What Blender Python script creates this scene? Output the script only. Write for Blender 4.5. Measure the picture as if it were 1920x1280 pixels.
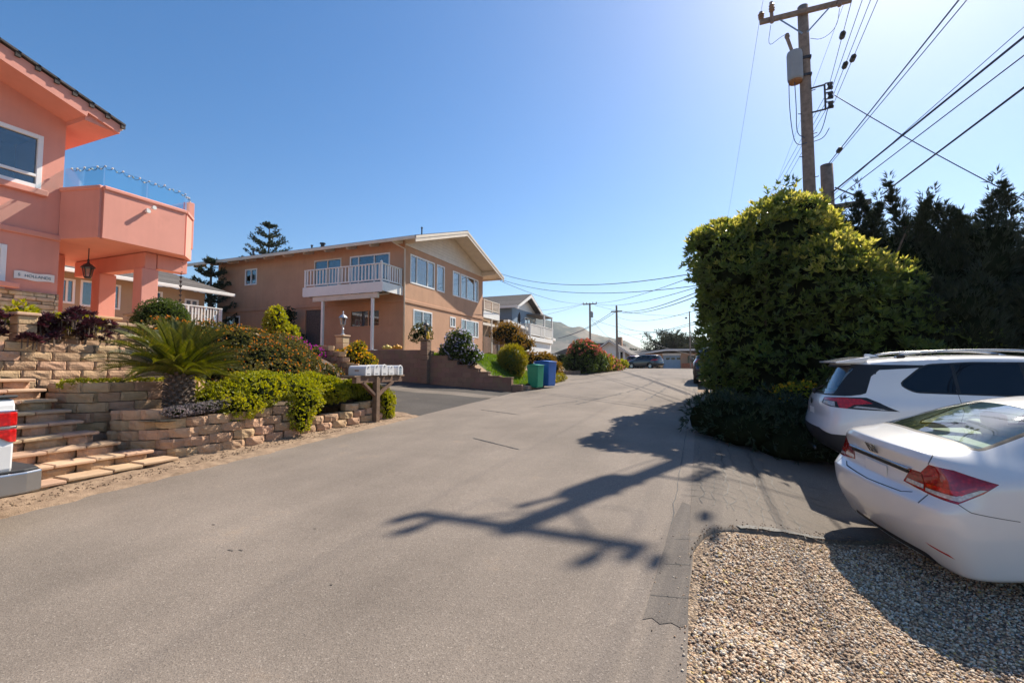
import bpy, bmesh, math, random
import numpy as np
from mathutils import Vector, Matrix, noise as mnoise
rnd = random.Random(7)
nrg = np.random.default_rng(11)
C = bpy.context.scene
for o in list(bpy.data.objects): bpy.data.objects.remove(o)
COL = C.collection
PI = math.pi
R = math.radians

# ------------------------------------------------------------ camera, sky, sun, exposure
EYE = 1.6
cam = bpy.data.objects.new('camera', bpy.data.cameras.new('camera'))
COL.objects.link(cam)
cam.data.sensor_width = 36.0
cam.data.lens = 870 / 1920 * 36.0
cam.data.clip_start = .05
cam.data.clip_end = 9000
cam.location = (0, 0, EYE)
cam.rotation_euler = (R(90) + math.atan(50 / 870), 0, R(22.0))
C.camera = cam

SUN_EL, SUN_AZ = 44.6, 22.6          # azimuth clockwise from +Y (the way the road runs)
w = bpy.data.worlds.new('World'); C.world = w; w.use_nodes = True
nt = w.node_tree
bg = nt.nodes['Background']
sky = nt.nodes.new('ShaderNodeTexSky')
sky.sky_type = 'NISHITA'; sky.sun_disc = False
sky.sun_elevation = R(SUN_EL); sky.sun_rotation = R(SUN_AZ)
sky.altitude = 0; sky.air_density = 1.0; sky.dust_density = .6; sky.ozone_density = 3.0
hs_ = nt.nodes.new('ShaderNodeHueSaturation'); hs_.inputs['Saturation'].default_value = 1.33
nt.links.new(sky.outputs[0], hs_.inputs['Color']); nt.links.new(hs_.outputs[0], bg.inputs[0])
bg.inputs[1].default_value = 0.092
sl = bpy.data.lights.new('sun', 'SUN'); sl.energy = 5.0; sl.angle = R(.55); sl.color = (1, .91, .78)
sun = bpy.data.objects.new('sun', sl); COL.objects.link(sun)
sd = Vector((math.sin(R(SUN_AZ)) * math.cos(R(SUN_EL)), math.cos(R(SUN_AZ)) * math.cos(R(SUN_EL)), math.sin(R(SUN_EL))))
sun.rotation_euler = sd.to_track_quat('Z', 'Y').to_euler()
sun.location = (10, 20, 40)
vs = C.view_settings
vs.view_transform = 'Standard'; vs.look = 'None'; vs.gamma = 1; vs.use_curve_mapping = False; vs.exposure = 0.77
C.cycles.max_bounces = 8; C.cycles.transparent_max_bounces = 10
C.cycles.use_denoising = True

# ------------------------------------------------------------ things, parts
def tag(o, label=None, cat=None, group=None, kind=None):
    if label: o['label'] = label
    if cat: o['category'] = cat
    if group: o['group'] = group
    if kind: o['kind'] = kind
    return o
OFF = {}
def thing(name, label, cat, loc=(0, 0, 0), rotz=0, group=None, local=False):
    o = bpy.data.objects.new(name, None); COL.objects.link(o)
    o.empty_display_size = .2
    o.location = loc; o.rotation_euler = (0, 0, rotz)
    OFF[o.name] = Vector((0, 0, 0)) if local else Vector(loc)
    return tag(o, label, cat, group)
def link(name, me, parent=None, mat=None):
    o = bpy.data.objects.new(name, me); COL.objects.link(o)
    if mat is not None:
        for m in (mat if isinstance(mat, (list, tuple)) else [mat]): me.materials.append(m)
    if parent is not None:
        o.parent = parent; OFF[o.name] = OFF[parent.name]
    else: OFF[o.name] = Vector((0, 0, 0))
    return o
def copy_tree(o, parent=None):
    c = o.copy(); COL.objects.link(c); c.parent = parent
    for ch in list(o.children): copy_tree(ch, c)
    return c
def npmesh(name, V, F, mat=None, parent=None, smooth=False):
    """V (n,3) array, F (m,k) array of equal-sided faces"""
    V = np.asarray(V, np.float32); F = np.asarray(F, np.int32)
    if parent is not None: V = V - np.array(OFF[parent.name], np.float32)
    me = bpy.data.meshes.new(name)
    me.vertices.add(len(V)); me.vertices.foreach_set('co', V.ravel())
    k = F.shape[1]
    me.loops.add(F.size); me.loops.foreach_set('vertex_index', F.ravel())
    me.polygons.add(len(F)); me.polygons.foreach_set('loop_start', np.arange(0, F.size, k, dtype=np.int32))
    me.polygons.foreach_set('loop_total', np.full(len(F), k, np.int32))
    if smooth: me.polygons.foreach_set('use_smooth', np.ones(len(F), bool))
    me.update(calc_edges=True)
    return link(name, me, parent, mat)

class MB:
    def __init__(s): s.v = []; s.f = []
    def add(s, V, F):
        b = len(s.v); s.v += [tuple(p) for p in V]; s.f += [tuple(i + b for i in f) for f in F]; return s
    def box(s, x0, x1, y0, y1, z0, z1):
        return s.add([(x0, y0, z0), (x1, y0, z0), (x1, y1, z0), (x0, y1, z0), (x0, y0, z1), (x1, y0, z1), (x1, y1, z1), (x0, y1, z1)],
                     [(0, 3, 2, 1), (4, 5, 6, 7), (0, 1, 5, 4), (1, 2, 6, 5), (2, 3, 7, 6), (3, 0, 4, 7)])
    def bar(s, a, b, w, h, up=(0, 0, 1)):
        a = Vector(a); b = Vector(b); d = (b - a).normalized(); u = Vector(up)
        sx = d.cross(u).normalized() * w / 2; su = sx.cross(d).normalized() * h / 2
        V = [p + i * sx + j * su for p in (a, b) for i, j in ((-1, -1), (1, -1), (1, 1), (-1, 1))]
        return s.add(V, [(0, 1, 2, 3), (7, 6, 5, 4), (0, 4, 5, 1), (1, 5, 6, 2), (2, 6, 7, 3), (3, 7, 4, 0)])
    def prism(s, poly, axis, a, b):
        """poly: 2D points in the plane across axis ('x': (y,z), 'y': (x,z), 'z': (x,y))"""
        n = len(poly)
        def P(p, t): return {'x': (t, p[0], p[1]), 'y': (p[0], t, p[1]), 'z': (p[0], p[1], t)}[axis]
        V = [P(p, a) for p in poly] + [P(p, b) for p in poly]
        F = [tuple(range(n)), tuple(range(2 * n - 1, n - 1, -1))] + [(i, (i + 1) % n, n + (i + 1) % n, n + i) for i in range(n)]
        return s.add(V, F)
    def tube(s, pts, r, n=6, cap=True):
        pts = [Vector(p) for p in pts]; rs = r if isinstance(r, (list, tuple)) else [r] * len(pts)
        rings = []; b = len(s.v); ref = Vector((0.13, .31, .94)).normalized()
        for i, p in enumerate(pts):
            d = (pts[min(i + 1, len(pts) - 1)] - pts[max(i - 1, 0)]).normalized()
            if abs(d.dot(ref)) > .97: ref = Vector((.94, .2, .1)).normalized()
            x = d.cross(ref).normalized(); y = d.cross(x)
            for k in range(n):
                t = 2 * PI * k / n; s.v.append(tuple(p + rs[i] * (math.cos(t) * x + math.sin(t) * y)))
        for i in range(len(pts) - 1):
            for k in range(n):
                s.f.append((b + i * n + k, b + i * n + (k + 1) % n, b + (i + 1) * n + (k + 1) % n, b + (i + 1) * n + k))
        if cap:
            s.f.append(tuple(b + k for k in range(n))[::-1]); s.f.append(tuple(b + (len(pts) - 1) * n + k for k in range(n)))
        return s
    def lathe(s, prof, c=(0, 0, 0), n=16, axis='z', cap=True):
        b = len(s.v)
        for r, h in prof:
            for k in range(n):
                t = 2 * PI * k / n; q = (r * math.cos(t), r * math.sin(t), h)
                if axis == 'y': q = (q[0], q[2], q[1])
                if axis == 'x': q = (q[2], q[0], q[1])
                s.v.append((c[0] + q[0], c[1] + q[1], c[2] + q[2]))
        for i in range(len(prof) - 1):
            for k in range(n):
                s.f.append((b + i * n + k, b + i * n + (k + 1) % n, b + (i + 1) * n + (k + 1) % n, b + (i + 1) * n + k))
        if cap: s.f.append(tuple(b + k for k in range(n))[::-1]); s.f.append(tuple(b + (len(prof) - 1) * n + k for k in range(n)))
        return s
    def quad(s, *p): return s.add(p, [tuple(range(len(p)))])
    def build(s, name, mat, parent=None, bevel=0, smooth=False, seg=1):
        me = bpy.data.meshes.new(name)
        o_ = OFF[parent.name] if parent is not None else Vector((0, 0, 0))
        me.from_pydata([(p[0] - o_.x, p[1] - o_.y, p[2] - o_.z) for p in s.v], [], s.f)
        bm = bmesh.new(); bm.from_mesh(me); bmesh.ops.recalc_face_normals(bm, faces=bm.faces); bm.to_mesh(me); bm.free()
        if smooth:
            for p in me.polygons: p.use_smooth = True
        o = link(name, me, parent, mat)
        if bevel:
            m = o.modifiers.new('bevel', 'BEVEL'); m.width = bevel; m.segments = seg; m.limit_method = 'ANGLE'; m.harden_normals = False
        return o

# ------------------------------------------------------------ materials
MATS = {}
def nodes_of(name):
    m = bpy.data.materials.new(name); m.use_nodes = True
    return m, m.node_tree, m.node_tree.nodes['Principled BSDF']
def N(nt, t, **kw):
    n = nt.nodes.new(t)
    for k, v in kw.items():
        if k in n.inputs and not hasattr(n, k): n.inputs[k].default_value = v
        else: setattr(n, k, v)
    return n
def ramp(nt, src, stops, interp='LINEAR'):
    r = nt.nodes.new('ShaderNodeValToRGB'); r.color_ramp.interpolation = interp
    e = r.color_ramp.elements
    while len(e) < len(stops): e.new(.5)
    for i, (p, c) in enumerate(stops):
        e[i].position = p; e[i].color = (c[0], c[1], c[2], 1) if not isinstance(c, (int, float)) else (c, c, c, 1)
    nt.links.new(src, r.inputs[0]); return r
def mixc(nt, a, b, f, mode='MIX'):
    m = nt.nodes.new('ShaderNodeMix'); m.data_type = 'RGBA'; m.blend_type = mode
    for s, i in ((f, 0), (a, 6), (b, 7)):
        if hasattr(s, 'is_linked'): nt.links.new(s, m.inputs[i])
        elif i == 0: m.inputs[0].default_value = s
        else: m.inputs[i].default_value = (s[0], s[1], s[2], 1)
    return m.outputs[2]
def tex(nt, kind, scale, coord='Object', stretch=None, **kw):
    tc = nt.nodes.new('ShaderNodeTexCoord'); src = tc.outputs[coord]
    if coord == 'World':
        pass
    if stretch:
        mp = nt.nodes.new('ShaderNodeMapping'); mp.inputs['Scale'].default_value = stretch
        nt.links.new(src, mp.inputs[0]); src = mp.outputs[0]
    t = nt.nodes.new(kind); t.inputs['Scale'].default_value = scale
    for k, v in kw.items():
        if k in t.inputs: t.inputs[k].default_value = v
        else: setattr(t, k, v)
    nt.links.new(src, t.inputs['Vector']); return t
def bump(nt, p, h, strength=.3, dist=.01):
    b = nt.nodes.new('ShaderNodeBump'); b.inputs['Strength'].default_value = strength; b.inputs['Distance'].default_value = dist
    nt.links.new(h, b.inputs['Height']); nt.links.new(b.outputs[0], p.inputs['Normal'])
def pm(name, c, var=.18, scale=6, rough=.7, bscale=60, bstr=.15, bdist=.01, metal=0, coat=0, spec=.5, rnd_obj=0, hue=None, streak=0, dirt=None, trans=0, ior=1.45):
    """plain procedural material: base colour with two scales of noise, fine relief, optional per-object variation"""
    if name in MATS: return MATS[name]
    m, nt, p = nodes_of(name); L = nt.links
    n1 = tex(nt, 'ShaderNodeTexNoise', scale, Detail=6, Roughness=.6)
    lo = tuple(x * (1 - var) for x in c); hi = tuple(min(1, x * (1 + var)) for x in c)
    if hue: hi = hue
    col = ramp(nt, n1.outputs['Fac'], [(.3, lo), (.7, hi)]).outputs[0]
    if dirt:
        n2 = tex(nt, 'ShaderNodeTexNoise', dirt[1], Detail=8, Roughness=.7)
        f = ramp(nt, n2.outputs['Fac'], [(dirt[2], 0), (min(1, dirt[2] + .18), dirt[3])]).outputs[0]
        col = mixc(nt, col, dirt[0], f)
    if streak:
        n3 = tex(nt, 'ShaderNodeTexNoise', 1.0, stretch=(7, 7, .35), Detail=6, Roughness=.65)
        col = mixc(nt, col, ramp(nt, n3.outputs['Fac'], [(.3, 1 - streak), (.55, 1.0), (.75, 1 + streak * .5)]).outputs[0], 1, 'MULTIPLY')
    if rnd_obj:
        oi = nt.nodes.new('ShaderNodeObjectInfo')
        mr = N(nt, 'ShaderNodeMapRange'); mr.inputs[3].default_value = 1 - rnd_obj; mr.inputs[4].default_value = 1 + rnd_obj
        L.new(oi.outputs['Random'], mr.inputs[0])
        hs = nt.nodes.new('ShaderNodeHueSaturation'); L.new(mr.outputs[0], hs.inputs['Value']); L.new(col, hs.inputs['Color'])
        ma = N(nt, 'ShaderNodeMapRange'); ma.inputs[3].default_value = .485; ma.inputs[4].default_value = .515
        mu = N(nt, 'ShaderNodeMath', operation='FRACT'); mm = N(nt, 'ShaderNodeMath', operation='MULTIPLY'); mm.inputs[1].default_value = 17.3
        L.new(oi.outputs['Random'], mm.inputs[0]); L.new(mm.outputs[0], mu.inputs[0]); L.new(mu.outputs[0], ma.inputs[0]); L.new(ma.outputs[0], hs.inputs['Hue'])
        col = hs.outputs[0]
    L.new(col, p.inputs['Base Color'])
    p.inputs['Roughness'].default_value = rough; p.inputs['Metallic'].default_value = metal
    p.inputs['Coat Weight'].default_value = coat; p.inputs['Coat Roughness'].default_value = .04
    p.inputs['Specular IOR Level'].default_value = spec; p.inputs['IOR'].default_value = ior
    p.inputs['Transmission Weight'].default_value = trans
    if bstr:
        nb = tex(nt, 'ShaderNodeTexNoise', bscale, Detail=4, Roughness=.65)
        bump(nt, p, nb.outputs['Fac'], bstr, bdist)
    MATS[name] = m; return m
def leafmat(name, stops, trans=.35, rough=.45, tcol=None, nscale=1.3, spec=.4):
    """leaves: colour from a ramp over random-per-leaf plus a slow noise, with light coming through"""
    m, nt, p = nodes_of(name); L = nt.links
    g = nt.nodes.new('ShaderNodeNewGeometry')
    n1 = tex(nt, 'ShaderNodeTexNoise', nscale, Detail=3)
    a = N(nt, 'ShaderNodeMath', operation='MULTIPLY_ADD'); a.inputs[1].default_value = .65
    b = N(nt, 'ShaderNodeMath', operation='MULTIPLY_ADD'); b.inputs[1].default_value = .9; b.inputs[2].default_value = -.28
    L.new(n1.outputs['Fac'], b.inputs[0]); L.new(g.outputs['Random Per Island'], a.inputs[0]); L.new(b.outputs[0], a.inputs[2])
    col = ramp(nt, a.outputs[0], stops).outputs[0]
    L.new(col, p.inputs['Base Color']); p.inputs['Roughness'].default_value = rough; p.inputs['Specular IOR Level'].default_value = spec
    tr = nt.nodes.new('ShaderNodeBsdfTranslucent')
    hs = nt.nodes.new('ShaderNodeHueSaturation'); hs.inputs['Hue'].default_value = .485; hs.inputs['Saturation'].default_value = 1.15; hs.inputs['Value'].default_value = 1.7
    L.new(col, hs.inputs['Color']); L.new(hs.outputs[0], tr.inputs[0])
    mx = nt.nodes.new('ShaderNodeMixShader'); mx.inputs[0].default_value = trans
    L.new(p.outputs[0], mx.inputs[1]); L.new(tr.outputs[0], mx.inputs[2])
    L.new(mx.outputs[0], nt.nodes['Material Output'].inputs[0])
    return m
def glassmat(name, tint=(.8, .9, .95), alpha=.35, rough=.02):
    """thin pane: mirror reflection over a tinted see-through sheet"""
    m, nt, p = nodes_of(name); L = nt.links
    t = nt.nodes.new('ShaderNodeBsdfTransparent'); t.inputs[0].default_value = (*tint, 1)
    g = nt.nodes.new('ShaderNodeBsdfGlossy'); g.inputs['Roughness'].default_value = rough; g.inputs[0].default_value = (1, 1, 1, 1)
    fr = nt.nodes.new('ShaderNodeLayerWeight'); fr.inputs[0].default_value = .5
    pw = N(nt, 'ShaderNodeMath', operation='POWER'); pw.inputs[1].default_value = 3.5; L.new(fr.outputs['Facing'], pw.inputs[0])
    mr = N(nt, 'ShaderNodeMapRange'); mr.inputs[1].default_value = 0; mr.inputs[2].default_value = 1; mr.inputs[3].default_value = alpha * .12; mr.inputs[4].default_value = 1
    L.new(pw.outputs[0], mr.inputs[0])
    mx = nt.nodes.new('ShaderNodeMixShader'); L.new(mr.outputs[0], mx.inputs[0]); L.new(t.outputs[0], mx.inputs[1]); L.new(g.outputs[0], mx.inputs[2])
    L.new(mx.outputs[0], nt.nodes['Material Output'].inputs[0]); return m

M = {}
def asphalt(name, base, light, dark, patch=.5, stain=True):
    m, nt, p = nodes_of(name); L = nt.links
    v = tex(nt, 'ShaderNodeTexVoronoi', 130); v2 = tex(nt, 'ShaderNodeTexVoronoi', 300)
    agg = ramp(nt, v.outputs['Color'], [(.0, dark), (.30, tuple(x * .8 for x in base)), (.8, tuple(x * 1.1 for x in base)), (1, light)]).outputs[0]
    agg2 = ramp(nt, v2.outputs['Color'], [(.0, tuple(x * .55 for x in base)), (1, tuple(x * 1.4 for x in base))]).outputs[0]
    col = mixc(nt, agg, agg2, .42)
    n = tex(nt, 'ShaderNodeTexNoise', .55, Detail=7, Roughness=.6)
    big = ramp(nt, n.outputs['Fac'], [(.3, .78), (.7, 1.18)]).outputs[0]
    col = mixc(nt, col, big, 1, 'MULTIPLY')
    ns = tex(nt, 'ShaderNodeTexNoise', 1.0, stretch=(1.6, .12, 1), Detail=5)
    col = mixc(nt, col, ramp(nt, ns.outputs['Fac'], [(.35, .94), (.65, 1.05)]).outputs[0], 1, 'MULTIPLY')
    if stain:
        nz = tex(nt, 'ShaderNodeTexNoise', 2.6, Detail=6, Roughness=.75)
        sp = ramp(nt, nz.outputs['Fac'], [(.64, 0), (.74, .5)]).outputs[0]
        col = mixc(nt, col, dark, sp)
        nr = tex(nt, 'ShaderNodeTexNoise', 1.1, Detail=6, Roughness=.7)
        col = mixc(nt, col, (.34, .23, .13), ramp(nt, nr.outputs['Fac'], [(.62, 0), (.8, .4)]).outputs[0])
    L.new(col, p.inputs['Base Color']); p.inputs['Roughness'].default_value = .88; p.inputs['Specular IOR Level'].default_value = .25
    bump(nt, p, v.outputs['Distance'], .4, .004)
    return m
# ------------------------------------------------------------ materials used widely
M['asphalt'] = asphalt('asphalt', (.215, .178, .145), (.45, .39, .33), (.07, .058, .048))
M['asphalt_old'] = asphalt('asphalt_old', (.165, .138, .112), (.36, .31, .26), (.05, .042, .036))
M['asphalt_dark'] = asphalt('asphalt_dark', (.075, .066, .058), (.2, .18, .16), (.03, .027, .025))
M['patch'] = asphalt('patch', (.15, .128, .108), (.32, .27, .23), (.05, .045, .04))
M['tar'] = pm('tar', (.035, .032, .03), .3, 20, .6, 120, .4)
M['dirt'] = pm('dirt', (.27, .18, .115), .3, 9, .95, 70, .7, .02, hue=(.37, .26, .17), dirt=((.15, .11, .07), 5, .55, .6))
M['soil'] = pm('soil', (.12, .085, .055), .35, 8, .95, 60, .7, .03)
M['block'] = pm('block', (.50, .32, .19), .22, 5, .92, 38, .85, .02, rnd_obj=.16, dirt=((.16, .11, .075), 3, .56, .5))
M['blocklight'] = pm('blocklight', (.46, .31, .20), .2, 5, .92, 38, .8, .02, rnd_obj=.14)
M['cap'] = pm('cap', (.52, .35, .22), .16, 4, .9, 60, .4, .01, rnd_obj=.12)
M['stone'] = pm('stone', (.55, .39, .23), .3, 7, .9, 40, .6, .02, rnd_obj=.3, hue=(.62, .50, .34))
M['white'] = pm('white', (.78, .75, .70), .05, 3, .5, 50, .06)
M['cream'] = pm('cream', (.66, .575, .47), .08, 3, .6, 60, .08, dirt=((.4, .32, .24), 2.5, .62, .35))
M['vinyl'] = pm('vinyl', (.80, .79, .77), .03, 3, .38, 40, .03)
M['pink'] = pm('pink', (.72, .315, .24), .06, 1.2, .85, 110, .35, .012, streak=.035, dirt=((.60, .255, .195), 1.6, .58, .5))
M['tanst'] = pm('tanst', (.50, .285, .175), .08, 1.1, .88, 110, .35, .012, streak=.06, dirt=((.40, .215, .125), 1.4, .56, .6))
M['tan2'] = pm('tan2', (.43, .30, .19), .08, 1.1, .88, 110, .3, .012)
M['blue'] = pm('blue', (.20, .27, .34), .06, 2, .75, 60, .15)
M['greyroof'] = pm('greyroof', (.13, .115, .105), .3, 14, .9, 60, .6, .02, rnd_obj=.25)
M['darkroof'] = pm('darkroof', (.07, .06, .055), .3, 12, .85, 50, .6, .02, rnd_obj=.3)
M['wood'] = pm('wood', (.17, .105, .065), .3, 7, .85, 45, .5, .01, rnd_obj=.12)
M['polewood'] = pm('polewood', (.25, .19, .15), .3, 8, .88, 40, .6, .02)
M['brownwall'] = pm('brownwall', (.235, .15, .10), .12, 1.4, .88, 80, .35, .01, dirt=((.14, .095, .065), 1.3, .52, .7))
M['brownblock'] = pm('brownblock', (.245, .155, .105), .12, 1.4, .88, 80, .4, .01, rnd_obj=.09, dirt=((.15, .10, .07), 1.3, .54, .6))
M['metal'] = pm('metal', (.42, .43, .44), .1, 4, .42, 60, .05, metal=.8)
M['darkmetal'] = pm('darkmetal', (.05, .05, .055), .2, 6, .5, 60, .1, metal=.4)
M['rust'] = pm('rust', (.33, .15, .06), .4, 9, .8, 60, .3)
M['black'] = pm('black', (.015, .015, .016), .2, 6, .5, 60, .05)
M['interior'] = pm('interior', (.05, .045, .042), .2, 2, .9, 40, .0)
M['curtain'] = pm('curtain', (.62, .60, .57), .1, 3, .9, 40, .1)
M['curtaindark'] = pm('curtaindark', (.30, .30, .33), .1, 3, .9, 40, .1)
M['glass'] = glassmat('glass', (.62, .68, .72), .9)
M['rail_glass'] = glassmat('rail_glass', (.80, .93, .96), .35)
M['wire'] = pm('wire', (.035, .055, .12), .2, 6, .55, 40, 0)

# ------------------------------------------------------------ terrain profile
def sstep(a, b, t):
    t = max(0, min(1, (t - a) / (b - a))); return t * t * (3 - 2 * t)
def zr(y):
    if y < 32: return .04 * y
    if y > 46: return 1.56
    t = (y - 32) / 14
    return 1.28 + 14 * .04 * (t - t * t / 2)
def offr(x, y):
    return -(.42 - .14 * sstep(5.8, 8.5, y)) * sstep(-.05, 1.7, x) * (1 - sstep(15, 22, y))
def gz(x, y):
    """height of the paved ground: road, right-hand apron, driveway rising on the other side"""
    z = zr(y) - .02 * (min(3.45, abs(x + 3.5)) / 3.2) ** 2
    if x > -.05: return z + offr(x, y)
    if x < -6.9: return z + .07 * min(7.5, -6.9 - x) * (1 - sstep(40, 50, y))
    return z
def frange(a, b, st):
    n = max(1, int(round((b - a) / st))); return [a + (b - a) * i / n for i in range(n + 1)]
def sheet(name, xs, ys, zf, mat, kind='structure', edge=None):
    V = []; F = []
    nx = len(xs)
    for j, y in enumerate(ys):
        for i, x in enumerate(xs):
            xx = edge(x, y, i, nx) if edge else x
            V.append((xx, y, zf(xx, y)))
    for j in range(len(ys) - 1):
        for i in range(nx - 1):
            a = j * nx + i; F.append((a, a + 1, a + nx + 1, a + nx))
    o = npmesh(name, V, F, mat, None, True); tag(o, kind=kind); return o
ys_ = frange(-12, 50, .5)
M['grassland'] = pm('grassland', (.30, .24, .15), .25, .02, .95, 3, .3)
# the ground everything stands on, out to the foot of the hills
xs = [-2500, -900, -300, -100, -50] + frange(-30, 30, 1.0) + [50, 100, 300, 900, 2500]
yy = [-300, -100, -40] + frange(-20, 60, 1.0) + [80, 120, 250, 500, 1000, 1800, 3200]
sheet('ground', xs, yy, lambda x, y: gz(x, min(max(y, -30), 60)) - .10, M['dirt'])
def road_edge(x, y, i, nx):
    if i == 0: return -6.68 + .06 * mnoise.noise((y * .7, 3, 0)) + .03 * mnoise.noise((y * 3, 1, 0))
    if i == nx - 1: return -.09 + .025 * mnoise.noise((y * 6, 4, 0)) + .02 * mnoise.noise((y * 1.4, 9, 0))
    return x
sheet('road', frange(-6.68, -.085, .4), frange(-14, 44, .25), lambda x, y: zr(y) - .02 * ((x + 3.5) / 3.2) ** 2, M['asphalt'], edge=road_edge)
sheet('cross_road', frange(-70, 60, 2), frange(43.5, 58, .5), lambda x, y: zr(y) + .004, M['asphalt'])
sheet('driveway', frange(-17, -6.62, .3), frange(9.7, 17.1, .3), lambda x, y: gz(x, y) - .012 + .004 * sstep(-7.2, -6.7, -x) - .03 * sstep(-6.75, -6.55, x), M['asphalt_dark'])
def lf(y): return -6.6
sheet('far_driveway', frange(-17, -6.62, .5), frange(21.6, 44, .5), lambda x, y: gz(x, y) - .014 - .03 * sstep(-6.75, -6.55, x), M['asphalt'])
# pale worn bands across the dark driveway
def strip(name, pts, mat, lift, label=None, kind='structure', zf=gz):
    V = [(x, y, zf(x, y) + lift) for x, y in pts]
    o = MB().add(V, [tuple(range(len(V)))]).build(name, mat); tag(o, kind=kind); return o
def ribbon(name, path, wd, mat, lift, zf=gz):
    V = []; F = []
    for i, (x, y) in enumerate(path):
        a = Vector(path[max(0, i - 1)]); b = Vector(path[min(len(path) - 1, i + 1)])
        d = (b - a); d = Vector((-d[1], d[0])).normalized() if d.length else Vector((1, 0))
        ww = wd * (.6 + .8 * rnd.random()) if wd < .2 else wd
        for sgn in (-1, 1):
            px, py = x + d[0] * ww / 2 * sgn, y + d[1] * ww / 2 * sgn
            V.append((px, py, zf(px, py) + lift))
    F = [(2 * i, 2 * i + 1, 2 * i + 3, 2 * i + 2) for i in range(len(path) - 1)]
    o = npmesh(name, V, F, mat); tag(o, kind='structure'); return o
def roadz(x, y): return zr(y) - .02 * ((x + 3.5) / 3.2) ** 2
ribbon('driveway_patch', [(-11.5 + .4 * i, 14.6 + .05 * i + .1 * math.sin(i)) for i in range(13)], .9, M['asphalt_old'], -.004)
# verge of dirt between asphalt and block wall
def verge_z(x, y): return zr(y) + .012 + .05 * sstep(-6.7, -7.3, x) + .025 * mnoise.noise((x * 4, y * 4, 0)) + .012 * mnoise.noise((x * 14, y * 14, 3)) - .05 * sstep(-6.72, -6.5, x)
sheet('verge', frange(-7.9, -6.5, .07), frange(-4, 10.1, .07), verge_z, M['dirt'])
# apron: older cracked asphalt the cars stand on, with a lip over the gravel
def apron_edge(x):
    P = [(-.10, 3.9), (-.04, 4.34), (.05, 4.56), (.27, 4.80), (.57, 5.08), (.87, 5.35), (1.08, 5.51), (1.42, 5.84), (1.8, 6.1), (3, 6.3), (20, 6.5)]
    for (a, b), (c, d) in zip(P, P[1:]):
        if x <= c: return b + (d - b) * max(0, (x - a)) / (c - a) + .02 * mnoise.noise((x * 5, 0, 0)) + .012 * mnoise.noise((x * 17, 3, 0))
    return 6.5
AV = []; AF = []
axs = frange(-.115, 10, .06); nj = 44
for i, x in enumerate(axs):
    y0 = apron_edge(x)
    for j in range(nj + 1):
        y = y0 + (18.5 - y0) * (j / nj) ** 1.4
        AV.append((x, y, gz(x, y) + .006 - .012 * (j == 0)))
    AV.append((x, y0 - .012, gz(x, y0) - .06))
n1 = nj + 2
for i in range(len(axs) - 1):
    for j in range(nj): AF.append((i * n1 + j, (i + 1) * n1 + j, (i + 1) * n1 + j + 1, i * n1 + j + 1))
    AF.append((i * n1 + nj + 1, (i + 1) * n1 + nj + 1, (i + 1) * n1, i * n1))
tag(npmesh('apron', AV, AF, M['asphalt_old'], None, True), kind='structure')
strip('road_patch', [(-.35, 2.95), (-.30, 2.99), (-.25, 2.94), (-.19, 2.98), (-.14, 2.95), (-.10, 2.98), (-.098, 3.6), (-.075, 4.3), (.0, 4.55), (.1, 4.75), (.0, 5.1), (-.2, 5.3), (-.28, 4.6), (-.30, 4.0)], M['patch'], .0035, zf=lambda x, y: max(gz(x, y), roadz(x, y)))
# seams, sealed cracks and short saw cuts in the road
def wob(a, b, n, amp, seed):
    out = []
    for i in range(n + 1):
        t = i / n; x = a[0] + (b[0] - a[0]) * t; y = a[1] + (b[1] - a[1]) * t
        k = amp * mnoise.noise((t * n * .35, seed, 0)) + amp * .5 * mnoise.noise((t * n * 1.1, seed + 5, 0))
        out.append((x + k, y + k * .3))
    return out
RZ = lambda x, y: max(roadz(x, y), gz(x, y) if x > -.3 else -9)
ribbon('road_seam', wob((-.275, 4.6), (-.25, 20), 100, .02, 1), .010, M['tar'], .0065, RZ)
for k, (a, b, wd, am) in enumerate([((-3.9, 7.75), (-2.75, 7.1), .028, .01), ((-5.6, 11.6), (-4.2, 10.9), .03, .015), ((-3.4, 13.4), (-2.4, 18.5), .03, .25), ((-2.4, 18.5), (-1.9, 26), .03, .3),
        ((-4.4, 12.4), (-3.0, 15.6), .022, .3), ((-6.2, 19.5), (-3.3, 29), .05, .2), ((-4, 33), (-1.2, 33.5), .09, .2), ((-5, 37), (-.9, 38), .1, .2), ((-6.4, 24), (-4.2, 36), .06, .2), ((-1.6, 15), (-1.2, 21), .03, .2)]):
    ribbon('road_crack', wob(a, b, 40, am, 20 + k), wd, M['tar'], .006, roadz)
for k in range(16):
    x = .0 + .11 * k + rnd.uniform(-.04, .04)
    ribbon('apron_crack', wob((-.22 + .02 * k, 5.55 + .22 * k), (rnd.uniform(.6, 1.7), 5.5 + .22 * k + rnd.uniform(-.1, .1)), 30, .06, 60 + k), .008, M['tar'], .0105)
    if k < 9: ribbon('apron_crack', wob((x, 5.3), (x + rnd.uniform(-.15, .15), 8.6), 36, .07, 90 + k), .007, M['tar'], .0108)
for k in range(3):
    ribbon('patch_crack', wob((-.33 + .05 * k, 3.25 + .5 * k), (-.1, 3.3 + .5 * k), 14, .05, 140 + k), .006, M['tar'], .006, RZ)
ribbon('apron_lip', [(x, apron_edge(x) + .035) for x in frange(.3, 1.5, .05)], .05, M['tar'], .0115)
for (x, y, a, b) in ((-4.3, 3.1, .020, .010), (-3.6, 2.75, .030, .012), (-3.52, 2.78, .022, .009), (-3.3, 3.35, .018, .008), (-2.4, 2.6, .012, .008), (-3.9, 4.6, .022, .008)):
    pv_ = [(x + a * math.cos(t) * (1 + .3 * math.sin(3 * t + x)), y + b * math.sin(t) * (1 + .3 * math.cos(2 * t))) for t in [k * PI / 6 for k in range(12)]]
    strip('road_pit', pv_, M['patch'], .0045, zf=roadz)
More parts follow.
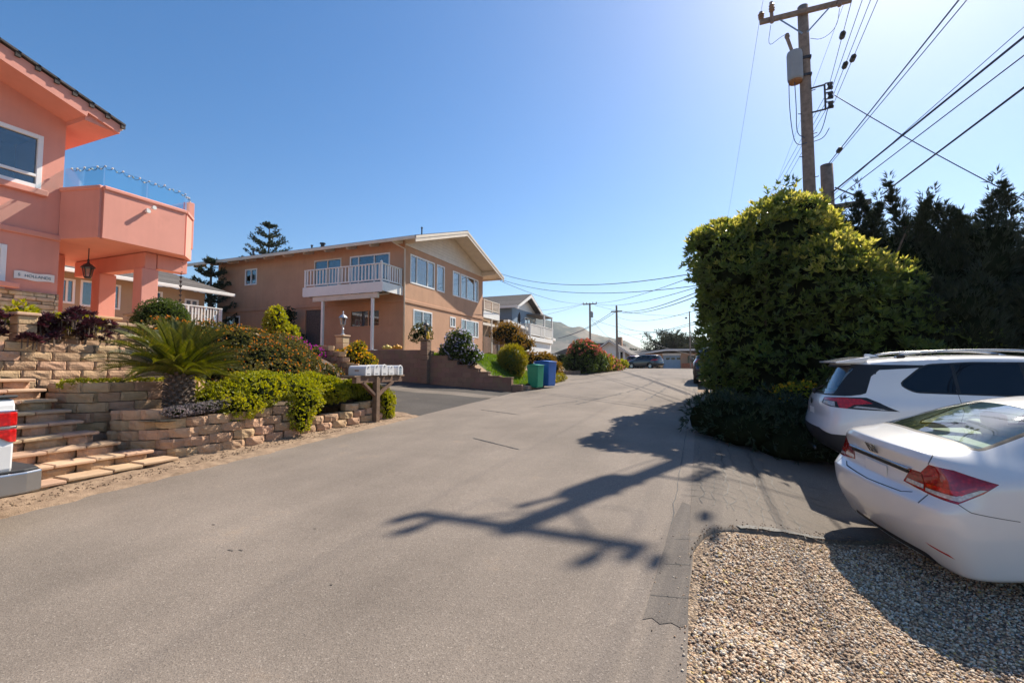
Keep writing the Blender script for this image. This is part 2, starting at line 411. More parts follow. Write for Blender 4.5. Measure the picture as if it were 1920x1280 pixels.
# gravel: a bed, and a pebble for every stone that shows
def gravel_z(x, y): return gz(x, y) - .028 + .012 * (1 - sstep(-.115, -.06, x)) + .015 * mnoise.noise((x * 2.5, y * 2.5, 0))
V = []; F = []
gx = frange(-.115, 9, .1); gn = 70
for x in gx:
    y1 = apron_edge(max(x, -.09)) + .03
    for j in range(gn + 1):
        y = -6 + (y1 + 6) * j / gn; V.append((x, y, gravel_z(x, y)))
for i in range(len(gx) - 1):
    for j in range(gn): F.append((i * (gn + 1) + j, (i + 1) * (gn + 1) + j, (i + 1) * (gn + 1) + j + 1, i * (gn + 1) + j + 1))
m, nt_, p_ = nodes_of('gravelbed'); vo_ = tex(nt_, 'ShaderNodeTexVoronoi', 55)
nt_.links.new(ramp(nt_, vo_.outputs['Color'], [(0, (.10, .07, .05)), (.3, (.26, .18, .11)), (.55, (.42, .31, .21)), (.75, (.30, .20, .13)), (.9, (.50, .40, .30))], 'CONSTANT').outputs[0], p_.inputs['Base Color']); p_.inputs['Roughness'].default_value = .9
bump(nt_, p_, vo_.outputs['Distance'], .9, -.02); M['gravelbed'] = m
tag(npmesh('gravel_bed', V, F, M['gravelbed'], None, True), kind='structure')
def pebbles(name, P, S, mat):
    ico = bmesh.new(); bmesh.ops.create_icosphere(ico, subdivisions=1, radius=1); ico.verts.ensure_lookup_table()
    bv = np.array([v.co for v in ico.verts]); bf = np.array([[v.index for v in f.verts] for f in ico.faces]); ico.free()
    n = len(P); q = nrg.normal(size=(n, 3, 3)); u = q[:, 0] / np.linalg.norm(q[:, 0], axis=1)[:, None]
    v = np.cross(u, q[:, 1]); v /= np.linalg.norm(v, axis=1)[:, None]; w_ = np.cross(u, v)
    Rm = np.stack([u, v, w_], 2)
    sc = S[:, None] * nrg.uniform(.55, 1.25, (n, 3)); sc[:, 2] *= .75
    loc = bv[None] * sc[:, None, :] * nrg.uniform(.85, 1.12, (n, len(bv), 1))
    W = np.einsum('nij,nkj->nki', Rm, loc); W[:, :, 2] *= .8
    W = W + P[:, None, :]
    Fa = (bf[None] + (np.arange(n) * len(bv))[:, None, None]).reshape(-1, 3)
    return npmesh(name, W.reshape(-1, 3), Fa, mat, None, False)
m, nt_, p_ = nodes_of('pebble'); g_ = nt_.nodes.new('ShaderNodeNewGeometry')
pc = ramp(nt_, g_.outputs['Random Per Island'], [(0, (.15, .105, .075)), (.12, (.40, .26, .15)), (.34, (.58, .43, .28)), (.58, (.50, .31, .18)), (.70, (.70, .58, .43)), (.9, (.42, .39, .35)), (.97, (.60, .42, .14))], 'CONSTANT')
np_ = tex(nt_, 'ShaderNodeTexNoise', 120, Detail=3)
nt_.links.new(mixc(nt_, pc.outputs[0], ramp(nt_, np_.outputs['Fac'], [(.3, .78), (.7, 1.15)]).outputs[0], 1, 'MULTIPLY'), p_.inputs['Base Color']); p_.inputs['Roughness'].default_value = .7
M['pebble'] = m
pp = []
def addpeb(n, x0, x1, y0, y1):
    for _ in range(n):
        x = rnd.uniform(x0, x1); y = rnd.uniform(y0, y1)
        lim = apron_edge(max(x, -.09))
        if x < -.06 + .07 * mnoise.noise((y * 2, 7, 0)) or y > lim - .02: continue
        d = lim - y
        if d < .3 and rnd.random() > d / .3: continue
        if x < .10 and y > 3.8 and rnd.random() < .7: continue
        pp.append((x, y, gravel_z(x, y) + .006, rnd.uniform(.0065, .0138) * (1.35 if rnd.random() < .12 else 1)))
addpeb(26000, -.1, 2.0, 1.2, 3.2); addpeb(23000, -.1, 2.6, 3.0, 6.0); addpeb(1500, 2, 4, 1.0, 3.2)
pp = np.array(pp)
tag(pebbles('gravel', pp[:, :3], pp[:, 3], M['pebble']), kind='stuff')
# scattered grit along the apron lip and the verge
gp = []
for _ in range(900):
    y = rnd.uniform(1.5, 9.8); x = -7.15 + .33 * rnd.random() ** .6; gp.append((x, y, verge_z(x, y) + .004, rnd.uniform(.005, .017)))
for _ in range(260):
    x = rnd.uniform(-.1, 1.7); y = apron_edge(x) + rnd.uniform(-.1, .25) * rnd.random(); gp.append((x, y, gz(x, y) + .01, rnd.uniform(.004, .010)))
gp = np.array(gp); tag(pebbles('loose_grit', gp[:, :3], gp[:, 3], M['dirt']), kind='stuff')
gp = []
for _ in range(80):
    y = rnd.uniform(1.6, 4.6); x = -.11 - .30 * rnd.random() ** 4; gp.append((x, y, roadz(x, y) + .004, rnd.uniform(.004, .009)))
gp = np.array(gp); tag(pebbles('stray_pebbles', gp[:, :3], gp[:, 3], M['pebble']), kind='stuff')

# ------------------------------------------------------------ hills far off
def ridge(name, x0, x1, y0, depth, hf, mat, n=120, k=14):
    V = []; F = []
    for i in range(n + 1):
        x = x0 + (x1 - x0) * i / n; h = hf(x)
        for j in range(k + 1):
            t = j / k; y = y0 + depth * t
            z = 1.4 + h * math.sin(t * PI / 2) ** 1.2 + h * .10 * mnoise.noise((x / 90, y / 90, 2)) * (t > 0) + h * .05 * mnoise.noise((x / 30, y / 30, 5)) * (t > 0)
            V.append((x, y, z))
    for i in range(n):
        for j in range(k): F.append((i * (k + 1) + j, (i + 1) * (k + 1) + j, (i + 1) * (k + 1) + j + 1, i * (k + 1) + j + 1))
    o = npmesh(name, V, F, mat, None, True); return tag(o, kind='structure')
m, nt_, p_ = nodes_of('hill'); L_ = nt_.links
nn = tex(nt_, 'ShaderNodeTexNoise', .011, Detail=7, Roughness=.62); n2 = tex(nt_, 'ShaderNodeTexNoise', .05, Detail=6)
c_ = ramp(nt_, nn.outputs['Fac'], [(.38, (.25, .20, .14)), (.48, (.19, .16, .11)), (.55, (.085, .09, .06)), (.70, (.06, .07, .05))]).outputs[0]
c_ = mixc(nt_, c_, ramp(nt_, n2.outputs['Fac'], [(.3, .75), (.7, 1.2)]).outputs[0], 1, 'MULTIPLY')
L_.new(c_, p_.inputs['Base Color']); p_.inputs['Roughness'].default_value = 1; p_.inputs['Specular IOR Level'].default_value = 0
M['hill'] = m
def interp(pts):
    def f(x):
        if x <= pts[0][0]: return pts[0][1]
        for (a, b), (c, d) in zip(pts, pts[1:]):
            if x <= c:
                t = (x - a) / (c - a); t = t * t * (3 - 2 * t); return b + (d - b) * t
        return pts[-1][1]
    return f
ridge('hills', -1800, 900, 1150, 330, interp([(-1800, 90), (-1100, 120), (-700, 150), (-500, 158), (-434, 154), (-362, 134), (-270, 99), (-234, 86), (-150, 60), (-60, 34), (60, 26), (400, 40), (900, 60)]), M['hill'], 220, 16)
ridge('foothills', -1200, 600, 700, 160, interp([(-1200, 22), (-500, 20), (-250, 12), (-120, 16), (0, 10), (600, 14)]), M['hill'], 120, 10)

# ------------------------------------------------------------ house parts
def PX(x0):                       # wall facing +X : u = Y
    return lambda u0, u1, v0, v1, d0, d1: (x0 + d0, x0 + d1, u0, u1, v0, v1)
def PY(y0):                       # wall facing -Y : u = X
    return lambda u0, u1, v0, v1, d0, d1: (u0, u1, y0 - d1, y0 - d0, v0, v1)
def srt(b):
    return (min(b[0], b[1]), max(b[0], b[1]), min(b[2], b[3]), max(b[2], b[3]), min(b[4], b[5]), max(b[4], b[5]))
def wall(name, P, u0, u1, v0, v1, holes, mat, parent, depth=.12, thick=None):
    """wall sheet with real openings and reveals"""
    us = sorted({u0, u1} | {h[0] for h in holes} | {h[1] for h in holes}); vs_ = sorted({v0, v1} | {h[2] for h in holes} | {h[3] for h in holes})
    mb = MB()
    def pt(u, v, d):
        b = P(u, u, v, v, d, d); return (b[0], b[2], b[4])
    for i in range(len(us) - 1):
        for j in range(len(vs_) - 1):
            uc, vc = (us[i] + us[i + 1]) / 2, (vs_[j] + vs_[j + 1]) / 2
            if any(h[0] < uc < h[1] and h[2] < vc < h[3] for h in holes): continue
            mb.quad(pt(us[i], vs_[j], 0), pt(us[i + 1], vs_[j], 0), pt(us[i + 1], vs_[j + 1], 0), pt(us[i], vs_[j + 1], 0))
    for a, b, c, d in holes:
        for (p, q) in (((a, c), (b, c)), ((b, c), (b, d)), ((b, d), (a, d)), ((a, d), (a, c))):
            mb.quad(pt(*p, 0), pt(*q, 0), pt(*q, -depth), pt(*p, -depth))
    return mb.build(name, mat, parent)
def window(P, parent, u0, u1, v0, v1, splits=(.5,), hsplit=None, fw=.055, frame='vinyl', curt=None, blind=0, room=True, pane_mat='glass'):
    """frame ring with mullions standing 2 cm proud, one pane per light, a lit room with curtains behind"""
    mb = MB(); o = .022
    mb.box(*srt(P(u0 - .02, u0 + fw, v0 - .02, v1 + .02, -.05, o))); mb.box(*srt(P(u1 - fw, u1 + .02, v0 - .02, v1 + .02, -.05, o)))
    mb.box(*srt(P(u0 + fw, u1 - fw, v1 - fw, v1 + .02, -.05, o))); mb.box(*srt(P(u0 + fw, u1 - fw, v0 - .02, v0 + fw, -.05, o)))
    W = u1 - u0; cuts = [u0 + fw] + [u0 + W * s for s in splits] + [u1 - fw]
    for c in cuts[1:-1]: mb.box(*srt(P(c - .03, c + .03, v0 + fw, v1 - fw, -.05, o - .004)))
    hs = [v0 + fw, v1 - fw]
    if hsplit:
        vc = v0 + (v1 - v0) * hsplit; mb.box(*srt(P(u0 + fw, u1 - fw, vc - .03, vc + .03, -.05, o - .002))); hs = [v0 + fw, vc, v1 - fw]
    f = mb.build('window', M[frame], parent, bevel=.006)
    for a, b in zip(cuts, cuts[1:]):
        for c, d in zip(hs, hs[1:]):
            MB().box(*srt(P(a, b, c, d, -.035, -.027))).build('pane', M[pane_mat], f)
    if room:
        rm = MB(); b = srt(P(u0 - .3, u1 + .3, v0 - .5, v1 + .2, -1.6, -.13))
        x0, x1, y0, y1, z0, z1 = b
        e = P(u0, u1, v0, v1, -1.6, -.1)
        rm.box(*b); o_ = rm.build('room', M['interior'], f)
        bm = bmesh.new(); bm.from_mesh(o_.data)
        # drop the side of the box that faces the pane
        nrm = Vector((1, 0, 0)) if P(0, 1, 0, 1, 0, 1)[0] != 0 or P(0, 1, 0, 1, 0, 1)[1] != 1 else Vector((0, -1, 0))
        best = max(bm.faces, key=lambda fc: fc.calc_center_median().dot(nrm)); bm.faces.remove(best); bm.to_mesh(o_.data); bm.free()
    if curt:
        for (s0, s1, mt) in curt:
            a, b = u0 + W * s0, u0 + W * s1; k = max(6, int((b - a) / .05)); cv = []; cf = []
            for i in range(k + 1):
                u = a + (b - a) * i / k; d = -.16 + .018 * math.sin(i * 1.9) + .01 * math.sin(i * .7)
                for v in (v0 + .02, v1 - .02):
                    q = P(u, u, v, v, d, d); cv.append((q[0], q[2], q[4]))
            cf = [(2 * i, 2 * i + 2, 2 * i + 3, 2 * i + 1) for i in range(k)]
            MB().add(cv, cf).build('curtain', M[mt], f)
    return f
def railing(P, parent, u0, u1, zb, zt, posts, mat='cream', gap=.19, d0=0, d1=.045, cap=None, bw=.03):
    """top and bottom rails, square balusters, heavier posts, all in the wall frame P"""
    for p in posts:
        MB().box(*srt(P(p - .045, p + .045, zb - .02, zt - .02, d0 - .02, d1 + .02))).build('railing_post', M[mat], parent, bevel=.006)
    MB().box(*srt(P(u0, u1, zt - .05, zt, d0 - .025, d1 + .025))).build('top_rail', M[cap or mat], parent, bevel=.006)
    MB().box(*srt(P(u0, u1, zb + .10, zb + .16, d0, d1))).build('bottom_rail', M[mat], parent)
    k = max(2, int(round((u1 - u0) / gap)))
    for i in range(1, k):
        u = u0 + (u1 - u0) * i / k
        if any(abs(u - p) < .07 for p in posts): continue
        MB().box(*srt(P(u - bw, u + bw, zb + .16, zt - .05, d0 + .004, d1 - .004))).build('baluster', M[mat], parent)

# ============================================================ the brown stucco house
H = thing('stucco_house', 'two storey brown stucco house with white front balcony and low gabled roof', 'house', (-20, 23.5, 2.1))
XF, YL, YR, XB_ = -13.6, 19.29, 28.34, -27.15
Zb, Zband, Ze = 2.0, 5.0, 7.86
F_ = PX(XF); S_ = PY(YL)
fw_ = [(19.80, 22.12, 5.95, 7.42), (22.38, 23.20, 5.95, 7.42), (24.20, 25.07, 5.95, 7.42), (25.20, 27.60, 5.95, 7.42), (20.12, 21.89, 3.60, 4.62), (23.92, 24.54, 4.04, 4.62), (25.31, 27.66, 3.60, 4.63)]
wall('front_wall', F_, YL, YR, Zb, Ze, fw_, M['tanst'], H)
sw = [(-24.80, -23.86, 6.48, 7.40), (-19.48, -17.62, 5.55, 7.46), (-17.02, -14.5, 5.35, 7.46), (-16.94, -15.05, 3.72, 4.60), (-20.05, -18.83, 2.5, 4.77), (-26.2, -25.15, 3.75, 4.66)]
wall('side_wall', S_, XB_, XF, Zb, Ze + .16, sw, M['tanst'], H)
MB().box(XB_, XB_ + .15, YL + .01, YR, Zb, Ze).box(XB_, XF - .01, YR - .15, YR, Zb, Ze).build('rear_wall', M['tanst'], H)
MB().box(*srt(F_(YL - .05, YR + .03, 4.88, 5.06, .002, .05))).box(*srt(S_(XB_ - .03, XF, 4.90, 5.06, .002, .05))).build('belt_band', M['tanst'], H, bevel=.015)
window(F_, H, *fw_[0], splits=(.25, .70), curt=[(.0, .26, 'curtaindark'), (.72, 1, 'curtaindark')])
window(F_, H, *fw_[1], splits=(), curt=[(0, 1, 'curtain')])
window(F_, H, *fw_[2], splits=(), curt=[(0, 1, 'curtain')])
window(F_, H, *fw_[3], splits=(.34, .78), curt=[(0, .12, 'curtaindark')])
window(F_, H, *fw_[4], splits=(.5,), curt=[(0, .5, 'curtaindark'), (.9, 1, 'curtain')])
window(F_, H, *fw_[5], splits=(.42,))
window(F_, H, *fw_[6], splits=(.26, .80), curt=[(.26, .80, 'curtain'), (.8, 1, 'curtaindark')])
window(S_, H, *sw[0], curt=[(.5, 1, 'curtain')]); window(S_, H, *sw[1], frame='cream', curt=[(.45, .95, 'curtaindark')])
window(S_, H, *sw[2], splits=(.22, .62), curt=[(0, .2, 'curtain'), (.62, 1, 'curtaindark')]); window(S_, H, *sw[3], frame='tanst', splits=(.62,), curt=[(.0, .55, 'curtaindark')])
window(S_, H, *sw[5])
MB().box(*srt(S_(-20.05, -18.83, 2.5, 4.77, -.12, -.06))).build('front_door', M['darkroof'], H, bevel=.01)  # near-black: the dark of the door recess is put into its colour
# roof: low gable, ridge along X; front rake overhangs past the gable wall
ym = (YL + YR) / 2; Zr = 9.60; sl_ = (Zr - 7.93) / (ym - (YL - .75)); XRF = -12.45; XRB = -28.9
def roofz(y): return Zr - sl_ * abs(y - ym)
ye0, ye1 = YL - .78, YR + .95
for sgn, ye in ((-1, ye0), (1, ye1)):
    mb = MB(); nst = 18
    mb.prism([(ye, roofz(ye)), (ym, Zr), (ym, Zr - .06), (ye, roofz(ye) - .06)], 'x', XRB, XRF)
    mb.build('roof_deck', M['cream'], H)
    rows = 22
    for k in range(rows):
        a = ye + (ym - ye) * k / rows; b = ye + (ym - ye) * (k + 1.15) / rows
        if (b - ym) * sgn < 0: b = ym
        MB().prism([(a, roofz(a) + .012), (a, roofz(a) + .03), (b, roofz(b) + .014), (b, roofz(b) + .003)], 'x', XRB - .03, XRF + .03).build('shingle_course', M['darkroof'], H)
MB().prism([(ym - .16, Zr - .02), (ym, Zr + .045), (ym + .16, Zr - .02), (ym, Zr + .0)], 'x', XRB, XRF + .03).build('ridge_cap', M['darkroof'], H)
for sgn, ye in ((-1, ye0), (1, ye1)):
    for (xa, xb, dz) in ((XRF - .02, XRF + .025, 0), (XRF + .025, XRF + .05, .0)):
        hgt = .30 if xa < XRF else .13
        MB().prism([(ye - .0, roofz(ye)), (ym, Zr), (ym, Zr - hgt), (ye, roofz(ye) - hgt)], 'x', xa, xb).build('barge_board', M['cream'], H)
MB().box(XRB, XRF - .03, ye0 - .055, ye0 - .002, roofz(ye0) - .16, roofz(ye0) + .005).build('gutter', M['cream'], H, bevel=.02)
MB().box(XRB, XRF - .03, ye1 + .002, ye1 + .05, roofz(ye1) - .17, roofz(ye1)).build('fascia', M['cream'], H)
for k in range(11):
    x = -28.4 + k * 1.46
    MB().prism([(ye0 + .10, roofz(ye0 + .1) - .065), (YL + .05, roofz(YL) - .065), (YL + .05, roofz(YL) - .30), (ye0 + .22, roofz(ye0 + .2) - .28), (ye0 + .10, roofz(ye0) - .2)], 'x', x, x + .10).build('rafter_tail', M['cream'], H)
for y in (YL + .12, ym, YR - .1):
    z = roofz(y) - .075
    MB().prism([(XF - .1, z), (XRF - .12, z), (XRF - .12, z - .12), (XRF - .22, z - .26), (XF - .1, z - .28)], 'y', y - .07, y + .07).build('outlooker', M['cream'], H)
# gable siding boards
nb = 9
for k in range(nb):
    z0 = Ze + .02 + k * .165; z1 = z0 + .158
    def yat(z): return ym - (Zr - .085 - z) / sl_
    a0, a1 = max(YL + .01, yat(z0)), max(YL + .01, yat(z1))
    if z1 > Zr - .15: break
    b0, b1 = 2 * ym - a0, 2 * ym - a1
    MB().prism([(a0, z0), (b0, z0), (b1, z1), (a1, z1)], 'x', XF - .05, XF + .022).build('siding_board', M['white' if k % 1 else 'cream'], H)
MB().prism([(YL, Ze - .0), (YR, Ze), (ym, Zr - .08)], 'x', XF - .06, XF - .012).build('gable_wall', M['cream'], H)
MB().box(*srt(F_(YL, YR, Ze - .09, Ze + .01, .003, .05))).build('gable_trim', M['cream'], H)
MB().tube([(XF - .18, ye0 - .02, 7.78), (XF - .12, YL - .45, 7.68), (XF + .06, YL - .07, 7.55), (XF + .06, YL - .07, 2.3)], .04, 8).build('downspout', M['cream'], H, smooth=True)
for x, y, hgt, rr in ((-15.3, ym - .4, .55, .04), (-22.4, ym - 1, .35, .12), (-23.0, ym - 1.3, .3, .05), (-27, ym - 2.3, .45, .06)):
    MB().lathe([(rr, 0), (rr, hgt), (rr * 1.5, hgt), (rr * 1.5, hgt + .07), (0.01, hgt + .09)], (x, y, roofz(y) - .05), 10).build('roof_vent', M['darkmetal'], H)
# corner balcony on two posts
bx0, bx1, by = -18.55, -13.72, 17.72
MB().box(bx0, bx1, by, YL, 5.60, 5.66).build('balcony_deck', M['cream'], H)
MB().box(bx0, bx1, by - .05, by, 5.18, 5.66).build('balcony_fascia', M['white'], H); MB().box(bx1, bx1 + .05, by - .05, YL - .01, 5.22, 5.66).build('balcony_fascia', M['white'], H)
MB().box(bx0 - .05, bx0, by - .05, YL - .01, 5.22, 5.66).build('balcony_fascia', M['white'], H)
MB().box(-18.0, -14.0, by + .02, by + .16, 4.92, 5.17).build('balcony_beam', M['cream'], H, bevel=.01)
for k in range(6):
    x = bx0 + .3 + k * .85; MB().box(x, x + .06, by + .01, YL, 5.42, 5.59).build('joist', M['cream'], H)
railing(PY(by), H, bx0, bx1, 5.64, 6.56, [bx0 + .06, -16.35, bx1 - .06], 'white', .205, -.05, 0, cap='white')
railing(PX(bx1), H, by + .06, YL - .02, 5.64, 6.56, [YL - .08], 'white', .185, -.05, 0)
MB().lathe([(.05, 0), (.07, .05), (.03, .1), (.0, .14)], (bx1 - .06, by, 6.57), 8).build('finial', M['white'], H)
for x, zb in ((-17.38, 2.4), (-14.33, 2.43)):
    pst = MB().box(x - .06, x + .06, by + .03, by + .15, zb, 4.92).build('balcony_post', M['white'], H, bevel=.008)
MB().box(-14.5, -14.1, by - .02, by + .2, 2.40, 2.47).build('post_base', M['white'], H)
# rear-side balcony over the gate
MB().box(-14.1, XF + .05, YR + .02, 31.1, 5.06, 5.52).build('balcony_fascia', M['white'], H)
railing(PX(XF + .05), H, YR + .05, 31.1, 5.50, 6.30, [YR + .1, 29.8, 31.05], 'cream', .2, -.045, 0)
for y in (29.8, 31.05): MB().box(XF - .08, XF + .04, y - .06, y + .06, 2.3, 5.06).build('balcony_post', M['cream'], H, bevel=.008)
MB().box(XF - .1, XF + .02, YR + .02, 31.1, 4.55, 4.72).build('balcony_beam', M['cream'], H)
MB().box(-17, -14.3, YR + .02, 31.3, 2.2, 5.3).build('lean_to', M['tan2'], H)
for x, z in ((-20.4, 4.2), (-18.6, 4.55), (-17.15, 7.55)):
    pass
GT = thing('wooden_gate', 'dark wooden plank gate beside the brown stucco house under its side balcony', 'gate', (-13.55, 29.8, 2.2))
for k in range(14):
    y = YR + .1 + k * .2; MB().box(XF - .02, XF + .01, y, y + .185, 2.2, 3.75 + .03 * (k % 2)).build('plank', M['wood'], GT)
MB().box(XF - .06, XF - .02, YR + .1, 31.1, 2.5, 2.6).box(XF - .06, XF - .02, YR + .1, 31.1, 3.3, 3.4).build('cross_rail', M['wood'], GT)
GP = thing('gate_pillar', 'short brick coloured pillar at the end of the dark wooden gate', 'pillar', (-13.5, 31.6, 2.2))
MB().box(-13.75, -13.3, 31.35, 31.8, 2.1, 3.9).build('shaft', M['tanst'], GP, bevel=.01); MB().box(-13.8, -13.25, 31.3, 31.85, 3.9, 3.98).build('cap_stone', M['cap'], GP, bevel=.01)

# ============================================================ the pink house
K = thing('pink_house', 'salmon pink stucco house with corner balcony and open porch on columns', 'house', (-15, 3, 2.2))
XP = -13.0; P_ = PX(XP); yc = 5.61
pw = [(3.2, 5.22, 5.42, 6.55), (2.8, 4.76, 2.95, 4.08)]
wall('front_wall', P_, -6, yc, 1.9, 7.9, pw, M['pink'], K)
window(P_, K, *pw[0], splits=(), hsplit=.23, fw=.07, curt=None); window(P_, K, *pw[1], splits=(.5,), fw=.07, curt=[(0, 1, 'curtain')])
MB().box(*srt(PY(0)(XP, XP - 8, 1.9, 7.9, 0, 0))) if 0 else None
MB().box(-21, XP - .02, yc - .2, yc, 1.9, 7.0).build('side_wall', M['pink'], K)
MB().box(-21, XP - .1, -6, -5.8, 1.9, 7.4).box(-21, -20.8, -6, yc, 1.9, 7.4).build('rear_wall', M['pink'], K)
MB().box(*srt(P_(3.1, 5.34, 5.27, 5.40, .003, .09))).build('window_sill', M['pink'], K, bevel=.015)
MB().box(*srt(P_(-6, yc + .0, 4.38, 4.50, .003, .05))).build('belt_band', M['pink'], K, bevel=.012)
MB().box(*srt(P_(-6, 4.93, 3.22, 3.33, .10, .22))).build('stone_ledge', M['pink'], K, bevel=.015)
# ledgestone veneer at the foot of the front wall and of the columns
def veneer(P, u0, u1, v0, v1, d, parent):
    v = v0
    while v < v1 - .02:
        hgt = rnd.uniform(.05, .10); hgt = min(hgt, v1 - v); u = u0
        while u < u1 - .01:
            ln = rnd.uniform(.14, .42); ln = min(ln, u1 - u)
            dd = d + rnd.uniform(0, .05); b = srt(P(u + .004, u + ln - .004, v + .004, v + hgt - .003, 0, dd))
            MB().box(*b).build('ledge_stone', M['stone'], parent, bevel=.008); u += ln
        v += hgt
veneer(P_, 3.3, 5.56, 2.15, 3.20, .06, K)
veneer(PY(yc - .0), XP - .05, XP + .09, 2.15, 3.2, .03, K)
def along_(path, s):
    for a, b in zip(path, path[1:]):
        l = (Vector(b) - Vector(a)).length
        if s <= l: return Vector(a).lerp(Vector(b), s / l), b
        s -= l
    return Vector(path[-1]), 0
# balcony: chamfered box over the porch
zb0, zb1 = 4.42, 5.48
XO = -12.0; yb0, yb1 = 5.86, 7.58
poly_o = [(XP + .005, yc + .02), (XO, yb0), (XO, yb1), (XO - .42, yb1 + .42), (-16.2, yb1 + .42), (-16.2, yc + .02)]
def inset_poly(poly, d):
    c = Vector((sum(p[0] for p in poly) / len(poly), sum(p[1] for p in poly) / len(poly)))
    return [(p[0] - math.copysign(d, p[0] - c.x), p[1] - math.copysign(d, p[1] - c.y)) for p in poly]
MB().prism(poly_o, 'z', zb0 + .012, zb0 + .30).build('balcony_slab', M['pink'], K, bevel=.015)
for (a, b) in zip(poly_o, poly_o[1:5]):
    MB().bar((a[0], a[1], (zb0 + zb1) / 2), (b[0], b[1], (zb0 + zb1) / 2), .12, zb1 - zb0).build('parapet', M['pink'], K)
    e = (Vector(b) - Vector(a)).normalized() * .02
    MB().bar((a[0] - e.x, a[1] - e.y, zb1 + .045), (b[0] + e.x, b[1] + e.y, zb1 + .045), .19, .09).build('parapet_cap', M['pink'], K, bevel=.02)
    if a is not poly_o[0] or True:
        k = 2 if (Vector(b) - Vector(a)).length > 1 else 1
        for i in range(k):
            p = Vector(a).lerp(Vector(b), (i + .02) / k); q = Vector(a).lerp(Vector(b), (i + .98) / k)
            MB().bar((p.x, p.y, zb1 + .32), (q.x, q.y, zb1 + .32), .012, .44).build('glass_panel', M['rail_glass'], K)
px_, py_ = XO - .42, yb1 + .42
MB().box(px_ - .10, px_ + .08, py_ - .12, py_ + .06, zb0 + .3, zb1 + .48).build('corner_post', M['pink'], K, bevel=.012)
FLT = thing('string_lights', 'string of small bulbs twisted along the top of the glass balcony rail', 'string lights', (XO, 6.7, 6.0))
mb = MB(); cable = []
pl_ = [(XP + .1, yc + .06), (XO, yb0), (XO, yb1), (XO - .36, yb1 + .36)]
for i in range(90):
    q, d_ = along_(pl_, 3.25 * i / 89); cable.append((q.x + .03 * math.cos(i * 1.3), q.y, 6.0 + .035 * math.sin(i * 1.3) - .03 * math.sin(PI * (i % 30) / 30)))
MB().tube(cable, .006, 4).build('cable', M['darkmetal'], FLT)
for i in range(2, 89, 3): MB().lathe([(.0, 0), (.018, .015), (.02, .035), (0, .05)], (cable[i][0], cable[i][1], cable[i][2] - .01), 6).build('bulb', M['white'], FLT)
# porch beams, columns on stone plinths
MB().box(-15.4, -12.42, 6.98, 7.24, 4.02, zb0 - .003).build('porch_beam', M['pink'], K, bevel=.01)
MB().box(-12.68, -12.42, 7.26, 7.98, 4.06, zb0 - .003).build('porch_beam', M['pink'], K, bevel=.01)
for cx in (-14.3, -12.58):
    MB().box(cx - .17, cx + .17, 6.92, 7.29, 2.2, 4.02).build('column', M['pink'], K, bevel=.012)
    MB().box(cx - .30, cx + .30, 6.80, 7.41, 2.86, 2.92).build('plinth_cap', M['cap'], K, bevel=.012)
    MB().box(cx - .19, cx + .19, 6.90, 7.31, 2.0, 2.85).build('plinth', M['stone'], K)
    veneer(PX(cx + .19), 6.90, 7.31, 2.3, 2.85, .02, K); veneer(PY(6.90), cx - .19, cx + .19, 2.3, 2.85, .02, K)
MB().box(-15.0, -14.65, 6.1, 6.45, 2.2, 4.42).build('column', M['pink'], K, bevel=.012)
# gable roof end: boxed rake, stepped tile edge
rk = lambda y: 7.98 - .31 * (y - 3.55)          # top line of the rake
XR = -12.2; yE = 6.22
ry = -2.0
prof = [(ry, rk(ry)), (yE, rk(yE)), (yE, rk(yE) - .20), (5.62, rk(5.62) - .20), (5.60, rk(5.6) - .30), (ry, rk(ry) - .30)]
MB().prism(prof, 'x', XR - .06, XR).build('barge_board', M['pink'], K)
MB().prism([(ry, rk(ry) - .03), (yE, rk(yE) - .03), (yE, rk(yE) - .19), (5.6, rk(yE) - .17), (5.6, rk(5.6) - .27), (ry, rk(ry) - .27)], 'x', -21.5, XR - .062).build('soffit', M['pink'], K)
ry2 = -10.2
MB().prism([(ry2, rk(ry) - .31 * (ry - ry2)), (ry - .001, rk(ry)), (ry - .001, rk(ry) - .3), (ry2, rk(ry) - .31 * (ry - ry2) - .3)], 'x', -21.5, XR).build('roof_slope', M['pink'], K)
k = 0; y = yE + .06
while y > ry:
    y2 = y - .30
    MB().prism([(y2 - .03, rk(y2) + .035), (y + .02, rk(y) + .025), (y + .02, rk(y) + .065), (y2 - .03, rk(y2) + .075)], 'x', -21.5, XR + .06).build('roof_tile_row', M['darkroof'], K)
    MB().box(XR + .005, XR + .05, y - .06, y + .02, rk(y) - .05, rk(y) + .03).build('tile_end', M['darkroof'], K)
    y = y2
MB().box(-21.5, XR, yE + .002, yE + .07, rk(yE) - .10, rk(yE) + .0).build('gutter', M['white'], K, bevel=.02)
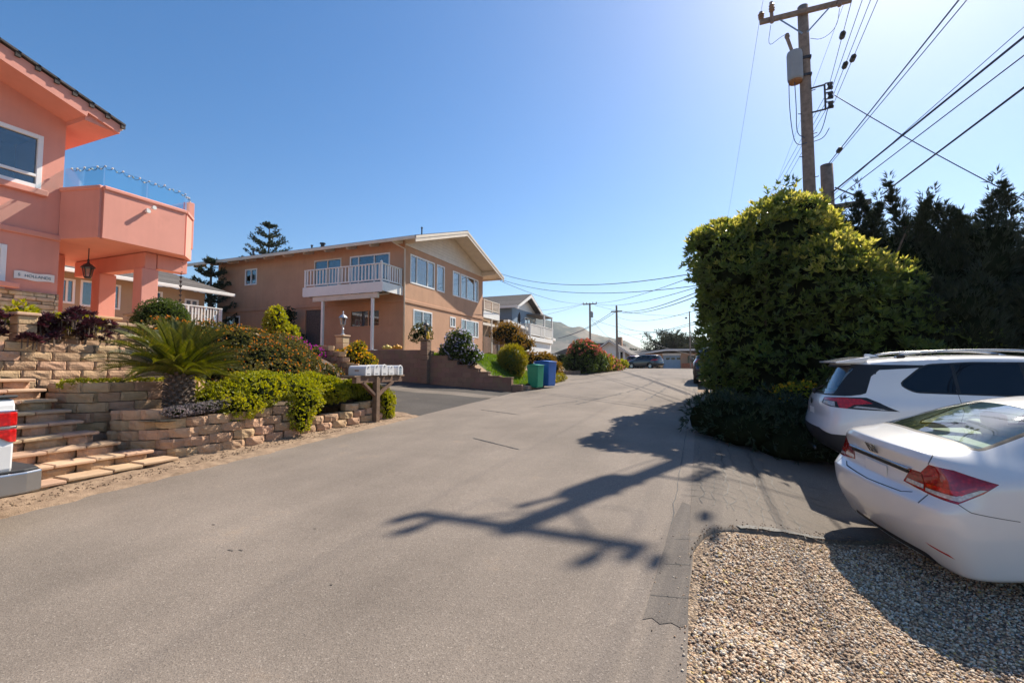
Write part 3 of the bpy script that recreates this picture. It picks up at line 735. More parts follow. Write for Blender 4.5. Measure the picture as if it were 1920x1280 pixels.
# things hanging on it
def post_lamp(name, label, loc, sc=1, mat='metal', hang=False):
    t = thing(name, label, 'lamp', loc, 0, local=True)
    if hang: prof = [(.015, .34), (.13, .22), (.135, .20), (.105, .18), (.065, -.05), (.03, -.09), (.0, -.12)]
    b = MB()
    if not hang:
        MB().lathe([(.085 * sc, 0), (.085 * sc, .03 * sc), (.04 * sc, .06 * sc), (.035 * sc, .20 * sc), (.05 * sc, .22 * sc), (.032 * sc, .25 * sc), (.032 * sc, .33 * sc)], (0, 0, 0), 12).build('stem', M[mat], t, smooth=False)
        z = .33 * sc
    else:
        MB().tube([(0, 0, .62), (0, 0, .30)], .012, 6).build('chain', M[mat], t); z = -.1
    MB().lathe([(.055 * sc, z), (.08 * sc, z + .03 * sc), (.085 * sc, z + .05 * sc)], (0, 0, 0), 8).build('cup', M[mat], t)
    MB().lathe([(.075 * sc, z + .05 * sc), (.115 * sc, z + .28 * sc)], (0, 0, 0), 6).build('lantern_glass', M['glass'], t)
    for k in range(6):
        a = PI / 3 * k; MB().bar((.076 * sc * math.cos(a), .076 * sc * math.sin(a), z + .05 * sc), (.118 * sc * math.cos(a), .118 * sc * math.sin(a), z + .28 * sc), .012 * sc, .012 * sc).build('lantern_rib', M[mat], t)
    MB().lathe([(.155 * sc, z + .28 * sc), (.15 * sc, z + .30 * sc), (.085 * sc, z + .37 * sc), (.035 * sc, z + .40 * sc), (.02 * sc, z + .44 * sc), (.03 * sc, z + .47 * sc), (.008 * sc, z + .53 * sc)], (0, 0, 0), 12).build('hood', M[mat], t, smooth=False)
    return t
post_lamp('hanging_lantern', 'bronze lantern hanging from the pink porch ceiling by a rod', (-13.3, 6.28, 3.80), .9, 'darkmetal', True)
fl = thing('floodlight', 'white twin floodlight fixed to the pink balcony parapet', 'light', (XO + .07, 6.72, 5.3), 0, local=True)
MB().lathe([(.045, -.02), (.045, .02)], (0, 0, 0), 10, 'x').build('base', M['white'], fl)
for sgn in (-1, 1): MB().lathe([(.02, .02), (.035, .06), (.05, .13), (.045, .14)], (.0, sgn * .06, .06 * sgn), 10, 'x').build('lamp_head', M['white'], fl)
rc = thing('rain_chain', 'dark rain chain hanging under the corner of the pink balcony', 'rain chain', (-12.45, 7.85, 4.4), 0, local=True)
for k in range(13): MB().lathe([(.01, 0), (.035, .05), (.04, .06), (.01, .045)], (0, 0, -.12 - .12 * k), 8).build('cup', M['darkmetal'], rc)
MB().tube([(0, 0, 0), (0, 0, -1.75)], .008, 5).build('chain', M['darkmetal'], rc)
def text(body, size, loc, rot, mat, name, parent, extrude=.004, sx=1):
    cu = bpy.data.curves.new(name, 'FONT'); cu.body = body; cu.size = size; cu.extrude = extrude; cu.align_x = 'CENTER'; cu.align_y = 'CENTER'
    o = bpy.data.objects.new(name, cu); dg = None
    COL.objects.link(o); dg = bpy.context.evaluated_depsgraph_get()
    me = bpy.data.meshes.new_from_object(o.evaluated_get(dg)); bpy.data.objects.remove(o)
    q = link(name, me, parent, M[mat]); q.location = Vector(loc) - OFF[parent.name]; q.rotation_euler = rot; q.scale = (sx, 1, 1); me.name = name
    return q
sg = thing('name_sign', 'white wavy name plaque lettered HOLLANDS on the pink wall', 'sign', (XP + .02, 5.22, 3.52))
sp_ = []
for i in range(13):
    t = i / 12; sp_.append((4.90 + .64 * t, 3.60 + .012 * math.sin(t * 9)))
for i in range(13):
    t = 1 - i / 12; sp_.append((4.90 + .64 * t, 3.44 + .012 * math.sin(t * 9)))
MB().prism(sp_, 'x', XP + .01, XP + .03).build('board', M['white'], sg)
M['signblue'] = pm('signblue', (.12, .20, .24), .1, 5, .6, 40, 0)
text('S', .085, (XP + .033, 4.975, 3.525), (R(90), 0, R(90)), 'signblue', 'lettering', sg); text('HOLLANDS', .082, (XP + .033, 5.27, 3.52), (R(90), 0, R(90)), 'signblue', 'lettering', sg)

# ============================================================ the tan house behind the pink one
T = thing('tan_house', 'low tan stucco house with white gutter and grey roof seen behind the pink porch', 'house', (-25, 11, 2.6))
XT = -22.0; T_ = PX(XT)
tw = [(9.55, 10.0, 4.05, 4.95), (10.2, 11.5, 4.0, 4.98), (12.3, 13.1, 3.4, 4.95), (14.1, 14.7, 4.15, 4.8)]
wall('front_wall', T_, 2, 15.0, 2.3, 5.2, tw, M['tan2'], T)
for i, tt in enumerate(tw): window(T_, T, *tt, splits=(.62,) if i == 1 else (.5,), curt=[(.5, 1, 'curtain')] if i == 3 else None)
MB().box(-31, XT - .01, 14.85, 15.0, 2.3, 5.15).build('side_wall', M['tan2'], T)
zt0, zt1 = 5.22, 6.7
for k in range(14):
    a = -21.2 - k * .36; b = a - .41; za = zt0 + (zt1 - zt0) * k / 14; zb_ = zt0 + (zt1 - zt0) * (k + 1.14) / 14
    MB().prism([(a, za), (a, za + .03), (b, zb_ + .012), (b, zb_ - .01)], 'y', 1, 15.9 - .0 * k).build('shingle_course', M['greyroof'], T)
MB().prism([(-21.3, zt0 - .02), (-26.3, zt1 - .03), (-26.3, zt1 - .1), (-21.3, zt0 - .12)], 'y', 1, 15.85).build('roof_deck', M['cream'], T)
MB().prism([(-26.25, zt1), (-31.3, zt0), (-31.3, zt0 - .1), (-26.25, zt1 - .1)], 'y', 1, 15.85).build('roof_deck', M['greyroof'], T)
MB().box(-21.25, -21.15, 1, 15.95, zt0 - .13, zt0 + .02).build('gutter', M['white'], T, bevel=.02)
MB().box(XT - .0, XT + 1.0, 12.0, 15.2, 3.25, 3.42).build('balcony_deck', M['white'], T)
railing(PX(XT + 1.0), T, 12.0, 15.2, 3.42, 4.42, [12.06, 13.6, 15.14], 'white', .14, -.045, 0)

# ============================================================ blue house and the tan building before it
B = thing('blue_house', 'blue grey two storey house with grey gabled roof and white corner balcony', 'house', (-16, 39, 2.5))
XBf = -12.6; YB0, YB1 = 34.6, 40.6
zE = 6.55
bw = [(37.6, 39.2, 4.5, 6.0), (39.6, 40.3, 4.7, 6.0)]
wall('front_wall', PX(XBf - 1.4), YB0, YB1, 1.8, zE, bw, M['blue'], B)
for tt in bw: window(PX(XBf - 1.4), B, *tt, splits=(.5,))
MB().box(-24, XBf - 1.42, YB0, YB0 + .15, 1.8, zE).build('side_wall', M['blue'], B)
for k in range(22):
    z = 2.6 + k * .18; MB().box(-24, XBf - 1.41, YB0 - .02, YB0 - .002, z, z + .165).build('siding_board', M['blue'], B)
ymb = 37.4; zR = 7.95
for sgn, ye in ((-1, YB0 - .5), (1, YB1 + .2)):
    for k in range(12):
        a = ye + (ymb - ye) * k / 12; b = ye + (ymb - ye) * (k + 1.1) / 12; za = zE + (zR - zE) * k / 12; zb_ = zE + (zR - zE) * min(1, (k + 1.1) / 12)
        MB().prism([(a, za), (a, za + .03), (b, zb_ + .015), (b, zb_ - .01)], 'x', -25, XBf - .7).build('shingle_course', M['greyroof'], B)
    MB().prism([(ye, zE - .03), (ymb, zR - .03), (ymb, zR - .3), (ye, zE - .25)], 'x', XBf - .76, XBf - .69).build('barge_board', M['white'], B)
MB().box(-25, XBf - .72, YB0 - .57, YB0 - .51, zE - .14, zE + .03).build('gutter', M['white'], B)
MB().prism([(YB0, zE), (YB1, zE), (ymb, zR - .1)], 'x', XBf - 1.5, XBf - 1.38).build('gable_wall', M['white'], B)
MB().box(XBf - 1.38, XBf, YB0 + .0, YB1 + .8, 3.85, 4.2).build('balcony_floor', M['white'], B)
railing(PX(XBf), B, YB0 + .6, YB1 + .8, 4.2, 5.2, [YB0 + .6, 37.8, YB1 + .7], 'white', .15, -.045, 0)
railing(PY(YB0 + .5), B, XBf - 1.3, XBf, 4.2, 5.2, [XBf - .05, XBf - 1.25], 'white', .15, -.045, 0)
for y in (38.9, YB1 + .6): MB().box(XBf - .12, XBf, y - .07, y + .07, 4.2, 6.2).build('balcony_post', M['white'], B)
MB().box(XBf - .1, XBf - 1.38, 38.0, YB1 + 1.0, 6.2, 6.32).build('porch_roof', M['greyroof'], B)
MB().box(XBf - 1.4, XBf - .2, YB0, YB1 + .8, 1.6, 3.84).build('lower_storey', M['white'], B)
MB().lathe([(.05, 0), (.05, .7), (.09, .7), (.09, .85), (.0, .9)], (-21, ymb, zR - .1), 8).build('chimney_pipe', M['darkmetal'], B)
LT = thing('tan_annex', 'single storey tan building with sloping white fascia before the blue house', 'building', (-15, 34, 2.2))
lz = lambda y: 5.15 - .058 * (y - 31.3)
MB().prism([(31.5, 1.9), (43, 1.9), (43, lz(43) - .1), (31.5, lz(31.5) - .1)], 'x', -20, -13.3).build('wall', M['tan2'], LT)
MB().prism([(31.3, lz(31.3)), (43.4, lz(43.4)), (43.4, lz(43.4) - .22), (31.3, lz(31.3) - .22)], 'x', -13.32, -12.95).build('fascia', M['white'], LT)
MB().prism([(31.3, lz(31.3) + .05), (43.4, lz(43.4) + .05), (43.4, lz(43.4) - .0), (31.3, lz(31.3) - .0)], 'x', -20, -12.97).build('roof', M['greyroof'], LT)
for y0, y1 in ((36.6, 38.0), (39.0, 40.0), (40.6, 42.4)): window(PX(-13.29), LT, y0, y1, 2.6, 4.0, room=False, curt=[(0, 1, 'curtain')])
DS = thing('satellite_dish', 'dark round satellite dish on the tan annex roof against blue siding', 'satellite dish', (-13.4, 34.4, 5.05), R(-60), local=True)
MB().lathe([(0.01, 0), (.25, .03), (.48, .13), (.49, .14), (.25, .05), (.01, .02)], (0, 0, .55), 18, 'y').build('dish', M['darkmetal'], DS, smooth=True)
MB().tube([(0, 0, 0), (0, 0, .45), (0, .05, .55)], .03, 6).build('mast', M['darkmetal'], DS); MB().tube([(0, .1, .2), (0, .5, .5)], .015, 5).build('feed_arm', M['darkmetal'], DS)
# ============================================================ split-face block walls
def block_mesh(seed, L=.40, h=.15, d=.26, mat='block', flat=False):
    r = random.Random(seed); c = .12 + r.uniform(-.015, .015); c2 = .10 + r.uniform(-.015, .015); b1 = .075 + r.uniform(-.01, .012); b2 = .07 + r.uniform(-.012, .012)
    if flat: c, c2, b1, b2 = .03, .03, .022, .02
    L -= .008
    us = [-L / 2, -L / 2 + c * .5, -L / 2 + c, -L * .12, L * .14, L / 2 - c2, L / 2 - c2 * .5, L / 2]
    ds = [-b1, -b1 * .5, 0, 0, 0, 0, -b2 * .5, -b2]
    V = []; F = []; rows = [0, .33, .66, 1]
    for j, t in enumerate(rows):
        for i, (u, dd) in enumerate(zip(us, ds)):
            jit = r.uniform(-.009, .009) if 0 < j < 3 or 0 < i < 7 else 0
            V.append((u + (r.uniform(-.008, .008) if 0 < i < 7 else 0), dd + jit - (.010 if j in (0, 3) else 0), h * t - (.010 if j == 3 else 0)))
    n = len(us)
    for j in range(3):
        for i in range(n - 1): F.append((j * n + i, j * n + i + 1, (j + 1) * n + i + 1, (j + 1) * n + i))
    b = len(V); V += [(-L / 2 + .03, -d, 0), (L / 2 - .03, -d, 0), (-L / 2 + .03, -d, h - .010), (L / 2 - .03, -d, h - .010)]
    F += [tuple(3 * n + i for i in range(n)) + (b + 3, b + 2), (0, b, b + 2, 3 * n), (n - 1, 4 * n - 1, b + 3, b + 1), (b, b + 1, b + 3, b + 2)]
    me = bpy.data.meshes.new('block'); me.from_pydata(V, [], F); me.materials.append(M[mat]); me.update()
    return me
BLK = [block_mesh(s) for s in range(9)]
BLKF = [block_mesh(70 + s, flat=True) for s in range(7)]
BLKS = [block_mesh(40 + s, L=.30) for s in range(5)]
def place_block(me, p, ang, parent, name='block', sc=1):
    o = bpy.data.objects.new(name, me); COL.objects.link(o); o.parent = parent; o.location = Vector(p) - OFF[parent.name]
    o.rotation_euler = (rnd.uniform(-.012, .012), rnd.uniform(-.01, .01), ang + rnd.uniform(-.02, .02)); o.scale = (sc, 1, 1); return o
def along(path, s):
    for a, b in zip(path, path[1:]):
        l = (Vector(b) - Vector(a)).length
        if s <= l: return Vector(a).lerp(Vector(b), s / l), (Vector(b) - Vector(a)).normalized()
        s -= l
    return Vector(path[-1]), (Vector(path[-1]) - Vector(path[-2])).normalized()
def smoothp(path, it=2):
    for _ in range(it):
        q = [path[0]]
        for a, b in zip(path, path[1:]): q += [tuple(Vector(a).lerp(Vector(b), .25)), tuple(Vector(a).lerp(Vector(b), .75))]
        path = q + [path[-1]]
    return path
def block_wall(name, label, path, z0, courses, setback=.012, zf=None, L=.40, h=.15, meshes=BLK, limit=None, capit=False, smooth=1, s_of=None):
    """path runs with the visible face on its right-hand side"""
    pth = smoothp(path, smooth) if smooth else path
    mid = along(pth, sum((Vector(b) - Vector(a)).length for a, b in zip(pth, pth[1:])) / 2)[0]
    t = thing(name, label, 'wall', (mid.x, mid.y, z0 if z0 is not None else zf(mid.x, mid.y)))
    tot = sum((Vector(b) - Vector(a)).length for a, b in zip(pth, pth[1:])); n = max(1, int(round(tot / L)))
    for c in range(courses):
        o = .5 * (c % 2)
        for i in range(n + (1 if c % 2 else 0)):
            s = (i + .5 - o) * tot / n
            sc = 1
            if o and i in (0, n): sc = .5; s = min(max(s, tot / n * .25), tot - tot / n * .25)
            p, d = along(pth, s); nn = Vector((d.y, -d.x))
            z = (z0 if z0 is not None else zf(p.x, p.y)) + c * h
            if limit and z + h * .6 > limit(p.x, p.y): continue
            q = p - nn * (c * setback)
            me = rnd.choice(meshes)
            place_block(me, (q.x, q.y, z), math.atan2(d.y, d.x) + PI, t, sc=sc * tot / n / L)
    return t
# right-hand side of the path must face out, so paths run towards -Y along the street (face +X is on the left of +Y ... )
def rev(p): return p[::-1]
def wz(x, y): return zr(y) - .10
# path direction: facing out is to the right of travel; street face (+X) => travel towards +Y has right = +X
LW = [(-8.3, 4.16), (-7.85, 4.28), (-7.5, 4.5), (-7.26, 4.85), (-7.10, 5.4), (-7.08, 6.2), (-7.08, 7.2), (-6.98, 8.1), (-6.93, 8.9), (-6.96, 9.35), (-7.12, 9.62), (-7.5, 9.72), (-9.2, 9.75)]
def lw_limit(x, y):
    if y > 9.66: return .98 + .42 * sstep(-7.1, -9, x) + .02
    if x < -7.6 and y < 4.6: return .98
    return .92 - .20 * sstep(6.5, 7.2, y) + .22 * sstep(8.0, 8.7, y) + .0 * y
block_wall('block_wall', 'lowest tan split face block wall along the street under the spiky sago palm', LW, None, 8, .022, wz, limit=lw_limit)
MW = [(-9.5, 3.92), (-8.95, 3.88), (-8.55, 4.05), (-8.45, 4.5), (-8.45, 5.2), (-8.6, 5.9), (-8.9, 6.3)]
block_wall('block_wall', 'middle curved block wall in shade just behind the sago palm trunk', MW, .33, 7, .02, meshes=BLKF)
block_wall('block_wall', 'upper block wall at the top of the steps under the dark purple rosette plants', [(-9.9, 1.0), (-9.9, 3.0), (-9.92, 5.3), (-10.1, 6.4)], 1.27, 5, smooth=0, meshes=BLKF)
def capped_wall():
    t = block_wall('block_wall', 'capped block wall before the pink porch columns and round green bush', [(-10.95, 4.75), (-10.95, 6.5), (-11.0, 8.6), (-11.3, 9.4)], 2.0, 3, .004, smooth=0, meshes=BLKF)
    for i in range(13):
        y = 4.78 + i * .36; MB().box(-11.22, -10.90, y, y + .35, 2.455, 2.525).build('cap_stone', M['cap'], t, bevel=.012)
    return t
capped_wall()
GPL = thing('stone_pillar', 'stubby tan stone pillar between purple rosette plants at the stair top', 'pillar', (-10.1, 3.95, 2.0))
for k in range(3): MB().box(-10.22, -9.96, 3.84, 4.08, 2.02 + k * .14, 2.155 + k * .14).build('block', M['block'], GPL, bevel=.012)
MB().box(-10.25, -9.93, 3.81, 4.11, 2.44, 2.49).build('cap_stone', M['cap'], GPL, bevel=.01)
# driveway-side wall of the planting bed, stepping up from the corner
block_wall('block_wall', 'tan block wall stepping up beside the driveway behind the white mailboxes', [(-7.5, 9.95), (-8.4, 10.6), (-9.6, 11.3), (-11.2, 11.7)], None, 12, .02, lambda x, y: gz(x, y) - .05, limit=lambda x, y: 1.05 + .42 * (-7.4 - x) ** .9 if x < -7.45 else 1.0, meshes=BLK, smooth=1)
# terraces of soil behind the walls
def bed(x, y):
    if y < 4.3: return .75
    base = .86 + .10 * mnoise.noise((x * 1.2, y * 1.2, 4))
    t = sstep(-7.5, -11.4, x); z = base + 1.35 * t
    if y > 8.8: z -= .25 * sstep(8.8, 11.5, y) * (1 - t)
    if y < 6.6 and x < -8.6: z = min(z, 1.30 + max(0, .9 * (y - 5.9))) if x > -10.12 else min(z, 1.95)
    if x > -8.6 and y < 6.0: z = min(z, .86 + .03 * mnoise.noise((x * 4, y * 4, 0)))
    return z
sheet('garden_soil', frange(-12.2, -7.44, .17), frange(4.4, 10.6, .2), lambda x, y: bed(x, y) - .25 * sstep(9.5, 10.0, y) * sstep(-8.6, -7.4, x) - .06, M['soil'])
MB().box(-9.88, -8.92, 4.22, 6.0, 1.0, 1.34).build('planting_bed', M['soil']); tag(bpy.data.objects['planting_bed'], kind='structure')
MB().box(-10.95, -9.98, .5, 6.6, 1.2, 1.99).build('upper_bed', M['soil']); tag(bpy.data.objects['upper_bed'], kind='structure')
MB().box(-21.5, -11.0, -7, 10.2, 1.0, 2.3).build('terrace', M['cap']); tag(bpy.data.objects['terrace'], kind='structure')
MB().box(-36, -21.5, -7, 19, .8, 2.45).build('back_terrace', M['dirt']); tag(bpy.data.objects['back_terrace'], kind='structure')
# steps: block risers with flat cap treads, climbing away from the street
ST = thing('garden_steps', 'wide tan block steps climbing from the street past the parked pickup', 'steps', (-8.4, 2.8, .1))
nst = 9
for k in range(nst):
    x = -7.18 - .275 * k; z = .02 + .148 * k + .05
    y1 = [4.52, 4.38, 4.1, 3.98, 3.92, 3.9, 3.86, 3.84, 3.82][k]; y0 = .2
    if k == 0: y1 = 4.56
    y = y1
    while y > y0:
        ln = rnd.choice((.30, .36, .40, .44)); me = rnd.choice(BLK)
        o = place_block(me, (x, y - ln / 2, z + (.04 * (y - 3) if k == 0 else 0)), PI * 1.5, ST, 'step_block', ln / .40); y -= ln
    y = y1 + .02
    while y > y0:
        ln = rnd.uniform(.34, .5)
        dz = .04 * (y - 3.4) if k == 0 else .012 * (y - 3)
        MB().box(x - .31, x + .035 + rnd.uniform(-.01, .012), y - ln + .006, y, z + .148 + dz - .012, z + .178 + dz).build('tread_slab', M['cap'], ST, bevel=.01); y -= ln

# ============================================================ driveway garden wall of the brown house, lamps on pillars
GW = thing('garden_wall', 'brown stucco garden wall along the driveway with top stepping down to the street', 'wall', (-10.5, 17.3, .8))
prof = [(-16.5, .7), (-6.98, .55), (-6.98, 1.20)]
stp = [(-7.5, 1.26), (-8.0, 1.42), (-8.45, 1.56), (-8.95, 1.70), (-9.45, 1.90), (-9.9, 2.10), (-10.7, 2.32)]
x_ = -6.98
for x, z in stp:
    prof += [(x, prof[-1][1]), (x, z)]
prof += [(-11.2, prof[-1][1]), (-11.2, 2.39), (-16.5, 2.45)]
MB().prism(prof, 'y', 17.212, 17.42).build('wall', M['brownwall'], GW)
def gw_top(x):
    z = 1.20
    for sx, sz in stp:
        if x <= sx: z = sz
    return z if x > -11.2 else 2.40
for c_ in range(9):
    z = .62 + .2 * c_; x = -6.99 - (.2 if c_ % 2 else 0)
    while x > -14.8:
        zt = min(gw_top(x - .02), gw_top(x - .38))
        if z + .05 < zt and z + .2 > gz(x, 17) - .05: MB().box(x - .394, x - .004, 17.2 + rnd.uniform(0, .003), 17.23, z + .004, min(z + .196, zt - .004)).build('block', M['brownblock'], GW, bevel=.006)
        x -= .4
xs_ = [-6.98] + [s[0] for s in stp] + [-11.2]
zs_ = [1.20] + [s[1] for s in stp]
for a, b, z in zip(xs_, xs_[1:], zs_): MB().box(b + .004, a + .02, 17.17, 17.45, z + .001, z + .035).build('coping', M['brownwall'], GW, bevel=.008)
for r_ in range(7):
    for k in range(22):
        pass
MB().box(-7.0, -6.55, 17.25, 17.6, .5, .95).build('end_block', M['brownwall'], GW, bevel=.03)
def lamp_pillar(label, x, y, z0, z1, wdt, mat, capm, lampmat, lsc, llabel):
    t = thing('lamp_pillar', label, 'pillar', (x, y, z0))
    k = 0; z = z0
    while z < z1 - .03:
        hh = min(.2, z1 - z); MB().box(x - wdt / 2, x + wdt / 2, y - wdt / 2, y + wdt / 2, z + .003, z + hh - .003).build('block', M[mat], t, bevel=.012); z += hh
    MB().box(x - wdt / 2 - .03, x + wdt / 2 + .03, y - wdt / 2 - .03, y + wdt / 2 + .03, z1 + .001, z1 + .05).build('cap_stone', M[capm], t, bevel=.012)
    post_lamp('post_lamp', llabel, (x, y, z1 + .05), lsc, lampmat)
lamp_pillar('brown block pillar rising from the driveway wall', -10.92, 17.12, .95, 2.78, .34, 'brownwall', 'brownwall', 'darkmetal', 1.0, 'dark lantern on the brown pillar of the driveway wall')
lamp_pillar('tan pillar behind the yellow flowering succulent', -10.75, 11.9, 1.2, 2.62, .30, 'cap', 'cap', 'metal', .92, 'pale grey lantern on the tan pillar above yellow succulent')
yv = thing('yellow_ornament', 'small yellow ornament beside the lantern on the brown pillar', 'ornament', (-10.75, 17.0, 2.83), 0, local=True)
MB().lathe([(.0, 0), (.07, .02), (.08, .10), (.05, .22), (.06, .30), (.0, .33)], (0, 0, 0), 8).build('vase', pm('yellowvase', (.75, .48, .03), .1, 5, .5, 40, 0), yv, smooth=True)
M['squash1'] = pm('squash1', (.75, .55, .12), .2, 6, .5, 40, .1); M['squash2'] = pm('squash2', (.75, .35, .02), .2, 6, .5, 40, .1)
for (x, mt, lb) in ((-13.1, 'squash1', 'pale yellow pumpkin cluster on the driveway wall near the white post'), (-12.55, 'squash2', 'orange pumpkin cluster on the driveway wall near the house corner')):
    t = thing('pumpkin_cluster', lb, 'pumpkins', (x, 17.31, 2.42), 0, local=True)
    for dx, rr in ((-.16, .09), (.02, .12), (.18, .085)):
        MB().lathe([(.0, 0), (rr * .8, .02), (rr, rr * .8), (rr * .7, rr * 1.5), (.012, rr * 1.5), (.01, rr * 2)], (dx, 0, .03), 9).build('pumpkin', M[mt], t, smooth=True)
# front lawn and steps of the brown house
def lawn_z(x, y):
    t = sstep(-6.7, -9.6, x); z = zr(y) + .10 + (2.22 - zr(y) - .10) * t
    return z + .03 * mnoise.noise((x * 1.5, y * 1.5, 0)) - .05
M['lawnsoil'] = pm('lawnsoil', (.10, .13, .035), .3, 5, .95, 60, .6)
sheet('lawn', frange(-13.6, -6.62, .25), frange(17.42, 21.7, .25), lawn_z, M['lawnsoil'])
sheet('house_pad', frange(-34, -13.0, 3), frange(17.3, 50, 3), lambda x, y: 2.3, M['dirt'])
sheet('bank', frange(-13.2, -9.5, .4), frange(21.5, 50, .6), lambda x, y: gz(x, y) + (2.3 - gz(x, y)) * sstep(-9.6, -12.6, x) - .03, M['dirt'])
LS = thing('lawn_steps', 'pale stone steps on the lawn before the brown house', 'steps', (-10.8, 20.6, 2.1))
for k in range(3): MB().box(-10.6 - .5 * k, -10.0 - .5 * k, 19.8, 22.4, 1.85 + .12 * k, 2.02 + .12 * k).build('step_slab', M['cap'], LS, bevel=.02)
LK = thing('low_kerb', 'low broken kerb wall at the lawn foot behind the bins', 'kerb', (-6.7, 20, .8))
for k in range(9): MB().box(-6.78, -6.5, 17.9 + k * .42, 18.3 + k * .42, zr(18 + k * .42) - .05, zr(18 + k * .42) + .16 + rnd.uniform(-.02, .03)).build('kerb_block', M['cap'], LK, bevel=.02)

# ============================================================ mailbox cluster
def mailbox(y, label, wd, z=1.45, x1=-6.88, dark=False, L=.48, hgt=.21):
    t = thing('mailbox', label, 'mailbox', (x1 - L / 2, y, z), 0, 'white mailboxes in a row on one post', local=True)
    prof = [(-wd / 2, 0), (wd / 2, 0), (wd / 2, hgt * .62)] + [(wd / 2 * math.cos(a), hgt * .62 + hgt * .38 * math.sin(a)) for a in (.4, .8, 1.2, PI / 2, PI - 1.2, PI - .8, PI - .4)] + [(-wd / 2, hgt * .62)]
    MB().prism(prof, 'x', -L / 2, L / 2 - .02).build('box', M['mbwhite'], t, bevel=.006)
    sc = 1.06; MB().prism([(p[0] * sc, p[1] * sc - .006) for p in prof], 'x', L / 2 - .02, L / 2 + .005).build('door', M['mbwhite'], t, bevel=.006)
    MB().box(L / 2 + .005, L / 2 + .02, -.012, .012, hgt * .80, hgt * .92).build('latch', M['metal'], t)
    MB().box(-.05, .06, -wd / 2 - .012, -wd / 2 - .002, hgt * .45, hgt * .55).build('flag', M['rust'], t)
    MB().box(L / 2 + .006, L / 2 + .009, -wd * .22, wd * .22, hgt * .12, hgt * .2).build('number_strip', M['metal'], t)
    if dark:
        for k in range(4): MB().box(L / 2 + .006, L / 2 + .010, -wd * .22, wd * .22, hgt * (.1 + .2 * k), hgt * (.2 + .2 * k)).build('number_plate', M['signblue'], t)
    return t
M['mbwhite'] = pm('mbwhite', (.64, .63, .62), .08, 5, .55, 40, .08, dirt=((.45, .38, .30), 6, .58, .6))
pc_ = thing('mailbox_post', 'brown timber post with crossbeam and brackets carrying the white mailboxes', 'mailbox post', (-6.9, 8.98, .3))
MB().box(-6.98, -6.86, 8.72, 8.85, .22, 1.40).build('post', M['wood'], pc_, bevel=.008)
MB().box(-7.32, -6.90, 8.02, 9.86, 1.395, 1.435).build('shelf_board', M['wood'], pc_, bevel=.006)
MB().box(-7.02, -6.90, 8.08, 9.72, 1.27, 1.39).build('crossbeam', M['wood'], pc_, bevel=.006)
for sgn, y0, y1 in ((-1, 8.72, 8.30), (1, 8.85, 9.38)): MB().bar((-6.92, y0, .98), (-6.92, y1, 1.28), .06, .09, (1, 0, 0)).build('bracket', M['wood'], pc_, bevel=.005)
MB().box(-7.25, -6.95, 9.70, 9.83, 1.27, 1.39).build('bracket', M['wood'], pc_, bevel=.006)
for i, (y, lb, wd, dk) in enumerate(((8.42, 'white mailbox nearest the palm on the timber post', .19, 0), (8.70, 'second white mailbox from the palm end of the row', .2, 0), (8.97, 'middle white mailbox of the row with square front', .22, 0), (9.26, 'fourth white mailbox of the row next to the end one', .19, 0), (9.60, 'white mailbox with dark number plates at the driveway end', .21, 1))):
    mailbox(y, lb, wd, 1.437 + .003 * (i % 2), -6.86 + .01 * (i % 3), dk, hgt=.22 + .012 * (i % 3))

# ============================================================ wheelie bins
def bin_(name, label, loc, rotz, cols, w_, d_, hgt):
    t = thing(name, label, 'bin', loc, rotz, local=True)
    f = lambda z: 1 - .16 * (1 - z / hgt)
    z0 = .06
    def ring(z, k=1): s = f(z) * k; return [(-w_ / 2 * s, -d_ / 2 * s, z), (w_ / 2 * s, -d_ / 2 * s, z), (w_ / 2 * s, d_ / 2 * s, z), (-w_ / 2 * s, d_ / 2 * s, z)]
    b = MB(); R0, R1 = ring(z0), ring(hgt * .93)
    b.add(R0 + R1, [(3, 2, 1, 0), (4, 5, 6, 7)] + [(i, (i + 1) % 4, 4 + (i + 1) % 4, 4 + i) for i in range(4)]).build('bin_body', M[cols], t, bevel=.035, seg=3)
    MB().box(-w_ * .47, w_ * .47, -d_ * .49, d_ * .47, hgt * .88, hgt * .93).build('rim', M[cols], t, bevel=.015)
    MB().prism([(-d_ * .52, hgt * .935), (d_ * .5, hgt * .935), (d_ * .5, hgt * .97), (0, hgt * 1.0), (-d_ * .52, hgt * .96)], 'x', -w_ * .51, w_ * .51).build('lid', M[cols], t, bevel=.015, seg=2)
    MB().tube([(-w_ * .4, d_ * .58, hgt * .9), (w_ * .4, d_ * .58, hgt * .9)], .018, 8).build('handle', M[cols], t)
    for sx in (-1, 1):
        MB().lathe([(.06, -.03), (.12, -.03), (.125, 0), (.12, .03), (.06, .03)], (sx * w_ * .44, d_ * .42, .12), 14, 'x').build('wheel', M['black'], t, smooth=False)
    return t
M['binblue'] = pm('binblue', (.02, .12, .42), .1, 4, .42, 60, .08); M['bingreen'] = pm('bingreen', (.012, .26, .14), .1, 4, .42, 60, .08)
bin_('recycling_bin', 'tall blue wheeled bin standing behind the small green one', (-6.25, 19.35, zr(19.3)), R(75), 'binblue', .66, .78, 1.16)
bin_('waste_bin', 'smaller green wheeled bin at the kerb in front of the blue one', (-6.38, 18.42, zr(18.4)), R(75), 'bingreen', .50, .56, 1.03)

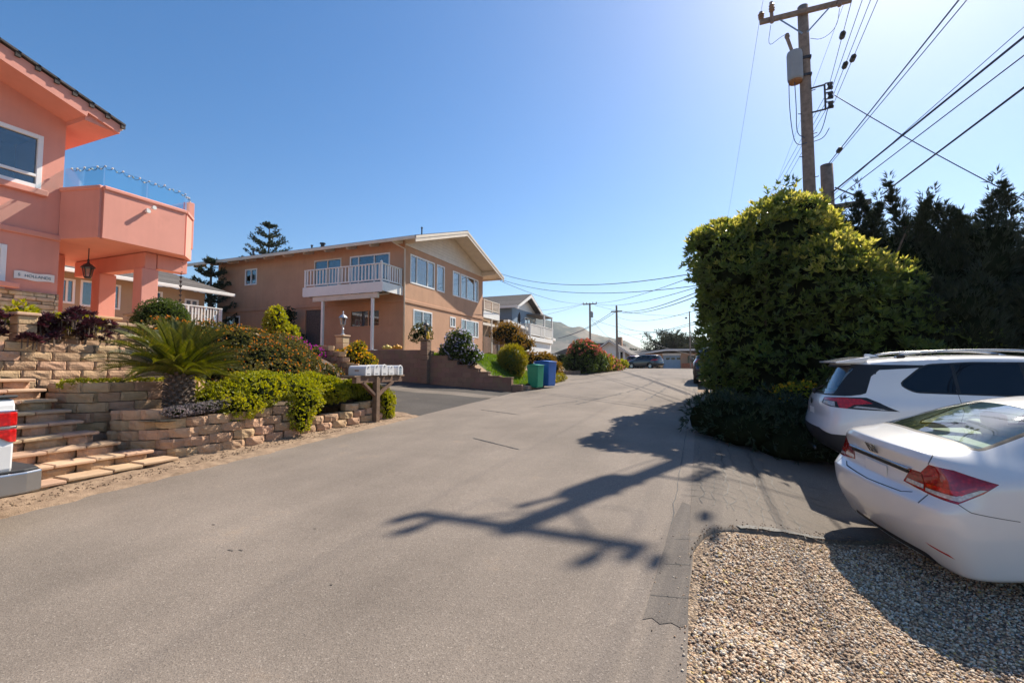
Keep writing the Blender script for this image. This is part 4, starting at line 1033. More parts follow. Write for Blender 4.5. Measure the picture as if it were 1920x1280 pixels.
# ============================================================ utility poles and wires
def pole(name, label, x, y, z0, z1, r0, r1, lean=(0, 0), group=None):
    t = thing(name, label, 'utility pole', (x, y, z0), 0, group)
    n = 10; MB().tube([(x + lean[0] * i / n, y + lean[1] * i / n, z0 + (z1 - z0) * i / n) for i in range(n + 1)], [r0 + (r1 - r0) * i / n for i in range(n + 1)], 14).build('shaft', M['polewood'], t, smooth=True)
    return t
PXX, PYY = 2.97, 15.0
P1 = pole('utility_pole', 'tall grey timber pole with crossarm and transformer above the hedge', PXX, PYY, 0, 11.98, .185, .135)
arm_z = 11.72
MB().bar((PXX - 1.12, PYY - .17, arm_z), (PXX + 1.12, PYY - .17, arm_z), .10, .13).build('crossarm', M['polewood'], P1, bevel=.008)
for s in (-1, 1): MB().bar((PXX + s * .62, PYY - .18, arm_z - .06), (PXX + s * .06, PYY - .15, arm_z - .62), .012, .04).build('brace', M['metal'], P1)
def insulator(x, y, z, t, sc=1):
    return MB().lathe([(.02, -.02), (.035, 0), (.075, .03), (.04, .06), (.085, .09), (.045, .13), (.09, .16), (.06, .21), (.05, .24), (.0, .25)], (x, y, z), 10).build('insulator', M['insul'], t, smooth=False)
M['insul'] = pm('insul', (.24, .16, .11), .2, 5, .35, 40, 0)
for s in (-1, 1):
    q = insulator(PXX + s * 1.08, PYY - .17, arm_z + .06, P1); q.scale = (1, 1, 1)
    MB().tube([(PXX + s * .82, PYY - .22, arm_z + .48), (PXX + s * .82, PYY - .26, arm_z - .16)], .05, 8).lathe([(.03, 0), (.08, .03), (.05, .06), (.085, .1), (.05, .14), (.08, .18), (.04, .24)], (PXX + s * .82, PYY - .3, arm_z + .14), 10).box(PXX + s * .82 - .03, PXX + s * .82 + .03, PYY - .25, PYY - .12, arm_z - .05, arm_z + .05).build('cutout_fuse', M['insul'], P1)
MB().lathe([(.17, 0), (.195, .03), (.20, .10), (.20, .76), (.18, .84), (.10, .89), (0, .90)], (PXX - .27, PYY - .14, 9.76), 18).build('transformer', M['metal2'] if 'metal2' in M else pm('metal2', (.30, .31, .315), .08, 3, .5, 40, .05), P1, smooth=False)
MB().lathe([(.165, -.05), (.175, 0.0)], (PXX - .27, PYY - .14, 9.755), 18).build('transformer_base', M['rust'], P1)
MB().tube([(PXX - .32, PYY - .16, 10.6), (PXX - .44, PYY - .18, 11.05)], [.045, .05], 8).lathe([(.06, 0), (.07, .05), (.05, .12), (.0, .14)], (PXX - .44, PYY - .18, 11.05), 8).build('bushing', M['insul'], P1)
MB().box(PXX - .20, PXX + .14, PYY - .16, PYY + .16, 10.35, 10.43).box(PXX - .20, PXX + .14, PYY - .16, PYY + .16, 9.85, 9.92).build('transformer_bracket', M['darkmetal'], P1)
rk_ = MB(); zk = 9.05
rk_.bar((PXX + .1, PYY - .1, zk + .42), (PXX + .42, PYY - .16, zk + .42), .035, .035); rk_.bar((PXX + .1, PYY - .1, zk - .28), (PXX + .42, PYY - .16, zk - .28), .035, .035); rk_.bar((PXX + .42, PYY - .16, zk - .30), (PXX + .42, PYY - .16, zk + .44), .04, .04, (1, 0, 0))
rk_.build('wire_rack', M['darkmetal'], P1)
for k in range(3): MB().lathe([(.03, -.07), (.075, -.06), (.05, 0), (.075, .06), (.03, .07)], (PXX + .54, PYY - .2, zk - .2 + .27 * k), 10).box(PXX + .42, PXX + .6, PYY - .22, PYY - .18, zk - .12 + .27 * k, zk - .10 + .27 * k).box(PXX + .42, PXX + .6, PYY - .22, PYY - .18, zk - .30 + .27 * k, zk - .28 + .27 * k).build('spool_insulator', M['darkmetal'], P1)
def lead(pts, r=.011): MB().tube(smoothp(pts, 2), r, 5).build('lead_wire', M['wire'], P1, smooth=True)
lead([(PXX - .44, PYY - .2, 9.8), (PXX - .45, PYY - .2, 9.0), (PXX - .40, PYY - .2, 8.2), (PXX - .3, PYY - .18, 7.85), (PXX - .05, PYY - .17, 7.9)]); lead([(PXX - .3, PYY - .2, 9.7), (PXX - .28, PYY - .2, 8.9), (PXX - .3, PYY - .18, 8.2), (PXX - .1, PYY - .17, 8.05)])
lead([(PXX + .1, PYY - .17, 7.9), (PXX + .35, PYY - .18, 7.95), (PXX + .48, PYY - .2, 8.2)]); lead([(PXX + .1, PYY - .17, 8.0), (PXX + .3, PYY - .18, 8.1), (PXX + .5, PYY - .2, 8.9)])
lead([(PXX - .44, PYY - .18, 11.18), (PXX - .62, PYY - .2, 11.1), (PXX - .95, PYY - .25, 10.85), (PXX - .85, PYY - .25, 11.5)], .007); lead([(PXX + .82, PYY - .25, 11.5), (PXX + .75, PYY - .22, 11.0), (PXX + .4, PYY - .2, 10.75), (PXX + .13, PYY - .15, 10.9)], .007)
for k in range(6): MB().tube([(PXX - .15, PYY - .14, 6.9 + .62 * k), (PXX - .24, PYY - .18, 6.9 + .62 * k)] if k % 2 else [(PXX + .1, PYY - .14, 6.9 + .62 * k), (PXX + .2, PYY - .18, 6.9 + .62 * k)], .012, 5).build('step_bolt', M['darkmetal'], P1)
P2 = pole('utility_pole', 'stubby cut off second pole beside the tall pole above the hedge', 3.42, 15.1, 0, 7.28, .17, .155)
MB().bar((2.6, 14.9, 5.95), (4.35, 14.9, 6.05), .11, .14).build('crossarm', M['polewood'], P2, bevel=.008)
MB().bar((3.55, 14.9, 6.55), (4.25, 14.9, 6.1), .05, .02).build('brace', M['darkmetal'], P2)
def wire(label, a, b, r, sag=0, ext=0, n=14, group='overhead wires', splice=None):
    a = Vector(a); b = Vector(b); d = b - a
    pts = [a + d * (i / n * (1 + ext)) - Vector((0, 0, sag * 4 * (i / n) * (1 - i / n))) for i in range(n + 1)]
    t = thing('overhead_wire', label, 'wire', tuple(a), 0, group)
    MB().tube(pts, r, 5).build('cable', M['wire'], t, smooth=True)
    for s in (splice or ()):
        p = pts[0].lerp(pts[-1], s); dd = d.normalized()
        MB().tube([p - dd * .16, p - dd * .08, p + dd * .08, p + dd * .16], [.02, .06, .06, .02], 8).build('splice', M['darkmetal'], t)
    return t
rk0 = (3.5, 14.78, 9.0)
def through(a, p, ext): return a, p, ext
for k, (px_y, zk_) in enumerate((((2.98, 10.5), 9.22), ((3.15, 10.5), 9.1), ((3.27, 10.5), 9.0), ((3.36, 10.5), 8.9))):
    wire(('leftmost thin wire from the pole rack with one upper splice', 'second thin plain wire from the pole rack', 'third thin wire from the pole rack with a lower splice', 'rightmost thin wire from the pole rack with a splice')[k], (3.46 + .04 * k, 14.78, 9.3 - .14 * k), (px_y[0], px_y[1], 8.75 + .1 * (3 - k)), .007, 0, 7, splice=[(.075,), (), (.048,), (.062,)][k], n=20, group='thin wires from the pole rack')
wire('darker spliced cable of the pair from the stub pole top', (3.40, 15.0, 7.22), (3.46, 8.05, 6.72), .012, 0, 4, group='cables from the stub pole top', splice=(.035,))
wire('thinner plain cable of the pair from the stub pole top', (3.44, 15.0, 7.2), (3.55, 8.05, 6.70), .008, 0, 4, group='cables from the stub pole top')
wire('thick blue black cable rising from the stub pole to the upper right', (3.5, 15.0, 6.45), (4.58, 9.0, 6.52), .021, 0, 2.2, group=None)
wire('thinnest cable just above the upper thick blue cable', (3.5, 15.0, 6.36), (4.60, 9.0, 6.68), .007, 0, 2.2, group='thin cables below the stub pole')
wire('thin cable just below the upper thick blue cable', (3.5, 15.0, 6.2), (4.56, 9.0, 6.23), .011, 0, 2.2, group='thin cables below the stub pole')
wire('lower thick blue cable leaving the wooden beam among the conifer tops', (4.65, 14.86, 6.25), (4.98, 9.9, 6.15), .021, 0, 2.5)
wire('slack service wire dropping from the pole rack behind the conifers', (3.58, 14.7, 9.05), (6.94, 14.0, 5.59), .013, .18, .6)
for s in (-1, 1):
    wire('bare wire rising out of frame from the %s crossarm insulator' % ('left' if s < 0 else 'right'), (PXX + s * 1.08, PYY - .17, arm_z + .32), (PXX + s * 1.05, -12, arm_z + .6), .005, .5, 0, group='high bare wires on the crossarm')
    wire('bare wire running up the street from the %s crossarm insulator' % ('left' if s < 0 else 'right'), (PXX + s * 1.08, PYY - .17, arm_z + .32), (PXX + s * .9 - .35, 62, arm_z - .2), .005, .9, 0, group='high bare wires on the crossarm', n=20)
for k in range(3): wire('%s of three thin wires going up the street behind the pole' % ('uppermost', 'middle', 'lowest')[k], (3.45, 14.9, 9.25 - .2 * k), (.2 + .25 * k, 62, 8.6 - .3 * k), .0065, .3, 0, group='wires continuing past the pole')
wire('upper sagging service wire from the hedge to the brown house gable', (2.9, 15, 4.95), (-12.5, 28.9, 8.05), .015, .9, 0, n=24, group='service wires to the brown house')
wire('lower sagging service wire from the hedge to the brown house gable', (2.9, 15, 4.45), (-12.7, 28.6, 7.72), .013, .9, 0, n=24, group='service wires to the brown house')
FP1 = pole('utility_pole', 'far thin pole with short crossarm rising behind the red bush', -13.0, 59.05, 1.5, 10.0, .15, .11)
MB().bar((-13.9, 59.0, 9.85), (-12.1, 59.0, 9.85), .12, .13).build('crossarm', M['polewood'], FP1)
for dx in (-.85, -.4, .4, .85): MB().lathe([(.04, 0), (.07, .05), (.04, .2), (0, .22)], (-13 + dx, 59, 9.9), 6).build('insulator', M['insul'], FP1)
MB().lathe([(.2, 0), (.2, .7), (.1, .8)], (-12.75, 58.9, 8.1), 10).build('transformer', MATS['metal2'], FP1)
FP2 = pole('utility_pole', 'far brown pole with cross shaped arm near the street crest', -9.81, 60.36, 1.5, 9.66, .17, .12)
MB().bar((-10.5, 60.3, 8.9), (-9.1, 60.3, 8.9), .14, .16).build('crossarm', M['polewood'], FP2)
FP3 = pole('utility_pole', 'far slender pale pole at the left edge of the tall hedge', -.95, 56, 1.5, 8.0, .08, .06)
wire('wire between the far pole and the brown house eave', (-13.5, 59, 9.95), (-12.6, 29.0, 7.6), .017, .5, 0, group=None)
for k in range(2): wire('%s thick dark wire from the far brown pole to the hedge' % ('upper', 'lower')[k], (-9.3 + .2 * k, 60.3, 8.9 - .18 * k), (1.5, 22.0, 5.6 - .22 * k), .026, .55, 0, n=24, group='thick wires from the far brown pole')
for k in range(2): wire('%s thick wire from the far brown pole past the hill' % ('upper', 'lower')[k], (-10.3 + .3 * k, 60.3, 8.9 - .12 * k), (-22, 75, 6.6), .03, .5, 0, group='wires beyond the far brown pole')
wire('upper wire from the far thin pole to the hedge', (-12.2, 59, 9.95), (2.8, 15.2, 5.45), .016, .5, 0, n=24, group='wires from the far thin pole')
wire('lower wire from the far thin pole to the hedge', (-12.6, 59, 9.95), (2.8, 15.2, 4.95), .016, .8, 0, n=24, group='wires from the far thin pole')
for k in range(2): wire('%s wire between the far thin pole and the blue house' % ('upper', 'lower')[k], (-13.7, 59, 9.95), (-20, 44 + k, 7.6 - k), .018, .4, 0, group='wires at the blue house')
wire('slack sagging line from far brown pole with a splice near the hedge', (-9.7, 60, 6.0), (2.2, 24, 4.6), .014, .6, 0, group='slack lines at the far street end', splice=(.75,))
wire('slack sagging line between far thin pole and slender pale pole', (-13, 59, 8), (-1, 56, 5.6), .016, .7, 0, group='slack lines at the far street end')
wire('slack line slanting down from far brown pole over the cypress', (-9.8, 60.4, 6.4), (2, 66, 2.6), .018, .3, 0, group='slack lines at the far street end')

wire('faint line from the far thin pole dipping to the slender pale pole', (-12.4, 59, 9.7), (-.95, 56, 7.6), .016, .5, 0)
wire('faint lower line from the hedge to the far brown pole', (2.6, 15.4, 4.3), (-9.7, 60.2, 8.2), .012, .9, 0, n=24)
wire('faint line fanning from the far brown pole into the hedge', (2.6, 15.4, 3.9), (-9.7, 60.2, 7.4), .012, 1.2, 0, n=24)
wire('faint line slanting from far thin pole down to the white house', (-12.8, 59, 7.8), (-11.5, 71, 5.2), .016, .2, 0)
# ============================================================ foliage
def nrm(a): return a / np.maximum(1e-9, np.linalg.norm(a, axis=-1, keepdims=True))
def leaves_mesh(P, D, L, W, fold=.18, droop=.0):
    """P roots (n,3), D axis unit (n,3); returns V,F: each leaf two quads folded on the midrib"""
    n = len(P); up = np.tile(np.array([[0, 0, 1.]]), (n, 1)) + nrg.normal(size=(n, 3)) * .35
    S = nrm(np.cross(D, up)); U = np.cross(S, D)
    L = np.broadcast_to(np.asarray(L, float), (n,))[:, None]; W = np.broadcast_to(np.asarray(W, float), (n,))[:, None]
    mid = P + D * L * .5 + U * L * .03; tip = P + D * L - U * L * droop
    a = mid + S * W * .5 + U * W * fold; b = mid - S * W * .5 + U * W * fold
    V = np.stack([P, a, tip, b, mid], 1).reshape(-1, 3)
    i = (np.arange(n) * 5)[:, None]
    F = np.concatenate([i + np.array([[0, 4, 1]]), i + np.array([[1, 4, 2]]), i + np.array([[2, 4, 3]]), i + np.array([[3, 4, 0]])], 0)
    return V, F
def simple_leaves(P, D, L, W):
    n = len(P); up = nrg.normal(size=(n, 3)); S = nrm(np.cross(D, up))
    L = np.broadcast_to(np.asarray(L, float), (n,))[:, None]; W = np.broadcast_to(np.asarray(W, float), (n,))[:, None]
    V = np.stack([P, P + D * L * .45 + S * W * .5, P + D * L, P + D * L * .45 - S * W * .5], 1).reshape(-1, 3)
    F = (np.arange(n) * 4)[:, None] + np.array([[0, 1, 2, 3]])
    return V, F
def blob_points(blobs, n, depth=.25, zmin=None, keep=.86):
    """points just under the skin of a union of ellipsoids (cx,cy,cz,rx,ry,rz), with outward normals"""
    B = np.array(blobs, float); area = (B[:, 3] * B[:, 4] + B[:, 3] * B[:, 5] + B[:, 4] * B[:, 5]); pr = area / area.sum()
    idx = nrg.choice(len(B), size=n, p=pr); d = nrm(nrg.normal(size=(n, 3)))
    c = B[idx, :3]; r = B[idx, 3:]
    k = 1 - depth * nrg.random(n) ** 1.6 + .05 * nrg.normal(size=n) * 1
    P = c + d * r * k[:, None]; Nn = nrm(d / r)
    ok = np.ones(n, bool)
    for b in B:
        q = ((P - b[:3]) / b[3:]); ok &= (np.sum(q * q, 1) > keep ** 2) | (np.all(c == b[:3], axis=1))
    if zmin is not None: ok &= P[:, 2] > zmin
    return P[ok], Nn[ok]
def rosettes(P, Nn, k, L, W, spread=.9, folded=True):
    n = len(P); Pk = np.repeat(P, k, 0); Nk = np.repeat(Nn, k, 0)
    D = nrm(Nk + spread * nrm(nrg.normal(size=(n * k, 3))))
    Ls = L * nrg.uniform(.6, 1.2, n * k); Ws = W * nrg.uniform(.7, 1.2, n * k)
    return leaves_mesh(Pk, D, Ls, Ws) if folded else simple_leaves(Pk, D, Ls, Ws)
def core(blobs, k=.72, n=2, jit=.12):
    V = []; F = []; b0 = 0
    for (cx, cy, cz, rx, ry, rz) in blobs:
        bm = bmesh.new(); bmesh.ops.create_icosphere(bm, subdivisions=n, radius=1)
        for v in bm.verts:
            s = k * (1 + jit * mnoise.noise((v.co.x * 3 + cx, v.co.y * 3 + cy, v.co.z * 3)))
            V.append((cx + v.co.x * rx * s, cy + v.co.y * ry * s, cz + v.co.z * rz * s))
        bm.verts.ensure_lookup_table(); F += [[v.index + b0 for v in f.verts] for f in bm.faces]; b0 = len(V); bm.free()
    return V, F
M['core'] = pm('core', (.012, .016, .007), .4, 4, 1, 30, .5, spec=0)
M['bark'] = pm('bark', (.14, .10, .075), .3, 9, .9, 40, .7, .02)
STOPS = dict(
    hedge=[(0, (.05, .075, .022)), (.4, (.095, .135, .034)), (.75, (.155, .20, .048)), (1, (.26, .29, .07))],
    conifer=[(0, (.012, .020, .010)), (.5, (.024, .036, .016)), (1, (.05, .062, .025))],
    juniper=[(0, (.012, .025, .012)), (.5, (.022, .042, .018)), (1, (.045, .065, .024))],
    green=[(0, (.03, .05, .012)), (.5, (.06, .10, .02)), (1, (.12, .16, .03))],
    lime=[(0, (.13, .16, .012)), (.45, (.26, .28, .018)), (.8, (.40, .38, .022)), (1, (.52, .40, .02))],
    newgrowth=[(0, (.13, .15, .03)), (.4, (.28, .29, .06)), (.8, (.46, .43, .13)), (1, (.60, .56, .30))],  # yellow-green young leaves, made paler with sunlight put into the colour
    lantana=[(0, (.05, .055, .018)), (.5, (.10, .10, .028)), (1, (.20, .15, .04))],
    gold=[(0, (.10, .11, .015)), (.5, (.22, .21, .02)), (1, (.38, .28, .02))],
    amber=[(0, (.09, .07, .015)), (.5, (.20, .13, .02)), (1, (.36, .20, .025))],
    red=[(0, (.06, .055, .02)), (.4, (.17, .085, .045)), (.8, (.33, .15, .10)), (1, (.46, .27, .18))],
    cycad=[(0, (.04, .055, .009)), (.5, (.085, .10, .012)), (1, (.19, .16, .02))],
    purple=[(0, (.028, .010, .016)), (.5, (.055, .016, .022)), (1, (.11, .03, .03))],
    pine=[(0, (.015, .028, .014)), (.5, (.03, .048, .022)), (1, (.06, .08, .03))],
    grass=[(0, (.06, .12, .012)), (.5, (.11, .20, .018)), (1, (.20, .28, .03))],
    grey=[(0, (.10, .10, .09)), (.5, (.20, .18, .17)), (1, (.34, .27, .30))],
    far=[(0, (.03, .038, .022)), (.5, (.05, .058, .03)), (1, (.08, .085, .04))])
for k, v in STOPS.items(): M['lf_' + k] = leafmat('lf_' + k, v, {'conifer': .12, 'juniper': .12, 'pine': .15, 'purple': .2, 'far': .15, 'cycad': .25, 'newgrowth': .58, 'hedge': .48}.get(k, .38), .42 if k in ('cycad',) else .3 if k in ('hedge', 'newgrowth') else .55)
def flat(name, c, rough=.7): return leafmat(name, [(0, tuple(x * .75 for x in c)), (1, c)], .35, rough)
M['fl_orange'] = leafmat('fl_orange', [(0, (.50, .14, .02)), (.5, (.60, .26, .03)), (1, (.66, .42, .05))], .3, .7)
M['fl_magenta'] = flat('fl_magenta', (.42, .03, .30)); M['fl_white'] = flat('fl_white', (.62, .58, .70)); M['fl_yellow'] = flat('fl_yellow', (.80, .48, .02)); M['fl_coral'] = flat('fl_coral', (.50, .20, .13)); M['fl_pink'] = flat('fl_pink', (.55, .24, .20))
def bush(name, label, cat, blobs, mat, n, L, W, k=6, spread=.9, depth=.28, zmin=None, stems=3, flowers=None, group=None, folded=False, corek=.7, core_mat='core', crown='crown', lift=0):
    bx = np.array(blobs); base = (float(bx[:, 0].mean()), float(bx[:, 1].mean()), float((bx[:, 2] - bx[:, 5]).min()) if zmin is None else zmin)
    t = thing(name, label, cat, base, 0, group)
    P, Nn = blob_points(blobs, n, depth, zmin); V, F = rosettes(P, nrm(Nn * (1 - lift) + np.array([[0, 0, lift * 1.1]])), k, L, W, spread, folded)
    o = npmesh(crown, V, F, M[mat], t)
    if corek:
        V, F = core(blobs, corek, 2); V = [(a, b, max(c, base[2] - .02)) for a, b, c in V]; npmesh('inner_hull', V, F, M[core_mat], t)  # solid filler hull under the leaves, put in to block the view through
    if stems:
        mb = MB()
        for i in range(stems):
            q = blobs[i % len(blobs)]; mb.tube([(base[0] + rnd.uniform(-.1, .1), base[1] + rnd.uniform(-.1, .1), base[2] - .05), (q[0] + rnd.uniform(-.3, .3) * q[3], q[1] + rnd.uniform(-.3, .3) * q[4], q[2])], [.03, .015], 5)
        mb.build('stem', M['bark'], t)
    if flowers:
        for (mt, cnt, sz, kk, lim) in flowers:
            P, Nn = blob_points(blobs, cnt, .05, zmin); P = P + Nn * .03
            if lim: s = lim(P); P, Nn = P[s], Nn[s]
            V, F = rosettes(P, Nn, kk, sz, sz * .9, 1.1, False); npmesh('flowers', V, F, M[mt], t)
    return t

# the big hedge: pittosporum mass with bright rosettes, along the right of the road
rnd.seed(2024); nrg = np.random.default_rng(5)
hb = []
for (x, y, z, rx, ry, rz) in [(1.12, 13.2, 2.3, 1.12, 1.5, 2.3), (1.15, 13.4, 3.85, 1.2, 1.5, 1.25), (2.2, 13.2, 3.0, 1.5, 1.5, 2.6), (2.0, 13.3, 4.6, 1.15, 1.5, 1.25), (2.75, 12.3, 3.35, 1.1, 1.1, 1.15), (3.4, 12.4, 2.4, 1.3, 1.1, 1.6),
        (4.3, 12.2, 1.7, 1.1, .9, 1.1), (1.5, 15.6, 2.6, 1.15, 1.8, 2.8), (1.7, 16.2, 3.4, 1.5, 1.9, 2.4), (1.75, 18.5, 2.6, 1.1, 1.9, 2.2), (2.3, 14.4, 4.95, 1.0, 1.1, .85), (1.1, 14.6, 4.5, 1.0, 1.3, 1.1), (1.5, 12.3, 1.5, 1.2, .8, 1.6), (3.0, 11.9, 1.4, 1.4, .7, 1.5), (.62, 12.7, 4.3, .88, 1.0, .92), (1.6, 13.1, 4.75, 1.0, 1.1, .75), (1.1, 14.6, 4.45, .85, 1.2, .75)]:
    hb.append((x, y, z, rx, ry, rz))
for _ in range(70):
    b = hb[rnd.randrange(17)]; d = Vector((rnd.gauss(0, 1), rnd.gauss(0, 1), rnd.gauss(0, .8))).normalized()
    s = rnd.uniform(.28, .5); hb.append((max(b[0] + d.x * b[3] * .88, s * 1.15 - .22 + .4 * sstep(2.6, .6, b[2] + d.z * b[5] * .88)), b[1] + d.y * b[4] * .88, max(.4, b[2] + d.z * b[5] * .88), s * 1.15, s * 1.15, s * .75))
t = bush('hedge', 'huge glossy green hedge on the right with sunlit yellow green top', 'hedge', hb, 'lf_hedge', 24000, .16, .048, 9, 1.15, .30, .15, 0, folded=False, corek=.66, group=None, lift=.5)
mb = MB()
for _ in range(16):
    x = rnd.uniform(.8, 3.8); y = rnd.uniform(12.6, 15); mb.tube([(x, y, 0), (x + rnd.uniform(-.4, .4), y + rnd.uniform(-.4, .4), 2), (x + rnd.uniform(-.9, .9), y + rnd.uniform(-.9, .9), 4.6)], [.07, .05, .02], 6)
mb.build('branch', M['bark'], t)
# two shoots standing above it
V_, F_l = [], []
for (x, y, z) in ((1.92, 13.2, 5.9), (2.25, 13.2, 6.0), (2.2, 13.4, 6.15), (1.6, 13.0, 5.75)):
    for k in range(7): V_.append((x + rnd.uniform(-.1, .1), y + rnd.uniform(-.1, .1), z - .35 + k * .11))
P = np.array(V_); V, F = rosettes(P, np.tile([[0, 0, 1.]], (len(P), 1)), 9, .16, .05, 1.2, True); npmesh('shoots', V, F, M['lf_hedge'], t)
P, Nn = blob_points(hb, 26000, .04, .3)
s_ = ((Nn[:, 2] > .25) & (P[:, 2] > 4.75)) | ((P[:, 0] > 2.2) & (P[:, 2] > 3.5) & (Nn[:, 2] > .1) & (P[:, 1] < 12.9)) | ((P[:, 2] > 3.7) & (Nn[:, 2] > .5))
P, Nn = P[s_], nrm(Nn[s_] * .5 + np.array([[0, 0, .7]])); V, F = rosettes(P + Nn * .05, Nn, 7, .14, .05, .9, False); npmesh('sun_tinted_growth', V, F, M['lf_newgrowth'], t)  # young growth on upper faces, its bright yellow also painting in the sun
# low dark juniper spreading at its foot
jb = []
for _ in range(46):
    x = rnd.uniform(.15, 3.4); y = rnd.uniform(9.0, 11.3); jb.append((x, y, gz(x, y) + rnd.uniform(.10, .55), rnd.uniform(.4, .7), rnd.uniform(.4, .6), rnd.uniform(.3, .5)))
bush('juniper', 'low dark spreading juniper at the foot of the big hedge beside the white cars', 'shrub', jb, 'lf_juniper', 9000, .13, .018, 6, .55, .35, gz(1, 9.5) - .05, 0, corek=.78)
bush('flowering_shrub', 'small yellow flowering shrub glowing between juniper and big hedge', 'shrub', [(1.75, 11.25, .95, .42, .3, .3), (2.05, 11.3, 1.05, .3, .3, .25)], 'lf_lime', 500, .06, .03, 4, .9, .4, .5, 2, flowers=[('fl_yellow', 160, .05, 4, None)])
# dark conifers on the right
def conifer(label, x, y, h, r, seed, spikes, lean=0):
    rr = random.Random(seed); z0 = gz(x, 12) - .1
    t = thing('conifer', label, 'tree', (x, y, z0), 0, 'dark conifers behind the parked cars')
    MB().tube([(x, y, z0), (x + lean * .4, y, z0 + h * .5), (x + lean, y, z0 + h * .95)], [.16, .10, .02], 8).build('trunk', M['bark'], t)
    bl = []
    for k in range(44):
        u = rr.random() ** .8; a = rr.uniform(0, 2 * PI); rad = r * (1 - u * .62) * rr.uniform(.4, 1)
        bl.append((x + lean * u + rad * math.cos(a) * .8, y + rad * math.sin(a) * .8, z0 + .3 + u * h * .80, r * rr.uniform(.3, .48) * (1 - .45 * u), r * rr.uniform(.3, .48) * (1 - .45 * u), r * rr.uniform(.45, .7) * (1 - .35 * u)))
    pl = []
    for (dx, top, w_) in spikes:
        for k in range(6):
            f = k / 5; pl.append((x + dx + .12 * math.sin(k * 1.3 + dx * 7), y + rr.uniform(-.1, .1), z0 + h * .72 + (top - h * .72) * f, w_ * (1 - .82 * f), w_ * (1 - .82 * f), .30 + .1 * (1 - f)))
    bl2 = bl + pl
    P, Nn = blob_points(bl2, 10500, .3, z0, .8); D0 = nrm(Nn * .8 + np.array([[0, 0, .85]]))
    V, F = rosettes(P, D0, 5, .17, .022, .5, False); npmesh('crown', V, F, M['lf_conifer'], t)
    # feathery plumes around each spike
    sp = []; sd_ = []
    for (dx, top, w_) in spikes:
        for k in range(190):
            f = rr.random(); a = rr.uniform(0, 2 * PI); zc = h * .68 + (top - h * .68) * f; ll = w_ * (1.05 - f) * rr.uniform(.5, 1.35)
            for s in range(5):
                q = (s + rr.random()) / 5; sp.append((x + dx + .12 * math.sin(f * 6 + dx * 7) + ll * q * math.cos(a), y + ll * q * math.sin(a), z0 + zc + ll * q * .55)); sd_.append((math.cos(a) * .6 + rr.gauss(0, .2), math.sin(a) * .6 + rr.gauss(0, .2), .75))
    P = np.array(sp); V, F = rosettes(P, nrm(np.array(sd_)), 6, .12, .016, .5, False); npmesh('plumes', V, F, M['lf_conifer'], t)
    V, F = core(bl, .8, 2); npmesh('inner_hull', V, F, M['core'], t)  # dark filler hull inside the crown so no gaps show through
    return t
conifer('dark conifer filling in right behind the pole bases at the hedge top', 3.45, 14.1, 5.6, 1.15, 11, [(-.3, 5.7, .45), (.3, 5.95, .4), (0, 5.6, .45), (.6, 5.6, .4)])
conifer('dark conifer directly right of the utility poles with ragged flat top', 4.6, 13.6, 5.4, 1.35, 1, [(-.15, 5.95, .32), (.3, 5.4, .45), (.75, 5.3, .4), (-.6, 5.5, .4)])
conifer('dark conifer with two twisted plumes behind the white SUV', 5.75, 13.3, 5.0, 1.45, 2, [(-.35, 5.1, .5), (.25, 5.4, .5), (.5, 5.6, .38), (-.8, 5.4, .3)])
conifer('dark conifer with a single pointed feathery spire near the frame edge', 7.1, 13.2, 4.7, 1.4, 3, [(.12, 5.1, .62), (-.5, 4.9, .4), (.9, 5.0, .5)])
conifer('outermost dark conifer cut by the right frame edge', 8.5, 12.9, 4.6, 1.5, 4, [(-.3, 4.9, .5), (.6, 5.2, .5)])
conifer('rounded dark conifer filling the gap between hedge and conifer row', 5.0, 12.2, 3.2, 1.3, 5, [(.2, 3.4, .5), (-.4, 3.3, .5)])
conifer('lower dark conifer behind the white SUV roof', 6.6, 12.0, 3.4, 1.5, 6, [(.3, 3.6, .5), (-.5, 3.5, .5)])
conifer('low dark conifer over the front of the white SUV', 8.2, 11.6, 3.4, 1.5, 8, [(.3, 3.7, .5), (-.5, 3.5, .5)])

